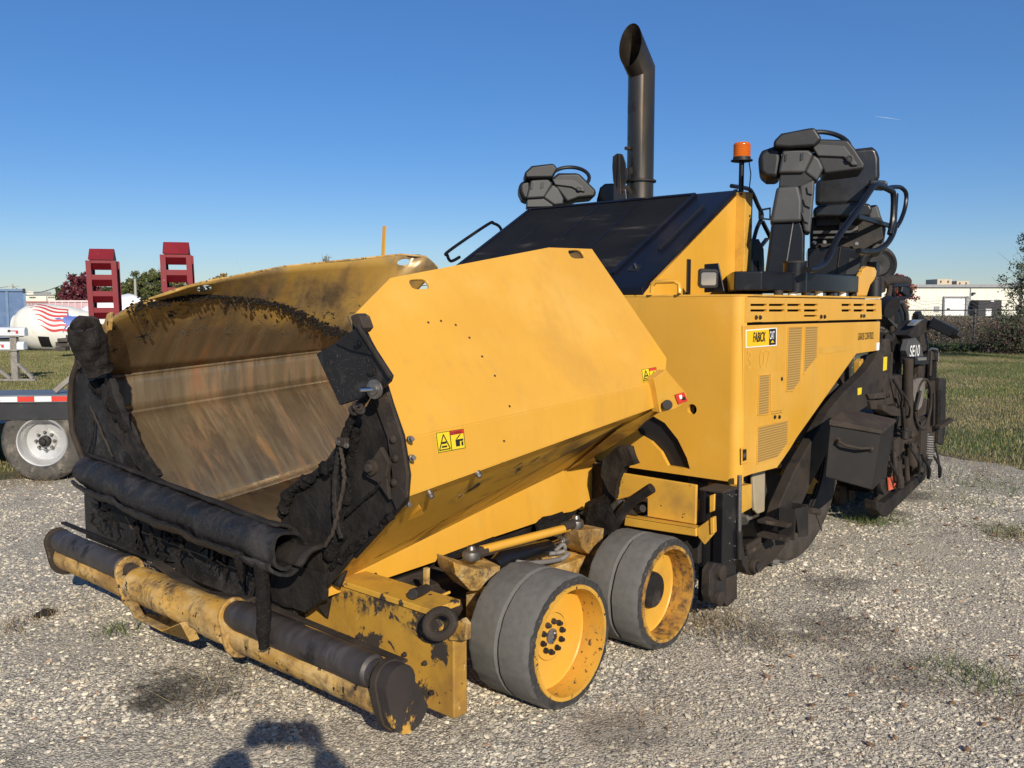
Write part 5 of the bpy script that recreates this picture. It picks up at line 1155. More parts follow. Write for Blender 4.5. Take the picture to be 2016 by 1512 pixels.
# ---- front wheels: tyre, rim, hub
def wheel(name, cx_, y0, R0, wd, bolts, label):
    o_ = empty(name, (cx_, y0, R0)); o_.parent = PV; o_['label'] = label
    g = .012
    pr = [(R0*.83, 0), (R0*.97, .004), (R0-.004, .018), (R0, .035), (R0, wd*.5-g), (R0-.016, wd*.5-g*.3), (R0-.016, wd*.5+g*.3), (R0, wd*.5+g), (R0, wd-.03), (R0-.006, wd-.01), (R0*.83, wd)]
    t = MB().lathe((0, 0, 0), (0, 1, 0), pr, 160, closed=True)
    for i in range(len(t.v)):
        v = Vector(t.v[i]); a = math.atan2(v.z, v.x)
        t.v[i] = tuple(v*(1)+Vector((v.x, 0, v.z)).normalized()*(noise.noise(v*14+Vector((cx_*9, 0, 0)))*.004+(noise.noise(v*30+Vector((cx_*9, 0, 0)))*.005 if (v.y < .025 or v.y > wd-.02) and math.hypot(v.x, v.z) > R0*.9 else noise.noise(v*60)*.0012))+Vector((0, noise.noise(v*48)*.006 if v.y < .02 else 0, 0)))
    n = 160
    for k in range(len(t.f)):
        ring_i = k//n
        if ring_i in (0, 10): t.mi[k] = 1
    t.build('tyre', [m_tread, m_sidewall], o_, ang=50)
    rr = R0*.84
    MB().lathe((0, 0, 0), (0, 1, 0), [(rr+.006, .004), (rr+.004, -.006), (rr-.012, -.006), (rr-.014, .045), (rr-.014, .10), (rr*.95, .108)], 96, caps=False).build('rim_lip', m_lipw1 if bolts else m_lipw2, o_, ang=30)
    MB().lathe((0, 0, 0), (0, 1, 0), [(rr*.95, .108), (rr*.93, .115), (.10, .115), (.10, .108), (.05, .108), (.034, .108), (.034, .14), (0, .14)], 64, caps=False).build('rim', m_yel_speck if not bolts else m_yel, o_, ang=30)
    if bolts:
        for k in range(10):
            a = 2*math.pi*(k+.3)/10
            bolt((math.cos(a)*.066, .108, math.sin(a)*.066), (0, -1, 0), .0095, m_darkmetal, o_, 'wheel_nut', .022)
        MB().lathe((0, .11, 0), (0, -1, 0), [(.036, 0), (.034, .006), (.026, .008), (.02, -.005), (0, -.01)], 24).build('hub', m_chrome, o_)
        MB().lathe((0, 0, 0), (0, 1, 0), [(.10, .1075), (.1015, .1065), (.103, .1075)], 48, caps=False).build('hub_ring', m_yel_dirty, o_)
    else:
        MB().lathe((0, .108, 0), (0, -1, 0), [(.092, 0), (.09, .02), (.084, .032), (.02, .038), (0, .038)], 40).build('hub_cap', m_rubber, o_)
    return o_
R0 = .279
w1 = wheel('front_wheel', .075, -.035, .284, .34, True, 'front bogie wheel with ring of ten nuts round a shiny hub')
w2 = wheel('front_wheel', .905, 0, R0, .31, False, 'second bogie wheel with round black rubber cap')
for wv_ in (w1, w2):
    c = copy_tree(wv_, PV); c.location = (wv_.location.x, Y2, wv_.location.z); c.rotation_euler.z = math.pi
    c['label'] = 'bogie wheel on the far side of the machine'
MB().cyl((.085, .2, R0), (.085, 2.9, R0), .045).cyl((.905, .2, R0), (.905, 2.9, R0), .045).build('bogie_axle', m_browntar, PV)
for y_ in (.48, 2.68): MB().beam((.0, y_, .32), (1.0, y_, .32), .07, .16).build('bogie_beam', m_yel_tar, PV, bevel=.008)
# ---- steering gear between the wheels
MB().prism([bandpt(630, 1184)+Vector((0, .05, 0)), bandpt(1118, 1006)+Vector((0, .05, 0)), Vector((1.35, 1.05, .25)), Vector((-.45, .86, .25))], (0, .02, 0)).build('side_frame', m_tar, PV)
MB().tube([P(948, 1083, y=.46), P(1118, 1039, y=.46)], .021, 20).build('drag_link', m_yel, PV)
for (u, v) in ((928, 1092), (1134, 1030)):
    c = P(u, v, y=.46)
    MB().lathe(c+Vector((0, 0, -.03)), (0, 0, 1), [(.022, 0), (.037, .008), (.041, .025), (.037, .045), (.02, .055), (.016, .07), (0, .07)], 24).build('ball_joint', m_steel, PV)
    MB().cyl(lerp(c, P(1030, 1062, y=.46), .05), lerp(c, P(1030, 1062, y=.46), .26), .026, n=10).build('joint_clamp', m_browntar, PV, bevel=.003)
MB().tube([P(975, 1112, y=.52), P(985, 1103, y=.52), P(1078, 1078, y=.52), P(1084, 1076, y=.52)], [.034, .042, .042, .03], 24).build('steering_cylinder', m_blackpaint, PV)
MB().cyl(P(1084, 1074, y=.52), P(1130, 1058, y=.52), .017).build('cylinder_rod', m_chrome, PV)
MB().cyl(P(1104, 1066, y=.52), P(1118, 1062, y=.52), .026, n=12).build('rod_collar', m_steel, PV, bevel=.003)
def hose(pts, r, name, mat, rib=0):
    pts = [Vector(p) for p in pts]; q = []
    n_ = len(pts)
    for i in range(n_-1):
        p0, p1, p2, p3 = pts[max(i-1, 0)], pts[i], pts[i+1], pts[min(i+2, n_-1)]
        for k in range(10):
            t = k/10; q.append(.5*((2*p1)+(-p0+p2)*t+(2*p0-5*p1+4*p2-p3)*t*t+(-p0+3*p1-3*p2+p3)*t**3))
    q.append(pts[-1])
    if rib:
        m = []; rr = []
        for i in range(len(q)-1):
            for k in range(3): m.append(lerp(q[i], q[i+1], k/3)); rr.append(r*(1 if len(rr) % 2 else .84))
        return MB().tube(m, rr, 10).build(name, mat, PV, ang=60)
    return MB().tube(q, r, 10).build(name, mat, PV)
m_greyhose = M('grey_braided_hose', (.17, .16, .15), .6, bump=[(120, .4, .003)])
hose(PP([(1082, 1090), (1100, 1088), (1112, 1083), (1108, 1072), (1092, 1086)], y=.48), .011, 'hydraulic_hose', m_greyhose, 1)
hose(PP([(1018, 1107), (1040, 1109), (1075, 1106), (1105, 1100), (1120, 1090)], y=.45), .013, 'hydraulic_hose', m_greyhose, 1)
hose(PP([(1150, 1105), (1168, 1085), (1180, 1055), (1192, 1015), (1222, 985)], y=.62), .022, 'corrugated_hose', m_rubber, 1)
hose(PP([(1205, 1050), (1212, 1030), (1232, 1000), (1262, 975), (1283, 961)], x=1.27), .030, 'thick_black_hose', m_rubber)
MB().cyl(P(1250, 992, x=1.3), P(1262, 984, x=1.3), .01).build('hose_fitting', m_chrome, PV)
MB().cyl(P(1255, 1003, x=1.32), P(1266, 1001, x=1.3), .022, n=12).build('hose_nut', m_darkmetal, PV, bevel=.003)
def block(front, back_v, name, mat, bev=.006, **k): return MB().prism(PP(front, **k), back_v).build(name, mat, PV, bevel=bev)
block([(893, 1107), (940, 1122), (986, 1114), (984, 1128), (942, 1164), (926, 1164), (897, 1132)], (.05, .16, .0), 'steering_knuckle', m_yel_tar, y=.40)
block([(1138, 1044), (1190, 1040), (1186, 1075), (1160, 1092), (1146, 1080)], (0, .12, 0), 'steering_knuckle', m_yel_tar, y=.42)
block([(1115, 1085), (1155, 1092), (1150, 1105), (1118, 1110), (1060, 1112), (1062, 1100)], (0, .1, 0), 'link_plate', m_yel_tar, y=.50)
hp = [bandpt(864, 1096), bandpt(972, 1056), bandpt(968, 1072), bandpt(866, 1112)]
MB().prism([p+Vector((0, -.01, 0)) for p in hp], (0, .03, 0)).build('hinge_bar', m_tar_clump, PV, bevel=.003)
hp = [bandpt(1058, 1035), bandpt(1138, 1002), bandpt(1134, 1018), bandpt(1062, 1052)]
MB().prism([p+Vector((0, -.01, 0)) for p in hp], (0, .03, 0)).build('hinge_bar', m_tar_clump, PV, bevel=.003)
for (a, b) in (((714, 1146), (742, 1135)), ((1060, 1030), (1108, 1013))): MB().cyl(bandpt(*a)+Vector((0, .012, 0)), bandpt(*b)+Vector((0, .012, 0)), .021).build('hinge_barrel', m_tar_clump, PV, bevel=.003)
block([(752, 1168), (792, 1185), (805, 1178), (805, 1202), (792, 1212), (752, 1192)], (0, .14, 0), 'valve_box', M('grey_paint', (.16, .18, .19), .5), x=-.36)
for (u, v, r) in ((822, 1190, .02), (845, 1178, .016), (830, 1205, .016), (812, 1170, .022)): MB().cyl(P(u, v, y=.30), P(u+28, v-10, y=.36), r, n=12).build('valve_fitting', m_darkmetal, PV, bevel=.003)
for (a, b) in (((852, 1180), (885, 1166)), ((856, 1195), (888, 1180))): MB().cyl(P(*a, y=.3), P(*b, y=.3), .006).build('brake_pipe', m_yel_dirty, PV)
MB().beam(P(840, 1118, y=.55), P(838, 1190, y=.55), .02, .02).build('frame_rib', m_yel_tar, PV)
# brackets and bolts on the wing underside
def undpt(u, v, o_=0): return PL(u, v, n_bot_f, n2)+n2*o_
MB().prism([undpt(*p) for p in ((787, 1018), (822, 988), (833, 1004), (803, 1024), (790, 1038))], n2*.03).build('limit_block', m_yel, PV, bevel=.003)
for u, v in ((790, 1076), (827, 1040), (864, 995), (939, 930), (900, 968), (845, 970)):
    bolt(undpt(u, v), n2+Vector((0, -.3, 0)), .011, m_steel, h=.025)
o = MB().beam(undpt(899, 970, .01), undpt(941, 946, .01), .02, .02).build('caked_strip', m_tar_clump, PV)
# decals
def decal(name, pts, mat, parent=None, n=None, off=.003, th=.002):
    a, b, c = [Vector(p) for p in pts[:3]]; nn_ = (b-a).cross(c-a).normalized()
    if nn_.dot(CAM-a) < 0: nn_ = -nn_
    return MB().prism([Vector(p)+nn_*off for p in pts], nn_*-th).build(name, mat, parent or PV, smooth=False)
def lowpt(u, v): return PL(u, v, n_bend_f, (n_bend_r-n_bend_f).cross(n_bot_f-n_bend_f))
def quad(A, B, C_, D_, u0, u1, v0, v1):
    f = lambda u, v: lerp(lerp(A, B, u), lerp(D_, C_, u), v)
    return [f(u0, v0), f(u1, v0), f(u1, v1), f(u0, v1)]
def text3d(body, o_, ex, ey, h, mat, parent, wscale=1.0, shear=0, name='lettering', off=.0012, bold=0):
    cu_ = bpy.data.curves.new(name, 'FONT'); cu_.body = body; cu_.size = 1; cu_.shear = shear; cu_.offset = bold
    t = bpy.data.objects.new(name, cu_); COL.objects.link(t); cu_.materials.append(mat)
    ex = Vector(ex).normalized(); ey = Vector(ey); ey = (ey-ex*ey.dot(ex)).normalized(); nz = ex.cross(ey)
    m = Matrix((ex*h*wscale*1.4, ey*h*1.4, nz*h)).transposed().to_4x4(); m.translation = Vector(o_)+nz*off
    dg_ = bpy.context.evaluated_depsgraph_get(); dg_.update(); me_ = bpy.data.meshes.new_from_object(t.evaluated_get(dg_)); bpy.data.objects.remove(t)
    me_.materials.clear(); me_.materials.append(mat); me_.transform(m); t = bpy.data.objects.new(name, me_); COL.objects.link(t); t.parent = parent; t['label'] = 'lettering ' + body if body.isascii() else 'warning lettering'; return t
def n_cam(A, B, D_):
    k_ = (B-A).cross(D_-A).normalized(); return k_ if k_.dot(CAM-A) > 0 else -k_
def warning(A, B, C_, D_, small=False):
    w0 = decal('warning_sticker', [A, B, C_, D_], m_signyel); w0['label'] = 'yellow warning sticker'
    q = lambda *a: quad(A, B, C_, D_, *a)
    f = lambda u, v: lerp(lerp(A, B, u), lerp(D_, C_, u), v)
    decal('red_header', q(.5, .97, .04, .24), m_red, w0, off=.004)
    for fr in ((.02, .98, .015, .035), (.02, .98, .965, .985), (.48, .50, .02, .98), (.015, .03, .02, .98), (.97, .985, .02, .98)): decal('border', q(*fr), m_black, w0, off=.0045)
    for (p, r) in (((.25, .14), (.06, .88)), ((.25, .14), (.44, .88)), ((.06, .88), (.44, .88))):
        a = f(*p); b = f(*r); nn_ = (B-A).cross(D_-A).normalized(); nn_ = nn_ if nn_.dot(CAM-A) > 0 else -nn_
        MB().beam(a+nn_*.005, b+nn_*.005, .0035, .0015, up=nn_).build('triangle_edge', m_black, w0, smooth=False)
    decal('symbol', q(.17, .33, .5, .6), m_black, w0, off=.0045); decal('symbol', q(.16, .34, .70, .78), m_black, w0, off=.0045)
    decal('symbol', q(.66, .80, .5, .84), m_black, w0, off=.0045); decal('symbol', q(.80, .93, .50, .60), m_black, w0, off=.0045)
    decal('symbol', q(.86, .92, .64, .84), m_black, w0, off=.0045)
    decal('symbol', [f(.68, .48), f(.82, .27), f(.86, .27), f(.72, .48)], m_black, w0, off=.0045)
    if not small: text3d('\u25b2 WARNING', f(.52, .22)+n_cam(A, B, D_)*.004, B-A, A-D_, (A-D_).length*.14, m_black, w0, .62)
    return w0
warning(lowpt(856, 852), lowpt(912, 843), lowpt(916, 882), lowpt(861, 892))
def uppt(u, v): return PL(u, v, n_bend_f, nn)
warning(uppt(1262, 728), uppt(1291, 723), uppt(1294, 748), uppt(1265, 754), True)
d0 = decal('red_sticker', PP([(1328, 777), (1346, 772), (1353, 789), (1335, 796)], y=.165), m_red)
decal('sticker_symbol', PP([(1336, 778), (1341, 777), (1343, 784), (1338, 786)], y=.162), m_white, d0); decal('sticker_symbol', PP([(1342, 782), (1348, 781), (1349, 787), (1343, 788)], y=.162), m_black, d0)
# small burn holes in the wing
for (u, v) in ((843, 635), (868, 632), (897, 640), (924, 665), (949, 702), (974, 740), (1003, 800), (992, 868)):
    MB().lathe(uppt(u, v)+n*.0005 if v < 820 else lowpt(u, v)+Vector((0, -.0005, 0)), n, [(.0055, 0), (.0055, .0015), (0, .0015)], 10).build('bolt_hole', m_browntar, PV)

# ---- body: front face, rounded corner, side door, top strip
ft = [(.06, .725), (.85, .725), (1.0, .74), (1.28, .92), (1.34, 1.25), (2.2, 1.25), (2.2, .72), (3.1, .72), (3.1, 1.745), (.06, 1.745)]
ff_ = MB().prism([Vector((1.62, a, b)) for a, b in ft], (.03, 0, 0)).build('front_panel', m_yel, PV)
cu = MB().prism(PP([(1243, 858), (1268, 872), (1288, 893), (1302, 920), (1346, 927), (1340, 905), (1322, 868), (1296, 835), (1262, 815), (1225, 830)], x=1.55), (.2, 0, 0))
cu.cyl(P(1350, 808, x=1.55), P(1350, 808, x=1.55)+Vector((.2, 0, 0)), .030)
cut(ff_, cu)
MB().box(1.655, 1.66, .3, 1.1, .73, 1.3).build('slot_backing', m_black, PV)
arc = [(1.62+.06-.06*math.cos(R(a)), .06-.06*math.sin(R(a))) for a in range(0, 91, 9)]
arc2 = [(1.62+.06-.045*math.cos(R(a)), .06-.045*math.sin(R(a))) for a in range(90, -1, -9)]
MB().prism([Vector((a, b, .712)) for a, b in arc+arc2], (0, 0, 1.033)).build('corner_panel', m_yel, PV, ang=40)
MB().prism([Vector(p) for p in ((1.62, 3.1, 1.745), (1.62, .06, 1.745), (1.64, .015, 1.745), (1.68, 0, 1.745), (3.77, 0, 1.745), (3.77, 3.16, 1.745), (1.68, 3.16, 1.745))], (0, 0, .012)).build('top_deck', m_yel_dirty, PV, bevel=.004)
strip_o = MB().prism([P(1468, 585, y=0), P(1735, 590, y=0), P(1736, 628, y=0), P(1467, 635, y=0)], (0, .02, 0)).build('top_side_panel', m_yel, PV, bevel=.004)
cu = MB()
slots = [(1477.5, 1510), (1514, 1545), (1550, 1577), (1583, 1610), (1657, 1676), (1680.5, 1701.5), (1705.5, 1725)]
for a, b in slots:
    for (v0, v1) in ((598, 602.5), (609, 613.5)):
        pts = [P(a, v0, y=-.05), P(b, v0, y=-.05), P(b, v1, y=-.05), P(a, v1, y=-.05)]
        pts = [Vector((P(q[0], q[1], y=0).x, -.05, P(q[0], q[1], y=0).z)) for q in ((a, v0), (b, v0), (b, v1), (a, v1))]
        cu.prism(pts, (0, .2, 0))
pts = [Vector((P(q[0], q[1], y=0).x, -.05, P(q[0], q[1], y=0).z)) for q in ((1583, 620), (1609, 620), (1609, 623.5), (1583, 623.5))]
cu.prism(pts, (0, .2, 0)); cut(strip_o, cu)
MB().box(1.72, 3.77, .10, .11, 1.50, 1.74).box(3.75, 3.77, .02, .11, 1.45, 1.74).build('vent_backing', m_black, PV)
for u, v in ((1488, 625), (1496, 625), (1616, 623.5), (1623, 623.5), (1695, 622), (1700.5, 622)): bolt(P(u, v, y=-.001), (0, -1, 0), .010, m_darkmetal, h=.01)
for u, v in ((1492, 632), (1620, 630), (1698, 628)): MB().beam(P(u-9, v, y=-.004), P(u+9, v-.6, y=-.004), .008, .012).build('panel_hinge', m_yel_dirty, PV, bevel=.002)
door = [(1464, 640.5), (1733, 633), (1731, 690), (1686, 696.5), (1569, 861.6), (1555, 885), (1530, 921), (1479, 934), (1463, 940)]
d_o = MB().prism(PP(door, y=.0), (0, .02, 0)).build('side_door', m_yel, PV, bevel=.004)
for nm, q in (('tall', [(1551, 644), (1579, 643), (1575, 750.5), (1561, 769), (1547, 770)]), ('wedge', [(1584, 643), (1609.5, 642.5), (1607.7, 704), (1581, 737)]), ('small', [(1494, 739), (1515, 737), (1513, 815), (1491, 817)]), ('low', [(1491, 840), (1551, 827), (1550, 873.5), (1530, 901), (1489, 913)])):
    cc = [Vector((p.x, 0, p.z)) for p in PP(q, y=0)]
    ctr = sum(cc, Vector())/len(cc)
    MB().prism([p+Vector((0, -.0015, 0)) for p in cc], (0, .002, 0)).build('vent_mesh', m_grillevent, d_o, bevel=.001)
    fr = MB()
    for i in range(len(cc)): fr.beam(cc[i]+Vector((0, -.003, 0)), cc[(i+1) % len(cc)]+Vector((0, -.003, 0)), .006, .004, up=(0, 1, 0))
    fr.build('vent_frame', m_yel, d_o, smooth=False)
MB().prism(PP([(1519, 736), (1543, 733), (1541, 808), (1518, 811)], y=-.006), (0, .006, 0)).build('filler_flap', m_yel, d_o, bevel=.003)
MB().lathe(P(1539, 746, y=-.006), (0, -1, 0), [(.012, 0), (.012, .003), (.005, .004)], 16).build('flap_lock', m_darkmetal, d_o)
for u in (1525, 1534): bolt(P(u, 821, y=-.001), (0, -1, 0), .009, m_darkmetal, d_o, h=.008)
MB().beam(P(1519, 813, y=-.004), P(1540, 810, y=-.004), .01, .01).build('flap_hinge', m_yel_dirty, d_o, bevel=.002)
MB().prism(PP([(1460, 882), (1473, 879), (1473, 911), (1460, 915)], y=-.006), (0, .006, 0)).build('latch_plate', m_yel, d_o, bevel=.003)
MB().prism(PP([(1463, 885), (1470, 884), (1470, 906), (1463, 908)], y=-.009), (0, .003, 0)).build('door_latch', m_blackpaint, d_o, bevel=.002)
MB().prism(PP([(1464.5, 893), (1469, 892), (1469, 900), (1464.5, 901)], y=-.013), (0, .004, 0)).build('latch_paddle', m_steel, d_o, bevel=.001)
# dealer sticker with its lettering
st = decal('dealer_sticker', PP([(1467.5, 649.5), (1528.5, 645), (1528, 680.5), (1467.5, 685)], y=0), m_white); st['label'] = 'yellow and black dealer sticker'
decal('sticker_field', PP([(1469, 651.5), (1513, 648), (1513, 679.5), (1469, 683)], y=-.001), m_signor, st)
decal('sticker_field', PP([(1513, 648), (1526.8, 646.8), (1526.6, 678.3), (1513, 679.5)], y=-.001), m_black, st)
text3d('FABICK', P(1482, 673.5, y=-.006), (1, 0, 0), (0, 0, 1), .055, m_black, st, .60, .2, bold=.012)
text3d('CAT', P(1514.4, 667.5, y=-.006), (1, 0, 0), (0, 0, 1), .045, m_white, st, .52, .0, bold=.015)
decal('sticker_triangle', PP([(1517, 675), (1520.3, 669.5), (1523.5, 674.5)], y=-.004), m_signor, st)
text3d('GRADE CONTROL', P(1688.5, 669.5, y=-.001), (1, 0, 0), (0, 0, 1), .050, m_black, PV, .52, .25)
text3d('3  07', P(1469, 727, y=-.001), (1, 0, 0), (0, 0, 1), .105, m_ghost, PV, 1.0)
decal('small_label', PP([(1725, 675), (1731, 674), (1730, 689), (1725, 690)], y=-.001), m_white)
# faint outline where an old sticker was
decal('old_sticker_patch', PP([(1612, 683), (1679, 676), (1679, 690), (1612, 697)], y=.0015), M('aged_yellow_patch', (.58, .315, .045), .45), th=.001)
# ---- behind the door: wheel guard, fuel box
block([(1482, 930), (1507, 922), (1506, 1007), (1492, 1012), (1486, 1005)], (0, .02, 0), 'inner_guard', M('faded_guard_paint', (.36, .30, .20), .6, var=.2), y=.10)
block([(1456, 958), (1481, 953), (1481, 1000), (1456, 1014)], (0, .2, 0), 'side_tool_box', m_yel_speck, y=.06)
MB().box(1.68, 3.5, .30, .34, .70, 1.7).box(1.68, 1.72, .02, .34, .95, 1.7).build('inner_bulkhead', m_black, PV)
# ---- lower front frames beside the second wheel
block([(1224, 931), (1371, 955), (1369, 1033), (1274, 1017), (1274, 982), (1252, 975), (1213, 985), (1211, 955)], (.02, 0, 0), 'fender_plate', m_yel_speck, x=1.36)
block([(1230, 1018), (1370, 1040), (1371, 1057), (1228, 1035)], (.07, 0, 0), 'fender_beam', m_yel_speck, x=1.30)
MB().prism([P(1230, 1017.5, x=1.295), P(1371, 1040, x=1.295), P(1371, 1034, x=1.38), P(1235, 1013, x=1.38)], (0, 0, .004)).build('fender_ledge', m_yel_speck, PV)
block([(1371, 1040), (1398, 1021), (1404, 1023), (1404, 1052), (1386, 1073), (1374, 1058)], (.02, 0, 0), 'fender_gusset', m_yel_speck, x=1.31)
block([(1397, 1020), (1405, 1019), (1406, 1051), (1398, 1053)], (.05, .01, 0), 'fender_gusset_edge', m_yel, x=1.30)
block([(1372, 984), (1383, 982), (1383, 1006), (1372, 1008)], (.02, 0, 0), 'inner_bracket', m_yel_speck, x=1.5)
block([(1396, 976), (1407, 972), (1406, 1006), (1396, 1010)], (.02, 0, 0), 'inner_bracket', m_yel_speck, x=1.4)
rows = []
for i in range(9):
    a = R(100+20*i)
    rows.append([Vector((1.40+.16*math.cos(a)*.9, yy, .93+.17*math.sin(a))) for yy in (.62, .70, .80)])
o = MB().prism(PP([(1186, 905), (1215, 878), (1236, 880), (1250, 915), (1228, 920), (1214, 950), (1210, 985), (1196, 968), (1184, 935)], x=1.32), (.06, 0, 0)).build('tarred_deflector', m_tar, PV); roughen(o, .006, 14, maxlen=.03)
o = block([(1160, 1000), (1200, 985), (1212, 1040), (1180, 1060), (1150, 1050)], (.1, .1, 0), 'tarred_housing', m_tar_clump, bev=0, x=1.12); roughen(o, .012, 14, maxlen=.03)
MB().box(1.38, 1.6, .1, .9, .3, .45).build('cross_frame', m_browntar, PV, bevel=.01)
# ---- tow point channel and chrome rod
cx0, cx1 = 1.41, 1.58
zt, zb = .70, .09
mb = MB().prism([(cx0, .12, zb), (cx0, .085, zb), (cx0+.02, .085, zb), (cx0+.02, .035, zb), (cx0, .035, zb), (cx0, -.02, zb), (cx1, -.02, zb), (cx1, .12, zb)], (0, 0, zt-zb)).build('tow_point_channel', m_blackpaint, PV, bevel=.004)
MB().box(cx0+.018, cx0+.0205, .036, .084, zb+.02, zt-.02).build('channel_groove', m_black, PV)
MB().box(cx0-.002, cx1+.002, -.022, .122, zt, zt+.014).build('channel_cap', m_browntar, PV, bevel=.004)
for u, v in ((1436, 974), (1441, 977), (1449, 974), (1437, 1020), (1447, 1027), (1436, 1070), (1447, 1075), (1436, 1104), (1446, 1102)): MB().lathe(P(u, v, y=-.022), (0, -1, 0), [(.006, 0), (.005, .003), (0, .004)], 8).build('rivet', m_steel, PV)
MB().cyl(P(1456, 935, y=-.03), P(1455, 1045, y=-.03), .013).build('leveling_rod', m_chrome, PV)
MB().cyl(P(1455, 1045, y=-.03), P(1456, 1100, y=-.03), .018).build('leveling_cylinder', m_darkmetal, PV)
MB().beam(P(1456, 1078, y=-.03), P(1462, 1112, y=-.03), .03, .04).build('cylinder_clevis', m_darkmetal, PV, bevel=.005)
hl = [(1398, 1125), (1408, 1108), (1424, 1110), (1430, 1125), (1430, 1175), (1420, 1190), (1402, 1188), (1396, 1170)]
block(hl, (0, .05, 0), 'tow_point_plate', m_darkmetal, y=-.06)
for u, v in ((1417, 1126), (1413, 1178)): MB().lathe(P(u, v, y=-.06), (0, -1, 0), [(.04, 0), (.04, .02), (.03, .024), (.012, .026), (0, .026)], 24).build('guide_roller', m_browntar, PV)
block([(1428, 1140), (1452, 1130), (1452, 1178), (1432, 1196), (1424, 1180)], (0, .1, 0), 'channel_foot', m_browntar, y=-.03)
# ---- rear drive wheel
rw = empty('rear_wheel', (2.78, .14, .755)); rw.parent = PV; rw['label'] = 'big rear drive wheel half hidden by the tow arm'
tp = [(.50, .02), (.60, 0), (.70, .0), (.735, .02), (.755, .05), (.755, .52), (.73, .55), (.60, .57), (.50, .55)]
t_ = MB().lathe((0, 0, 0), (0, 1, 0), tp, 72, closed=True)
for k_ in range(len(t_.f)): t_.mi[k_] = 1 if k_//72 in (0, 1, 2, 8) else 0
t_.build('tyre', [m_tread, m_rearside], rw, ang=50)
lugs = MB()
for k in range(26):
    a = 2*math.pi*k/26; c_, s_ = math.cos(a), math.sin(a); t_ = Vector((-s_, 0, c_)); r0v = Vector((c_, 0, s_))
    for (ya, yb, sg) in ((.03, .27, 1), (.30, .54, -1)):
        p0 = r0v*.752+Vector((0, ya, 0)); p1 = r0v*.752+Vector((0, yb, 0))+t_*(.07*sg)
        lugs.beam(p0, p1, .06, .035, up=r0v)
tag(lugs.build('tread_lugs', m_tread, rw, bevel=.004), kind=None)
MB().lathe((0, 0, 0), (0, 1, 0), [(.50, .02), (.49, .03), (.47, .12), (.40, .16), (.2, .18), (.15, .1), (0, .1)], 48, caps=False).build('rim', m_browntar, rw)
for k in range(10): a = 2*math.pi*k/10; bolt((math.cos(a)*.17, .11, math.sin(a)*.17), (0, -1, 0), .016, m_yel_dirty, rw, 'wheel_nut', .03)
c = copy_tree(rw, PV); c.location.y = Y2-.14; c.rotation_euler.z = math.pi; c['label'] = 'rear drive wheel on the far side'
# ---- tow arm
arm = [(1462, 1103), (1482, 1083), (1508, 1064), (1524, 1035), (1535, 995), (1566, 925), (1602, 862), (1632, 810), (1660, 775), (1704, 732), (1722, 708), (1735, 678), (1742, 667), (1753, 667), (1755, 700), (1752, 745), (1722, 790), (1690, 812), (1660, 828), (1648, 850), (1622, 905), (1596, 955), (1576, 1000), (1562, 1035), (1548, 1072), (1528, 1100), (1500, 1124), (1484, 1134), (1470, 1128)]
o = MB().prism(PP(arm, y=.0), (0, .07, 0)).build('tow_arm', m_armbrown, PV, bevel=.008)
for r_k, m_k in ((.042, m_browntar), (.028, m_darkmetal)): MB().cyl(P(1481, 1113, y=0), P(1481, 1113, y=0)+Vector((0, -.03 if r_k > .03 else -.045, 0)), r_k).build('arm_pivot', m_k, PV, bevel=.004)
MB().beam(P(1468, 1078, y=-.02), P(1496, 1062, y=-.02), .02, .03).beam(P(1470, 1088, y=-.02), P(1498, 1072, y=-.02), .02, .03).build('pivot_ears', m_browntar, PV, bevel=.004)
decal('yellow_decal', PP([(1739, 703), (1746, 702), (1745, 728), (1738, 730)], y=0), m_signyel)
decal('yellow_decal', PP([(1688, 764), (1696, 763), (1695, 776), (1688, 778)], y=0), m_signyel)
# bracket with its upright socket on the arm
block([(1566, 1002), (1592, 996), (1591, 1056), (1573, 1058)], (0, .006, 0), 'socket_side', m_darkmetal, y=-.20)
x0, x1 = P(1566, 1000, y=-.20).x, P(1591, 1000, y=-.20).x; z0, z1 = P(1580, 1057, y=-.20).z, P(1580, 998, y=-.20).z
MB().box(x0, x0+.008, -.20, -.10, z0, z1).box(x1-.008, x1, -.20, -.10, z0, z1).box(x0, x1, -.106, -.10, z0, z1).build('bracket_socket', m_darkmetal, PV, bevel=.002)
MB().box(x0-.06, x0+.05, -.18, .0, z0+.0, z0+.02).box(x0-.06, x0+.05, -.18, .0, z0+.08, z0+.10).build('bracket_shelf', m_browntar, PV, bevel=.003)
MB().beam(P(1546, 1000, y=-.02), P(1550, 1026, y=-.02), .05, .03).build('bracket_rib', m_darkmetal, PV, bevel=.003)
MB().cyl(P(1594, 1005, y=-.16), P(1612, 1008, y=-.16), .02, n=12).build('bracket_pin', m_browntar, PV, bevel=.003)
rope([P(1606, 1010, y=-.16), P(1612, 1028, y=-.16), P(1618, 1045, y=-.16)], .004, 'retaining_cord', m_browntar)
hose(PP([(1592, 998), (1604, 968), (1614, 930), (1622, 880)], y=.08), .009, 'hydraulic_hose', m_rubber)
hose(PP([(1598, 998), (1610, 968), (1620, 930), (1626, 880)], y=.06), .009, 'hydraulic_hose', m_rubber)
MB().cyl(P(1594, 955, y=.12), P(1594, 955, y=.2), .06, n=10).build('hub_flange', m_yel_dirty, PV, bevel=.004)
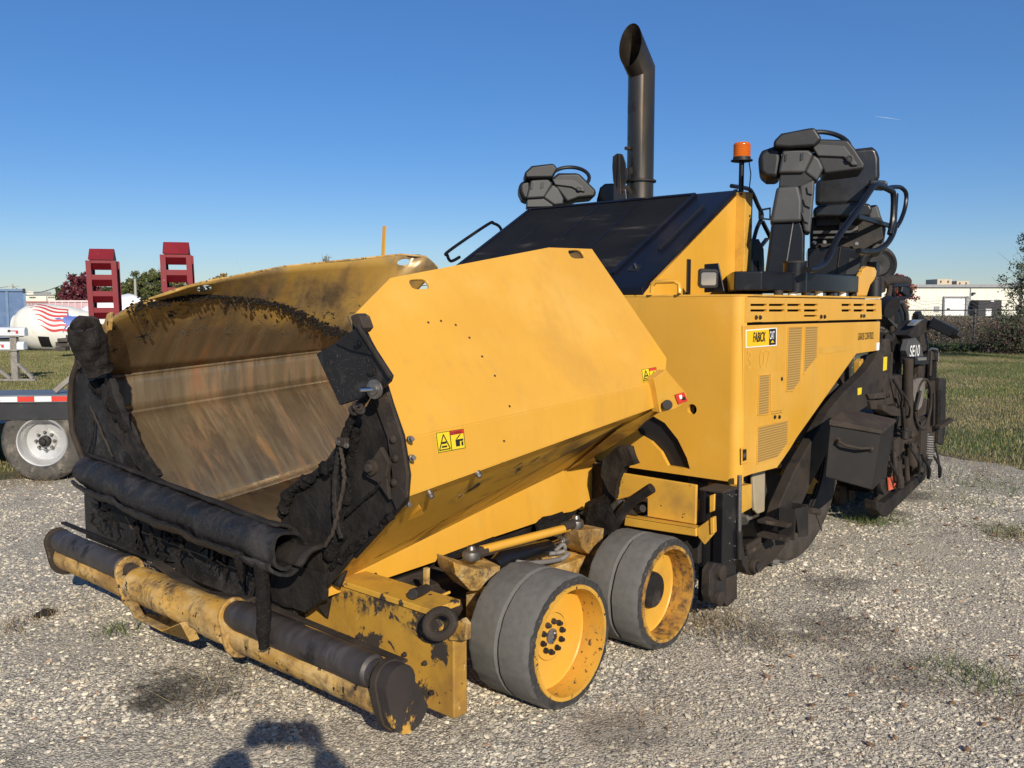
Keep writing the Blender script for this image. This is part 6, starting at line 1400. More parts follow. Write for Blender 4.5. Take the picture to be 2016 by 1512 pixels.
# ---- hood, radiator mesh, gusset, post
HT = Vector((2.88, 0, 2.49)); HB = Vector((1.80, 0, 1.80)); HY0, HY1 = .70, 2.60
prof = [(1.70, 1.757), (1.70, 1.80), (1.76, 1.845), (2.86, 2.478), (2.90, 2.49), (2.98, 2.49), (2.98, 1.757)]
MB().prism([Vector((a, HY0+.01, b)) for a, b in prof], (0, HY1-HY0-.02, 0)).build('engine_hood', m_hood, PV, bevel=.012)
sl_d = (Vector((2.88, 0, 2.49))-Vector((1.76, 0, 1.845))); sl_n = Vector((-sl_d.z, 0, sl_d.x)).normalized()
hp_ = (1.76, HY0, 1.845)
def hpt(u, v, o_=0): return PL(u, v, hp_, sl_n)+sl_n*o_
def hq(s_, y, o_=0): return Vector((1.76, y, 1.845))+sl_d*s_+sl_n*o_
gq = [hq(.09, 1.02), hq(.09, 2.50), hq(.95, 2.50), hq(.95, 1.02)]
MB().prism(gq, sl_n*.012).build('radiator_mesh', m_grille, PV, bevel=.002)
for y in (1.42, 1.80, 2.18): MB().beam(hq(.10, y, .013), hq(.94, y, .013), .012, .006, up=sl_n).build('mesh_seam', m_hood, PV, bevel=.001)
fr = MB()
for a, b in ((hq(.07, 1.0), hq(.97, 1.0)), (hq(.07, 2.52), hq(.97, 2.52)), (hq(.07, 1.0), hq(.07, 2.52)), (hq(.97, 1.0), hq(.97, 2.52))): fr.beam(a+sl_n*.008, b+sl_n*.008, .03, .02, up=sl_n)
fr.build('mesh_frame', m_hood, PV, bevel=.003)
MB().beam(hq(.30, .82, .014), hq(.80, .82, .014), .014, .014, up=sl_n).build('hood_strut', m_black, PV, bevel=.002)
MB().lathe(hq(.13, .88, .0), sl_n, [(.045, 0), (.045, .004), (.03, -.004), (0, -.004)], 24).build('hood_latch', m_black, PV)
MB().beam(hq(.12, .86, .01), hq(.16, .90, .01), .012, .01, up=sl_n).build('latch_handle', m_steel, PV)
MB().prism([Vector((1.72, HY0, 1.757)), Vector((1.79, HY0, 1.835)), Vector((2.86, HY0, 2.455)), Vector((2.86, HY0, 1.757))], (0, -.012, 0)).build('side_gusset', m_yel, PV, bevel=.003)
MB().prism([Vector((1.70, HY0-.012, 1.757)), Vector((1.70, HY0-.012, 1.80)), Vector((1.76, HY0-.012, 1.85)), Vector((2.88, HY0-.012, 2.495)), Vector((2.88, HY0-.012, 2.455)), Vector((1.79, HY0-.012, 1.815))], (0, .03, 0)).build('hood_edge', m_hood, PV, bevel=.003)
xs = P(1351, 540, y=HY0).x
MB().box(xs-.02, xs+.025, HY0-.02, HY0-.012, 1.76, 1.99).build('rubber_seal', m_black, PV, bevel=.003)
MB().box(2.86, 2.97, .62, .74, 1.757, 2.47).build('corner_post', m_yel_dirty, PV, bevel=.004)
for u, v in ((1459, 382), (1453, 548), (1476, 425), (1470, 572)): MB().lathe(P(u, v, x=2.858) if u < 1470 else P(u, v, y=.618), (-1, 0, 0) if u < 1470 else (0, -1, 0), [(.009, 0), (.008, .003), (0, .004)], 10).build('bolt', m_darkmetal, PV)
hd = [Vector((1.60, P(u, v, x=1.60).y, P(u, v, x=1.60).z)) for u, v in ((1283, 577), (1284, 562), (1292, 555), (1328, 554), (1337, 560), (1338, 577))]
MB().tube(hd, .012, 10).build('grab_handle', m_yel, PV)
# work lamp on its bracket
MB().prism(PP([(1386, 520), (1414, 518), (1426, 574), (1386, 576)], x=2.0), (.01, 0, 0)).build('lamp_bracket', m_blackpaint, PV, bevel=.004)
wl_ = empty('work_lamp', P(1395, 549, x=1.93)); wl_.parent = PV
c0 = Vector((0, 0, 0)); fdir = Vector((-.78, -.55, -.12)).normalized(); sdr = fdir.cross(Vector((0, 0, 1))).normalized(); udr = sdr.cross(fdir)
def lq(w_, h_, o_):
    w_ *= .8; h_ *= .85
    return lq_(w_, h_, o_)
def lq_(w_, h_, o_): return [fdir*o_+sdr*(sx*w_)+udr*(sy*h_) for sx, sy in ((-1, -.8), (-.8, -1), (.8, -1), (1, -.8), (1, .8), (.8, 1), (-.8, 1), (-1, .8))]
MB().prism(lq(.072, .066, 0), -fdir*.07).build('lamp_housing', m_plasticd, wl_, bevel=.006)
MB().prism(lq(.055, .045, .006), -fdir*.006).build('lamp_lens', m_lens, wl_, bevel=.002)
# exhaust stack: straight pipe, mitred elbow with a slanted oval mouth
ex_c = Vector((3.04, 1.59)); er = .102
n_ = 40; vs = []; zk = P(1262, 140, x=3.04).z
def ringp(fn): return [fn(math.cos(2*math.pi*k/n_), math.sin(2*math.pi*k/n_)) for k in range(n_)]
mo = P(1241, 88, x=2.88)
rings = []
for r_ in (er, er-.004):
    A_ = ringp(lambda c, s: Vector((ex_c.x+c*r_, ex_c.y+s*r_, 2.40)))
    B_ = ringp(lambda c, s: Vector((ex_c.x+c*r_, ex_c.y+s*r_, zk+.06*c)))
    C_ = ringp(lambda c, s: Vector((mo.x+.02*c+.0, mo.y+s*(r_-.002), mo.z+c*.158)))
    rings.append((A_, B_, C_))
allr = list(rings[0])+list(rings[1])[::-1]
vs = [p for r_ in allr for p in r_]; fs = []
for i in range(5):
    for k in range(n_): k2 = (k+1) % n_; fs.append((i*n_+k, i*n_+k2, (i+1)*n_+k2, (i+1)*n_+k))
MB().add(vs, fs).build('exhaust_stack', m_exh, PV, ang=30)
zc = P(1262, 357, x=3.04).z
MB().lathe((ex_c.x, ex_c.y, zc-.012), (0, 0, 1), [(er, 0), (er+.02, .004), (er+.02, .018), (er, .024)], 32).build('exhaust_clamp', m_darkmetal, PV)
MB().prism(PP([(1206, 308), (1214, 302), (1226, 306), (1231, 322), (1233, 352), (1227, 378), (1216, 374), (1207, 358), (1205, 330)], x=2.86), (.012, 0, 0)).prism(PP([(1216, 302), (1219, 302), (1222, 382), (1214, 374)], x=2.85), (.05, 0, 0)).build('exhaust_shield', m_darkmetal, PV, bevel=.003)
for q in ([(1228, 335), (1234, 330), (1236, 345), (1230, 349)], [(1238, 332), (1244, 328), (1245, 341), (1239, 346)], [(1227, 366), (1236, 364), (1245, 378), (1243, 384)]):
    MB().prism(PP(q, x=2.87), (.006, 0, 0)).build('stack_bracket', m_browntar, PV, bevel=.002)
MB().cyl(P(1232, 292, x=2.9), P(1240, 292, x=2.95), .014).build('stack_pin', m_browntar, PV)
# beacon
bx, by = 2.91, .68
bc = empty('warning_beacon', (bx, by, 0)); bc.parent = PV
zb_ = P(1466, 318, x=bx).z; zt_ = P(1466, 281, x=bx).z; zm = P(1466, 309, x=bx).z
MB().cyl((0, 0, 2.46), (0, 0, zb_), .018, n=12).build('beacon_pole', m_blackpaint, bc)
MB().lathe((0, 0, zb_), (0, 0, 1), [(.055, 0), (.074, .004), (.074, .012), (.060, .016), (.060, zm-zb_)], 32).build('beacon_base', m_plasticd, bc, bevel=.001)
lens = [(.058, 0)]
for k in range(6): z_ = (zt_-zm)*(k+1)/7; lens += [(.0595, z_-.004), (.0575, z_), ]
lens += [(.058, zt_-zm-.01), (.050, zt_-zm), (0, zt_-zm+.002)]
MB().lathe((0, 0, zm), (0, 0, 1), lens, 32).build('beacon_lens', m_lens_or, bc)
MB().tube([Vector((.05, -.03, zb_)), Vector((.06, -.04, zb_-.08)), Vector((.05, -.03, zb_-.25)), Vector((.03, -.05, 2.2))], .004, 6).build('beacon_cable', m_black, bc)
# guard rails
def rail(pts, r, name, mat=None, **k): return hose(PP(pts, **k) if k else pts, r, name, mat or m_blackpaint)
rail([(990, 462), (984, 447), (972, 440), (960, 442), (884, 494), (881, 503), (888, 514), (905, 506)], .013, 'far_guard_rail', y=3.0)
MB().beam(P(757, 445, y=2.9), P(754, 506, y=2.9), .03, .012).build('sight_stick', m_yel, PV)

# ---- operator stations: outline plates on an upright plane turned towards the front, with real depth
def station(o_, ang, plates, name, label):
    st = empty(name, (0, 0, 0)); st.parent = PV; st['label'] = label
    n = Vector((math.cos(ang), math.sin(ang), 0))
    for (nm, px, off, dep, mat, bev) in plates:
        MB().prism([PL(u, v, Vector(o_)+n*off, n) for u, v in px], -n*dep).build(nm, mat, st, bevel=bev)
    return st, n
NO = Vector((2.78, .30, 2.2)); NA = R(-155)
near = [
 ('console_column', [(1519, 436), (1579, 435), (1585, 460), (1584, 545), (1505, 545)], .0, .22, m_blackpaint, .012),
 ('column_shroud', [(1529, 367), (1573, 364), (1580, 395), (1579, 437), (1515, 439)], .035, .26, m_plastic, .014),
 ('shroud_wing', [(1573, 364), (1604, 351), (1604, 372), (1596, 459), (1583, 457), (1579, 437)], .02, .24, m_plastic, .010),
 ('column_neck', [(1536, 337), (1586, 336), (1604, 352), (1580, 368), (1533, 368)], .02, .2, m_plasticd, .008),
 ('console_bracket', [(1541, 293), (1591, 294), (1602, 303), (1584, 340), (1532, 341)], .05, .22, m_plastic, .010),
 ('bracket_cheek', [(1601, 303), (1613, 312), (1622, 331), (1608, 357), (1584, 339)], .035, .2, m_plastic, .010),
 ('side_pod', [(1492, 306), (1501, 295), (1523, 287), (1537, 290), (1539, 312), (1534, 351), (1508, 351), (1494, 340)], .02, .34, m_plasticd, .02),
 ('display_hood', [(1523, 277), (1538, 262), (1590, 252), (1604, 250), (1619, 273), (1603, 288), (1554, 291), (1523, 289)], .09, .30, m_plasticd, .012),
 ('dash_pod', [(1604, 284), (1612, 273), (1670, 275), (1683, 291), (1704, 323), (1701, 333), (1623, 343), (1606, 306)], .02, .36, m_plasticd, .015),
 ('dash_lower', [(1600, 290), (1610, 283), (1663, 286), (1677, 305), (1690, 325), (1678, 326), (1661, 309), (1610, 307)], .04, .05, m_plastic, .008),
]
st1, n1 = station(NO, NA, [(a_, b_, c_, d_, e_, f_*1.7 if f_ >= .01 else f_) for a_, b_, c_, d_, e_, f_ in near], 'operator_console', 'near operator console on its black column')
def npt(u, v, off=0): return PL(u, v, NO+n1*off, n1)
for q in ([(1545, 304), (1550, 303), (1549, 316), (1544, 319)], [(1576, 302), (1582, 301), (1581, 314), (1575, 317)]):
    MB().prism([npt(*p, .053) for p in q], n1*.004).build('hinge_recess', m_black, st1, bevel=.002)
for q in ([(1588, 368), (1596, 371), (1600, 384), (1590, 381)], [(1580, 391), (1590, 394), (1596, 410), (1585, 405)], [(1577, 418), (1586, 422), (1592, 440), (1583, 436)]):
    MB().prism([npt(*p, .024) for p in q], n1*.012).build('shroud_rib', m_plastic, st1, bevel=.003)
MB().lathe(npt(1673, 312, .042), n1, [(.022, 0), (.022, .006), (.014, .007), (.013, .001), (0, .001)], 20).build('dash_knob', m_plasticd, st1)
bl = MB().beam(npt(1562, 436, .004), npt(1545, 540, .004), .006, .006, up=n1).build('column_edge_strip', m_steel, st1)  # thin bright steel line along the column edge
# steering wheel
def swheel(c, tilt, rad, parent):
    e1 = Vector((.62, -.78, 0)); e2 = Vector((.5, .4, tilt)).normalized()
    return ring(c, e1, e2, rad, rad, .016, 'steering_wheel', m_plasticd, 36, parent=parent)
swheel(npt(1622, 285, -.22), .55, .165, st1)
for k in (0, 2.1, 4.2):
    e1 = Vector((.62, -.78, 0)); e2 = Vector((.5, .4, .55)).normalized(); c = npt(1622, 285, -.22)
    MB().cyl(c, c+e1*math.cos(k)*.16+e2*math.sin(k)*.16, .01, n=8).build('wheel_spoke', m_plasticd, st1)
# seat
NS = NO+Vector((.85, .30, 0))
def seat(o_, n, px, nm, dep, off, mat, bev, parent): return MB().prism([PL(u, v, Vector(o_)+n*off, n) for u, v in px], -n*dep).build(nm, mat, parent, bevel=bev)
s1 = empty('operator_seat', (0, 0, 0)); s1.parent = PV; s1['label'] = 'black vinyl operator seat of the near station'
nsn = Vector((math.cos(R(-156)), math.sin(R(-156)), 0))
seat(NS, nsn, [(1640, 300), (1682, 292), (1717, 288), (1727, 293), (1732, 310), (1733, 353), (1716, 362), (1703, 402), (1605, 404), (1606, 356), (1640, 340)], 'backrest', .13, 0, m_vinyl, .05, s1)
seat(NS, nsn, [(1600, 412), (1612, 403), (1690, 398), (1714, 401), (1719, 412), (1710, 427), (1602, 427)], 'seat_cushion', .4, .32, m_vinyl, .035, s1)
seat(NS, nsn, [(1712, 353), (1742, 355), (1748, 359), (1748, 366), (1712, 364)], 'armrest', .3, .25, m_vinyl, .012, s1)
seat(NS, nsn, [(1596, 428), (1735, 428), (1740, 470), (1700, 492), (1596, 490)], 'seat_suspension', .35, .10, m_darkmetal, .01, s1)
for q, m_ in (([(1608, 430), (1655, 429), (1655, 443), (1608, 446)], m_plasticd), ([(1600, 454), (1690, 452), (1690, 459), (1600, 461)], m_plastic), ([(1655, 436), (1690, 445), (1688, 455), (1650, 448)], M('dusty_bellows', (.12, .105, .09), .8)), ([(1600, 466), (1670, 464), (1670, 469), (1600, 471)], m_plastic)):
    seat(NS, nsn, q, 'suspension_part', .1, .16, m_, .006, s1)
seat(NS, nsn, [(1706, 405), (1728, 402), (1735, 425), (1745, 450), (1738, 500), (1716, 505), (1712, 440)], 'side_bolster', .3, .02, m_plastic, .02, s1)
for u, v in ((1623, 477), (1604, 478), (1686, 480)): MB().lathe(PL(u, v, NS+nsn*.15, nsn), nsn, [(.016, 0), (.012, .01), (0, .012)], 12).build('seat_knob', m_lens, s1)
box_px = [(1590, 488), (1655, 484), (1697, 492), (1697, 520), (1690, 545), (1590, 546)]
seat(NS, nsn, box_px, 'seat_pedestal', .5, .18, m_blackpaint, .012, PV)
seat(NS, nsn, [(1672, 508), (1694, 511), (1690, 540), (1664, 541)], 'pedestal_opening', .01, .186, m_black, .002, PV)
MB().beam(PL(1655, 486, NS+nsn*.19, nsn), PL(1648, 540, NS+nsn*.19, nsn), .006, .006, up=nsn).build('pedestal_edge', m_browntar, PV)
# platform ring and rail socket
rows = []
px_l = [(1482, 545, .0), (1500, 541, .0), (1570, 540, -.01), (1640, 541, 0), (1688, 545, .06)]
x_a, x_b = P(1488, 560, y=.16).x, P(1689, 560, y=.10).x
pl_ = [Vector((x_a, .30, 1.785)), Vector((x_a+.08, .16, 1.785)), Vector((x_a+.30, .08, 1.785)), Vector((x_a+.8, .05, 1.785)), Vector((x_b-.10, .06, 1.785)), Vector((x_b, .10, 1.785)), Vector((x_b+.02, .18, 1.785)), Vector((x_b, .9, 1.785)), Vector((x_a+1.0, .9, 1.785)), Vector((x_a+.08, .36, 1.785))]
MB().prism(pl_, (0, 0, .115)).build('station_platform', m_blackpaint, PV, bevel=.008)
pc = P(1581, 575, y=.045)
MB().cyl((pc.x, .10, 1.775), (pc.x, .10, P(1581, 518, y=.10).z), .072, n=32).build('rail_socket', m_blackpaint, PV, bevel=.004)
MB().cyl((pc.x, .10, P(1581, 518, y=.10).z-.004), (pc.x, .10, P(1581, 517, y=.10).z+.004), .076, n=32).build('socket_collar', m_darkmetal, PV)
for k in range(7): MB().cyl((x_a+.18+k*.2, .1, 1.757), (x_a+.18+k*.2, .1, 1.787), .028, n=12).build('rubber_mount', m_white if k % 2 else m_darkmetal, PV)
rail([(1592, 531), (1606, 529), (1622, 520), (1632, 505), (1651, 465), (1684, 420), (1714, 374), (1722, 365), (1732, 366), (1751, 374), (1759, 384), (1758, 430), (1752, 461)], .021, 'guard_rail', y=-.04)
rail([(1763, 440), (1758, 460), (1746, 480), (1726, 493), (1705, 496), (1690, 494)], .021, 'guard_rail', y=.03)
MB().beam(P(1688, 426, y=.02), P(1756, 446, y=.02), .03, .03).build('rail_crossbar', m_blackpaint, PV, bevel=.003)
rail([(1748, 370), (1762, 368), (1775, 370), (1784, 382), (1782, 408), (1774, 432), (1766, 446)], .017, 'rail_loop', y=.16)
MB().cyl(P(1763, 382, y=.06), P(1758, 460, y=.04), .022).build('rail_post', m_blackpaint, PV)
rail([(1440, 366), (1470, 371), (1480, 378), (1492, 404), (1500, 425), (1490, 450), (1482, 480)], .016, 'cross_rail', y=.95)
MB().tube(PP([(1495, 414), (1516, 410), (1516, 432), (1495, 430), (1495, 414)], y=.93), .008, 8).build('rail_bracket', m_blackpaint, PV)
MB().beam(P(1501, 436, y=.95), P(1518, 470, y=.95), .03, .02).beam(P(1510, 470, y=.95), P(1486, 500, y=.95), .03, .02).build('rail_brace', m_blackpaint, PV, bevel=.002)
for q in ([(1480, 484), (1494, 470), (1504, 490), (1506, 545), (1484, 545)], [(1484, 520), (1492, 516), (1500, 548), (1484, 550)]):
    MB().prism(PP(q, y=.9), (0, .1, 0)).build('pedal_linkage', m_darkmetal, PV, bevel=.004)
# fin, canister
MB().prism(PP([(1689, 583), (1687, 562), (1694, 545), (1700, 530), (1709, 524), (1723, 526), (1727, 533), (1725, 548), (1714, 562), (1707, 584)], y=.12), (0, .05, 0)).build('side_fin', m_yel, PV, bevel=.012)
MB().prism(PP([(1686, 583), (1684, 560), (1690, 545), (1697, 530), (1700, 530), (1694, 545), (1690, 562), (1690, 583)], y=.10), (0, .02, 0)).build('fin_edge', m_yel_dirty, PV, bevel=.003)
ca = P(1720, 585, y=.14)
MB().lathe((ca.x, .14, 1.757), (0, 0, 1), [(.056, 0), (.056, .13), (.052, .135), (.052, .15), (.03, .152), (0, .152)], 28).build('canister', m_plasticd, PV)
MB().box(ca.x-.02, ca.x+.05, .12, .19, 1.91, 2.02).build('canister_bracket', m_blackpaint, PV, bevel=.004)
# far station
FO = Vector((2.80, 2.72, 2.5)); FA = R(-137)
farp = [
 ('console_column', [(1040, 404), (1085, 403), (1090, 430), (1036, 430)], .0, .2, m_blackpaint, .01),
 ('column_neck', [(1038, 389), (1068, 389), (1089, 403), (1088, 407), (1037, 408)], .02, .2, m_plastic, .008),
 ('console_bracket', [(1045, 354), (1078, 350), (1088, 362), (1072, 389), (1036, 391)], .05, .2, m_plastic, .010),
 ('bracket_cheek', [(1088, 362), (1099, 370), (1110, 390), (1109, 402), (1091, 404), (1068, 388)], .035, .2, m_plastic, .010),
 ('side_pod', [(1021, 362), (1030, 356), (1044, 352), (1047, 375), (1041, 398), (1028, 391), (1022, 378)], .02, .3, m_plasticd, .02),
 ('display_hood', [(1032, 340), (1047, 326), (1090, 321), (1099, 332), (1088, 350), (1034, 351)], .09, .28, m_plasticd, .012),
 ('dash_pod', [(1087, 350), (1100, 340), (1140, 340), (1153, 353), (1175, 375), (1172, 388), (1140, 391), (1116, 400), (1088, 363)], .02, .34, m_plasticd, .015),
 ('dash_lower', [(1087, 352), (1131, 353), (1149, 366), (1152, 378), (1141, 376), (1125, 368), (1093, 364)], .04, .05, m_plastic, .008),
]
st2, n2_ = station(FO, FA, [(a_, b_, c_, d_, e_, f_*1.7 if f_ >= .01 else f_) for a_, b_, c_, d_, e_, f_ in farp], 'operator_console', 'far operator console seen above the hood')
def fpt(u, v, off=0): return PL(u, v, FO+n2_*off, n2_)
for q in ([(1045, 362), (1050, 361), (1049, 371), (1044, 374)], [(1065, 360), (1071, 359), (1070, 369), (1064, 372)]):
    MB().prism([fpt(*p, .053) for p in q], n2_*.004).build('hinge_recess', m_black, st2, bevel=.002)
MB().lathe(fpt(1140, 371, .042), n2_, [(.022, 0), (.022, .006), (.014, .007), (.013, .001), (0, .001)], 20).build('dash_knob', m_plasticd, st2)
swheel(fpt(1122, 350, -.20), .55, .165, st2)
s2 = empty('operator_seat', (0, 0, 0)); s2.parent = PV; s2['label'] = 'black seat of the far station, only its top showing'
FS = FO+Vector((.6, -.1, 0))
seat(FS, nsn, [(1172, 420), (1174, 392), (1180, 369), (1190, 361), (1217, 360), (1234, 372), (1240, 420)], 'backrest', .12, 0, m_vinyl, .02, s2)
MB().box(2.4, 3.7, 2.3, 3.1, 1.757, 1.9).build('station_platform', m_blackpaint, PV, bevel=.01)
MB().box(3.35, 3.75, .9, 2.3, 1.757, 2.05).build('rear_deck_housing', m_blackpaint, PV, bevel=.01)
rl = P(1724, 522, y=.9)
MB().lathe(rl, (-.75, -.6, 0), [(.18, 0), (.19, .02), (.19, .05), (.165, .055), (.165, .08), (.175, .09), (.15, .10), (.12, .085), (.10, .10), (.05, .10), (0, .09)], 36).build('hose_reel', m_rubber, PV)

# ---- rear frame and screed
def pl(name, px, y, th, mat, bev=.005): return MB().prism(PP(px, y=y), (0, th, 0)).build(name, mat, PV, bevel=bev)
pl('rear_frame_plate', [(1731, 654), (1766, 655), (1768, 760), (1764, 815), (1742, 826), (1722, 800), (1722, 700)], .30, .05, m_darkmetal)
pl('rear_frame_plate', [(1757, 655), (1777, 655), (1775, 748), (1768, 850), (1760, 850), (1760, 700)], .22, .05, m_darkmetal)
MB().cyl(P(1752, 664, y=.28), P(1752, 664, y=.24), .04).build('frame_pin', m_darkmetal, PV, bevel=.004)
pl('clear_warning_strip', [(1775, 677), (1779, 677), (1778, 716), (1774, 716)], .20, .004, m_white, .001)
pl('red_strip_top', [(1775, 673), (1779, 673), (1779, 678), (1775, 678)], .198, .004, m_red, .001)
pl('auger_motor_guard', [(1790, 668), (1803, 665), (1812, 676), (1818, 698), (1820, 722), (1800, 728), (1790, 712), (1784, 690)], .10, .05, M('grey_guard_paint', (.075, .075, .078), .45, var=.2, layers=[dict(col=(.16, .15, .14), scale=9, lo=.6, hi=.7, amt=.5)]))
text3d('SE10', P(1790, 703, y=.095), (1, 0, .0), (0, 0, 1), .095, m_white, PV, 1.0, .1, bold=.01)
MB().cyl(P(1788, 706, y=-.02), P(1787, 848, y=-.02), .038, n=20).build('endgate_post', m_browntar, PV, bevel=.003)
MB().box(*[v for pr in zip(P(1739, 800, y=.02), P(1759, 736, y=.10)) for v in pr]).build('square_post', m_browntar, PV, bevel=.004)
pl('post_shelf', [(1708, 776), (1745, 772), (1745, 784), (1712, 786)], -.02, .15, m_browntar)
pl('post_shelf', [(1712, 790), (1745, 786), (1742, 806), (1716, 806)], -.02, .15, m_browntar)
pl('linkage_block', [(1738, 797), (1762, 800), (1775, 808), (1775, 820), (1755, 818), (1738, 808)], -.06, .08, m_browntar)
MB().cyl(P(1778, 802, y=-.08), P(1782, 855, y=-.08), .012).build('linkage_rod', m_darkmetal, PV)
MB().lathe(P(1782, 845, y=-.08), (0, 0, -1), [(.01, 0), (.03, .02), (.032, .07), (.01, .08)], 14).build('linkage_socket', m_darkmetal, PV)
pl('screed_lamp', [(1803, 703), (1825, 702), (1830, 708), (1830, 717), (1803, 718)], .0, .12, m_plasticd)
pl('lamp_lens', [(1807, 704), (1824, 703.5), (1824, 709), (1808, 710)], -.006, .008, m_lens, .001)
pl('lamp_stalk', [(1809, 718), (1820, 718), (1820, 745), (1809, 745)], .03, .04, m_browntar)
pl('actuator_plate', [(1796, 748), (1818, 744), (1822, 760), (1815, 800), (1808, 808), (1800, 790)], -.02, .05, M('dusty_grey_metal', (.16, .14, .12), .7, var=.3))
ring(P(1818, 795, y=-.02), (1, 0, 0), (0, 0, 1), .20, .20, .012, 'cable_loop', m_browntar)
MB().cyl(P(1803, 808, y=-.05), P(1812, 770, y=-.05), .012).build('actuator_rod', m_darkmetal, PV)
# end gate of the screed
pl('end_gate', [(1735, 865), (1780, 838), (1830, 815), (1836, 745), (1843, 862), (1838, 903), (1821, 944), (1790, 970), (1742, 1008), (1728, 1003), (1726, 955)], .10, .03, m_browntar)
pl('end_gate_skid', [(1726, 985), (1742, 990), (1822, 928), (1822, 944), (1747, 1018), (1737, 1016), (1727, 1004)], .04, .10, m_tar, .012)
pl('gate_upper_plate', [(1760, 868), (1800, 842), (1830, 822), (1832, 850), (1800, 870), (1762, 905)], .05, .04, m_browntar)
pl('gate_outer_plate', [(1800, 868), (1830, 845), (1842, 860), (1838, 902), (1822, 930), (1800, 948)], .06, .03, m_darkmetal)
for (a, b, r_) in (((1766, 905), (1768, 940), .035), ((1793, 872), (1795, 915), .045), ((1783, 900), (1786, 945), .022), ((1772, 938), (1772, 960), .03), ((1800, 915), (1800, 935), .03)):
    MB().cyl(P(*a, y=.02), P(*b, y=.02), r_, n=16).build('gate_cylinder', m_browntar, PV, bevel=.003)
pl('gate_slot', [(1775, 895), (1782, 892), (1786, 938), (1780, 942)], .088, .01, m_black, .001)
pl('reflector', [(1749, 941), (1763, 936), (1764, 961), (1751, 966)], -.02, .01, m_orange, .002)
pl('reflector_bracket', [(1733, 945), (1749, 941), (1751, 968), (1742, 975), (1735, 962)], .0, .03, m_darkmetal)
sp = []
c_a, c_b = P(1827, 856, y=.02), P(1826, 902, y=.02)
for k in range(160):
    t = k/159; a = 2*math.pi*10*t; c = lerp(c_a, c_b, t); sp.append(c+Vector((math.cos(a)*.04, math.sin(a)*.04, 0)))
MB().tube(sp, .008, 6).build('coil_spring', m_greyhose, PV)
pl('walkway_plate', [(1833, 752), (1848, 745), (1846, 872), (1832, 866)], .05, .03, m_browntar)
pl('walkway_plate', [(1849, 744), (1863, 746), (1861, 850), (1857, 877), (1848, 872)], .02, .03, m_darkmetal)
pl('walkway_tread', [(1848, 768), (1853, 768), (1852, 830), (1847, 835)], -.02, .02, m_tar_clump)
MB().beam(P(1845, 842, y=.0), P(1872, 826, y=-.05), .05, .03).build('step_bracket', m_browntar, PV, bevel=.004)
pl('rear_console_post', [(1811, 640), (1824, 648), (1830, 700), (1830, 745), (1822, 745), (1818, 700), (1812, 690)], .15, .10, m_darkmetal)
pl('tread_panel', [(1833, 705), (1845, 708), (1844, 748), (1832, 752)], .10, .03, m_tar_clump)
pl('control_box', [(1828, 690), (1845, 691), (1847, 710), (1828, 708)], .08, .15, m_darkmetal)
MB().tube(PP([(1829, 690), (1834, 686), (1845, 688), (1847, 694), (1847, 712)], y=.05), .01, 8).build('box_handle', m_steel, PV)
MB().beam(P(1832, 633, y=.1), P(1884, 659, y=-.1), .12, .09).build('control_arm', m_blackpaint, PV, bevel=.01)
MB().beam(P(1880, 657, y=-.12), P(1889, 663, y=-.14), .06, .04).build('arm_tip', m_darkmetal, PV, bevel=.01)
pl('arm_mount', [(1788, 660), (1800, 645), (1812, 632), (1832, 630), (1836, 645), (1822, 655), (1800, 668)], .12, .15, m_darkmetal)
pl('arm_mount_cap', [(1797, 641), (1808, 630), (1817, 629), (1803, 641)], .10, .05, m_lens, .003)
pl('antenna_knob', [(1808, 618), (1814, 612), (1817, 622), (1822, 628), (1809, 629)], .2, .05, m_black)
pl('white_stake', [(1792, 619), (1795, 618), (1794, 640), (1791, 641)], .5, .02, m_white, .001)
# cluster above: mirror, horn, brown pipe, seat shell
MB().tube(PP([(1757, 566), (1760, 585), (1770, 590), (1790, 582), (1794, 575), (1786, 562), (1760, 562), (1757, 566)], y=.3), .018, 8).build('mirror_frame', m_plasticd, PV)
pl('mirror_shell', [(1778, 563), (1790, 566), (1793, 578), (1786, 584), (1776, 575)], .28, .04, m_plasticd, .01)
MB().tube(PP([(1736, 560), (1745, 552), (1765, 552), (1785, 555)], y=.35), .045, 12).build('brown_cross_tube', m_browntar, PV)
MB().tube(PP([(1752, 562), (1750, 580), (1745, 592)], y=.3), .022, 10).build('brown_pipe', m_browntar, PV)
MB().tube(PP([(1755, 612), (1756, 655)], y=.28), .022, 10).build('brown_pipe', m_browntar, PV)
pl('pivot_disc', [(1733, 545), (1741, 543), (1746, 555), (1744, 575), (1736, 578), (1731, 562)], .33, .06, m_browntar, .01)
hl_ = P(1757, 602, y=.2)
MB().lathe(hl_+Vector((.0, .1, .03)), (-.35, -.9, -.4), [(.03, 0), (.08, .05), (.085, .13), (.07, .132), (.0, .12)], 24).build('horn_lamp', m_plasticd, PV)
MB().prism(PP([(1762, 592), (1778, 592), (1784, 615), (1785, 640), (1780, 652), (1765, 648), (1752, 640), (1758, 620), (1770, 612)], y=.35), (0, .1, 0)).build('seat_shell', m_plasticd, PV, bevel=.015)
MB().tube(PP([(1760, 596), (1776, 594), (1784, 615), (1786, 640), (1781, 652)], y=.30), .02, 8).build('shell_rim', m_plastic, PV)
MB().beam(P(1737, 625, y=.3), P(1766, 655, y=.3), .09, .02).build('grey_strut', m_plastic, PV, bevel=.003)
MB().cyl(P(1757, 637, y=.28), P(1782, 648, y=.28), .010).build('gas_strut', m_steel, PV)
MB().box(3.80, 4.6, .50, 2.7, .35, 1.5).build('rear_cross_frame', m_browntar, PV, bevel=.01)
MB().box(4.7, 6.2, .35, 2.85, .12, .80).build('screed_body', m_browntar, PV, bevel=.02)
MB().box(5.9, 6.5, .3, 2.9, .5, .60).build('screed_walkway', m_darkmetal, PV, bevel=.01)
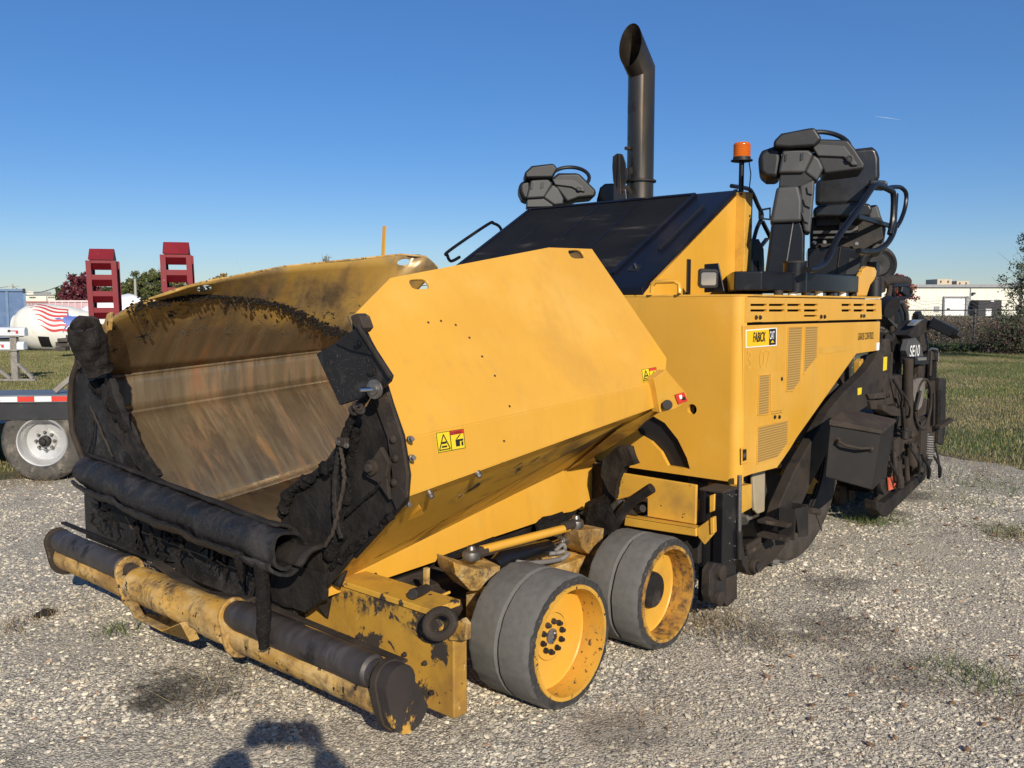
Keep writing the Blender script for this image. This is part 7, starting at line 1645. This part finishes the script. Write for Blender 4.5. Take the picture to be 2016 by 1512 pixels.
# rusted flights seen between tyre and screed
for q in ([(1652, 955), (1668, 958), (1670, 1018), (1655, 1015)], [(1672, 962), (1682, 964), (1684, 1015), (1680, 1022), (1672, 1018)]):
    MB().prism(PP(q, y=.55), (0, .05, 0)).build('auger_shield', M('rusty_steel', (.20, .13, .08), .8, var=.3, layers=[dict(col=(.07, .05, .04), scale=8, lo=.5, hi=.6)]), PV, bevel=.004)
MB().prism(PP([(1655, 955), (1727, 960), (1727, 1000), (1700, 1020), (1655, 1010)], y=.62), (0, .05, 0)).build('auger_back_plate', m_black, PV)
# yellow frame glimpsed behind the arm
pl('frame_strut', [(1693, 712), (1700, 706), (1700, 740), (1693, 745)], .35, .05, m_yel_dirty)
MB().cyl(P(1705, 705, y=.4), P(1712, 735, y=.4), .05).build('rear_cylinder', m_darkmetal, PV)
rnd = random.Random(5)
for k in range(26):
    u, v = rnd.uniform(1745, 1838), rnd.uniform(735, 925)
    if v > 1010-(u-1745)*.9: continue
    a = P(u, v, y=.0+rnd.uniform(-.04, .06))
    if k % 3 == 0: bolt(a, (rnd.uniform(-.4, 0), -1, 0), rnd.uniform(.014, .022), m_browntar, h=.03)
    elif k % 3 == 1: MB().cyl(a, a+Vector((rnd.uniform(-.1, .1), rnd.uniform(-.03, .05), rnd.uniform(-.25, .25))), rnd.uniform(.010, .02), n=12).build('link_rod', m_armbrown, PV, bevel=.002)
    else: hose([a, a+Vector((.08, -.04, -.12)), a+Vector((.2, .0, -.22)), a+Vector((.34, .05, -.1)), a+Vector((.4, .1, .05))], rnd.uniform(.008, .013), 'hydraulic_hose', m_rubber)
for (u, v, w_, h_) in ((1748, 720, .05, .10), (1798, 830, .07, .12), (1765, 780, .05, .08), (1815, 870, .08, .10), (1752, 905, .06, .05)):
    c = P(u, v, y=.02); MB().box(c.x-w_, c.x+w_, c.y-.02, c.y+.06, c.z-h_, c.z+h_).build('bracket_plate', m_armbrown if w_ > .055 else m_browntar, PV, bevel=.006)
# step box
SB = Vector((2.75, -.36, .8)); sbn = Vector((-.62, -.78, 0)).normalized()
def sb(u, v, off=0): return PL(u, v, SB+sbn*off, sbn)
m_boxblk = M('black_sheet_box', (.014, .012, .011), .6, spec=.35, var=.3, layers=[dict(col=(.05, .037, .027), scale=3, lo=.5, hi=.75, rough=.8, amt=.6)], bump=[(60, .2, .003)])
bxp = [sb(1634, 836), sb(1737, 853), sb(1718, 966), sb(1624, 940)]
back = FWD_H*.26+RGT*.19+Vector((0, 0, .035))
MB().prism(bxp, back).build('step_box', m_boxblk, PV, bevel=.010)
lidp = [sb(1632, 826, .015), sb(1738, 848, .015), sb(1737, 856, .015), sb(1632, 838, .015)]
MB().prism(lidp, back*1.07).build('box_lid', m_browntar, PV, bevel=.008)
MB().tube([sb(1648, 866, .01), sb(1652, 869, .05), sb(1665, 877, .06), sb(1695, 883, .06), sb(1710, 882, .06), sb(1714, 884, .01)], .009, 10).build('box_handle', m_browntar, PV)
for u, v in ((1648, 867), (1714, 884)): MB().lathe(sb(u, v), sbn, [(.022, 0), (.018, .012), (.01, .02), (0, .022)], 14).build('handle_boss', m_browntar, PV)
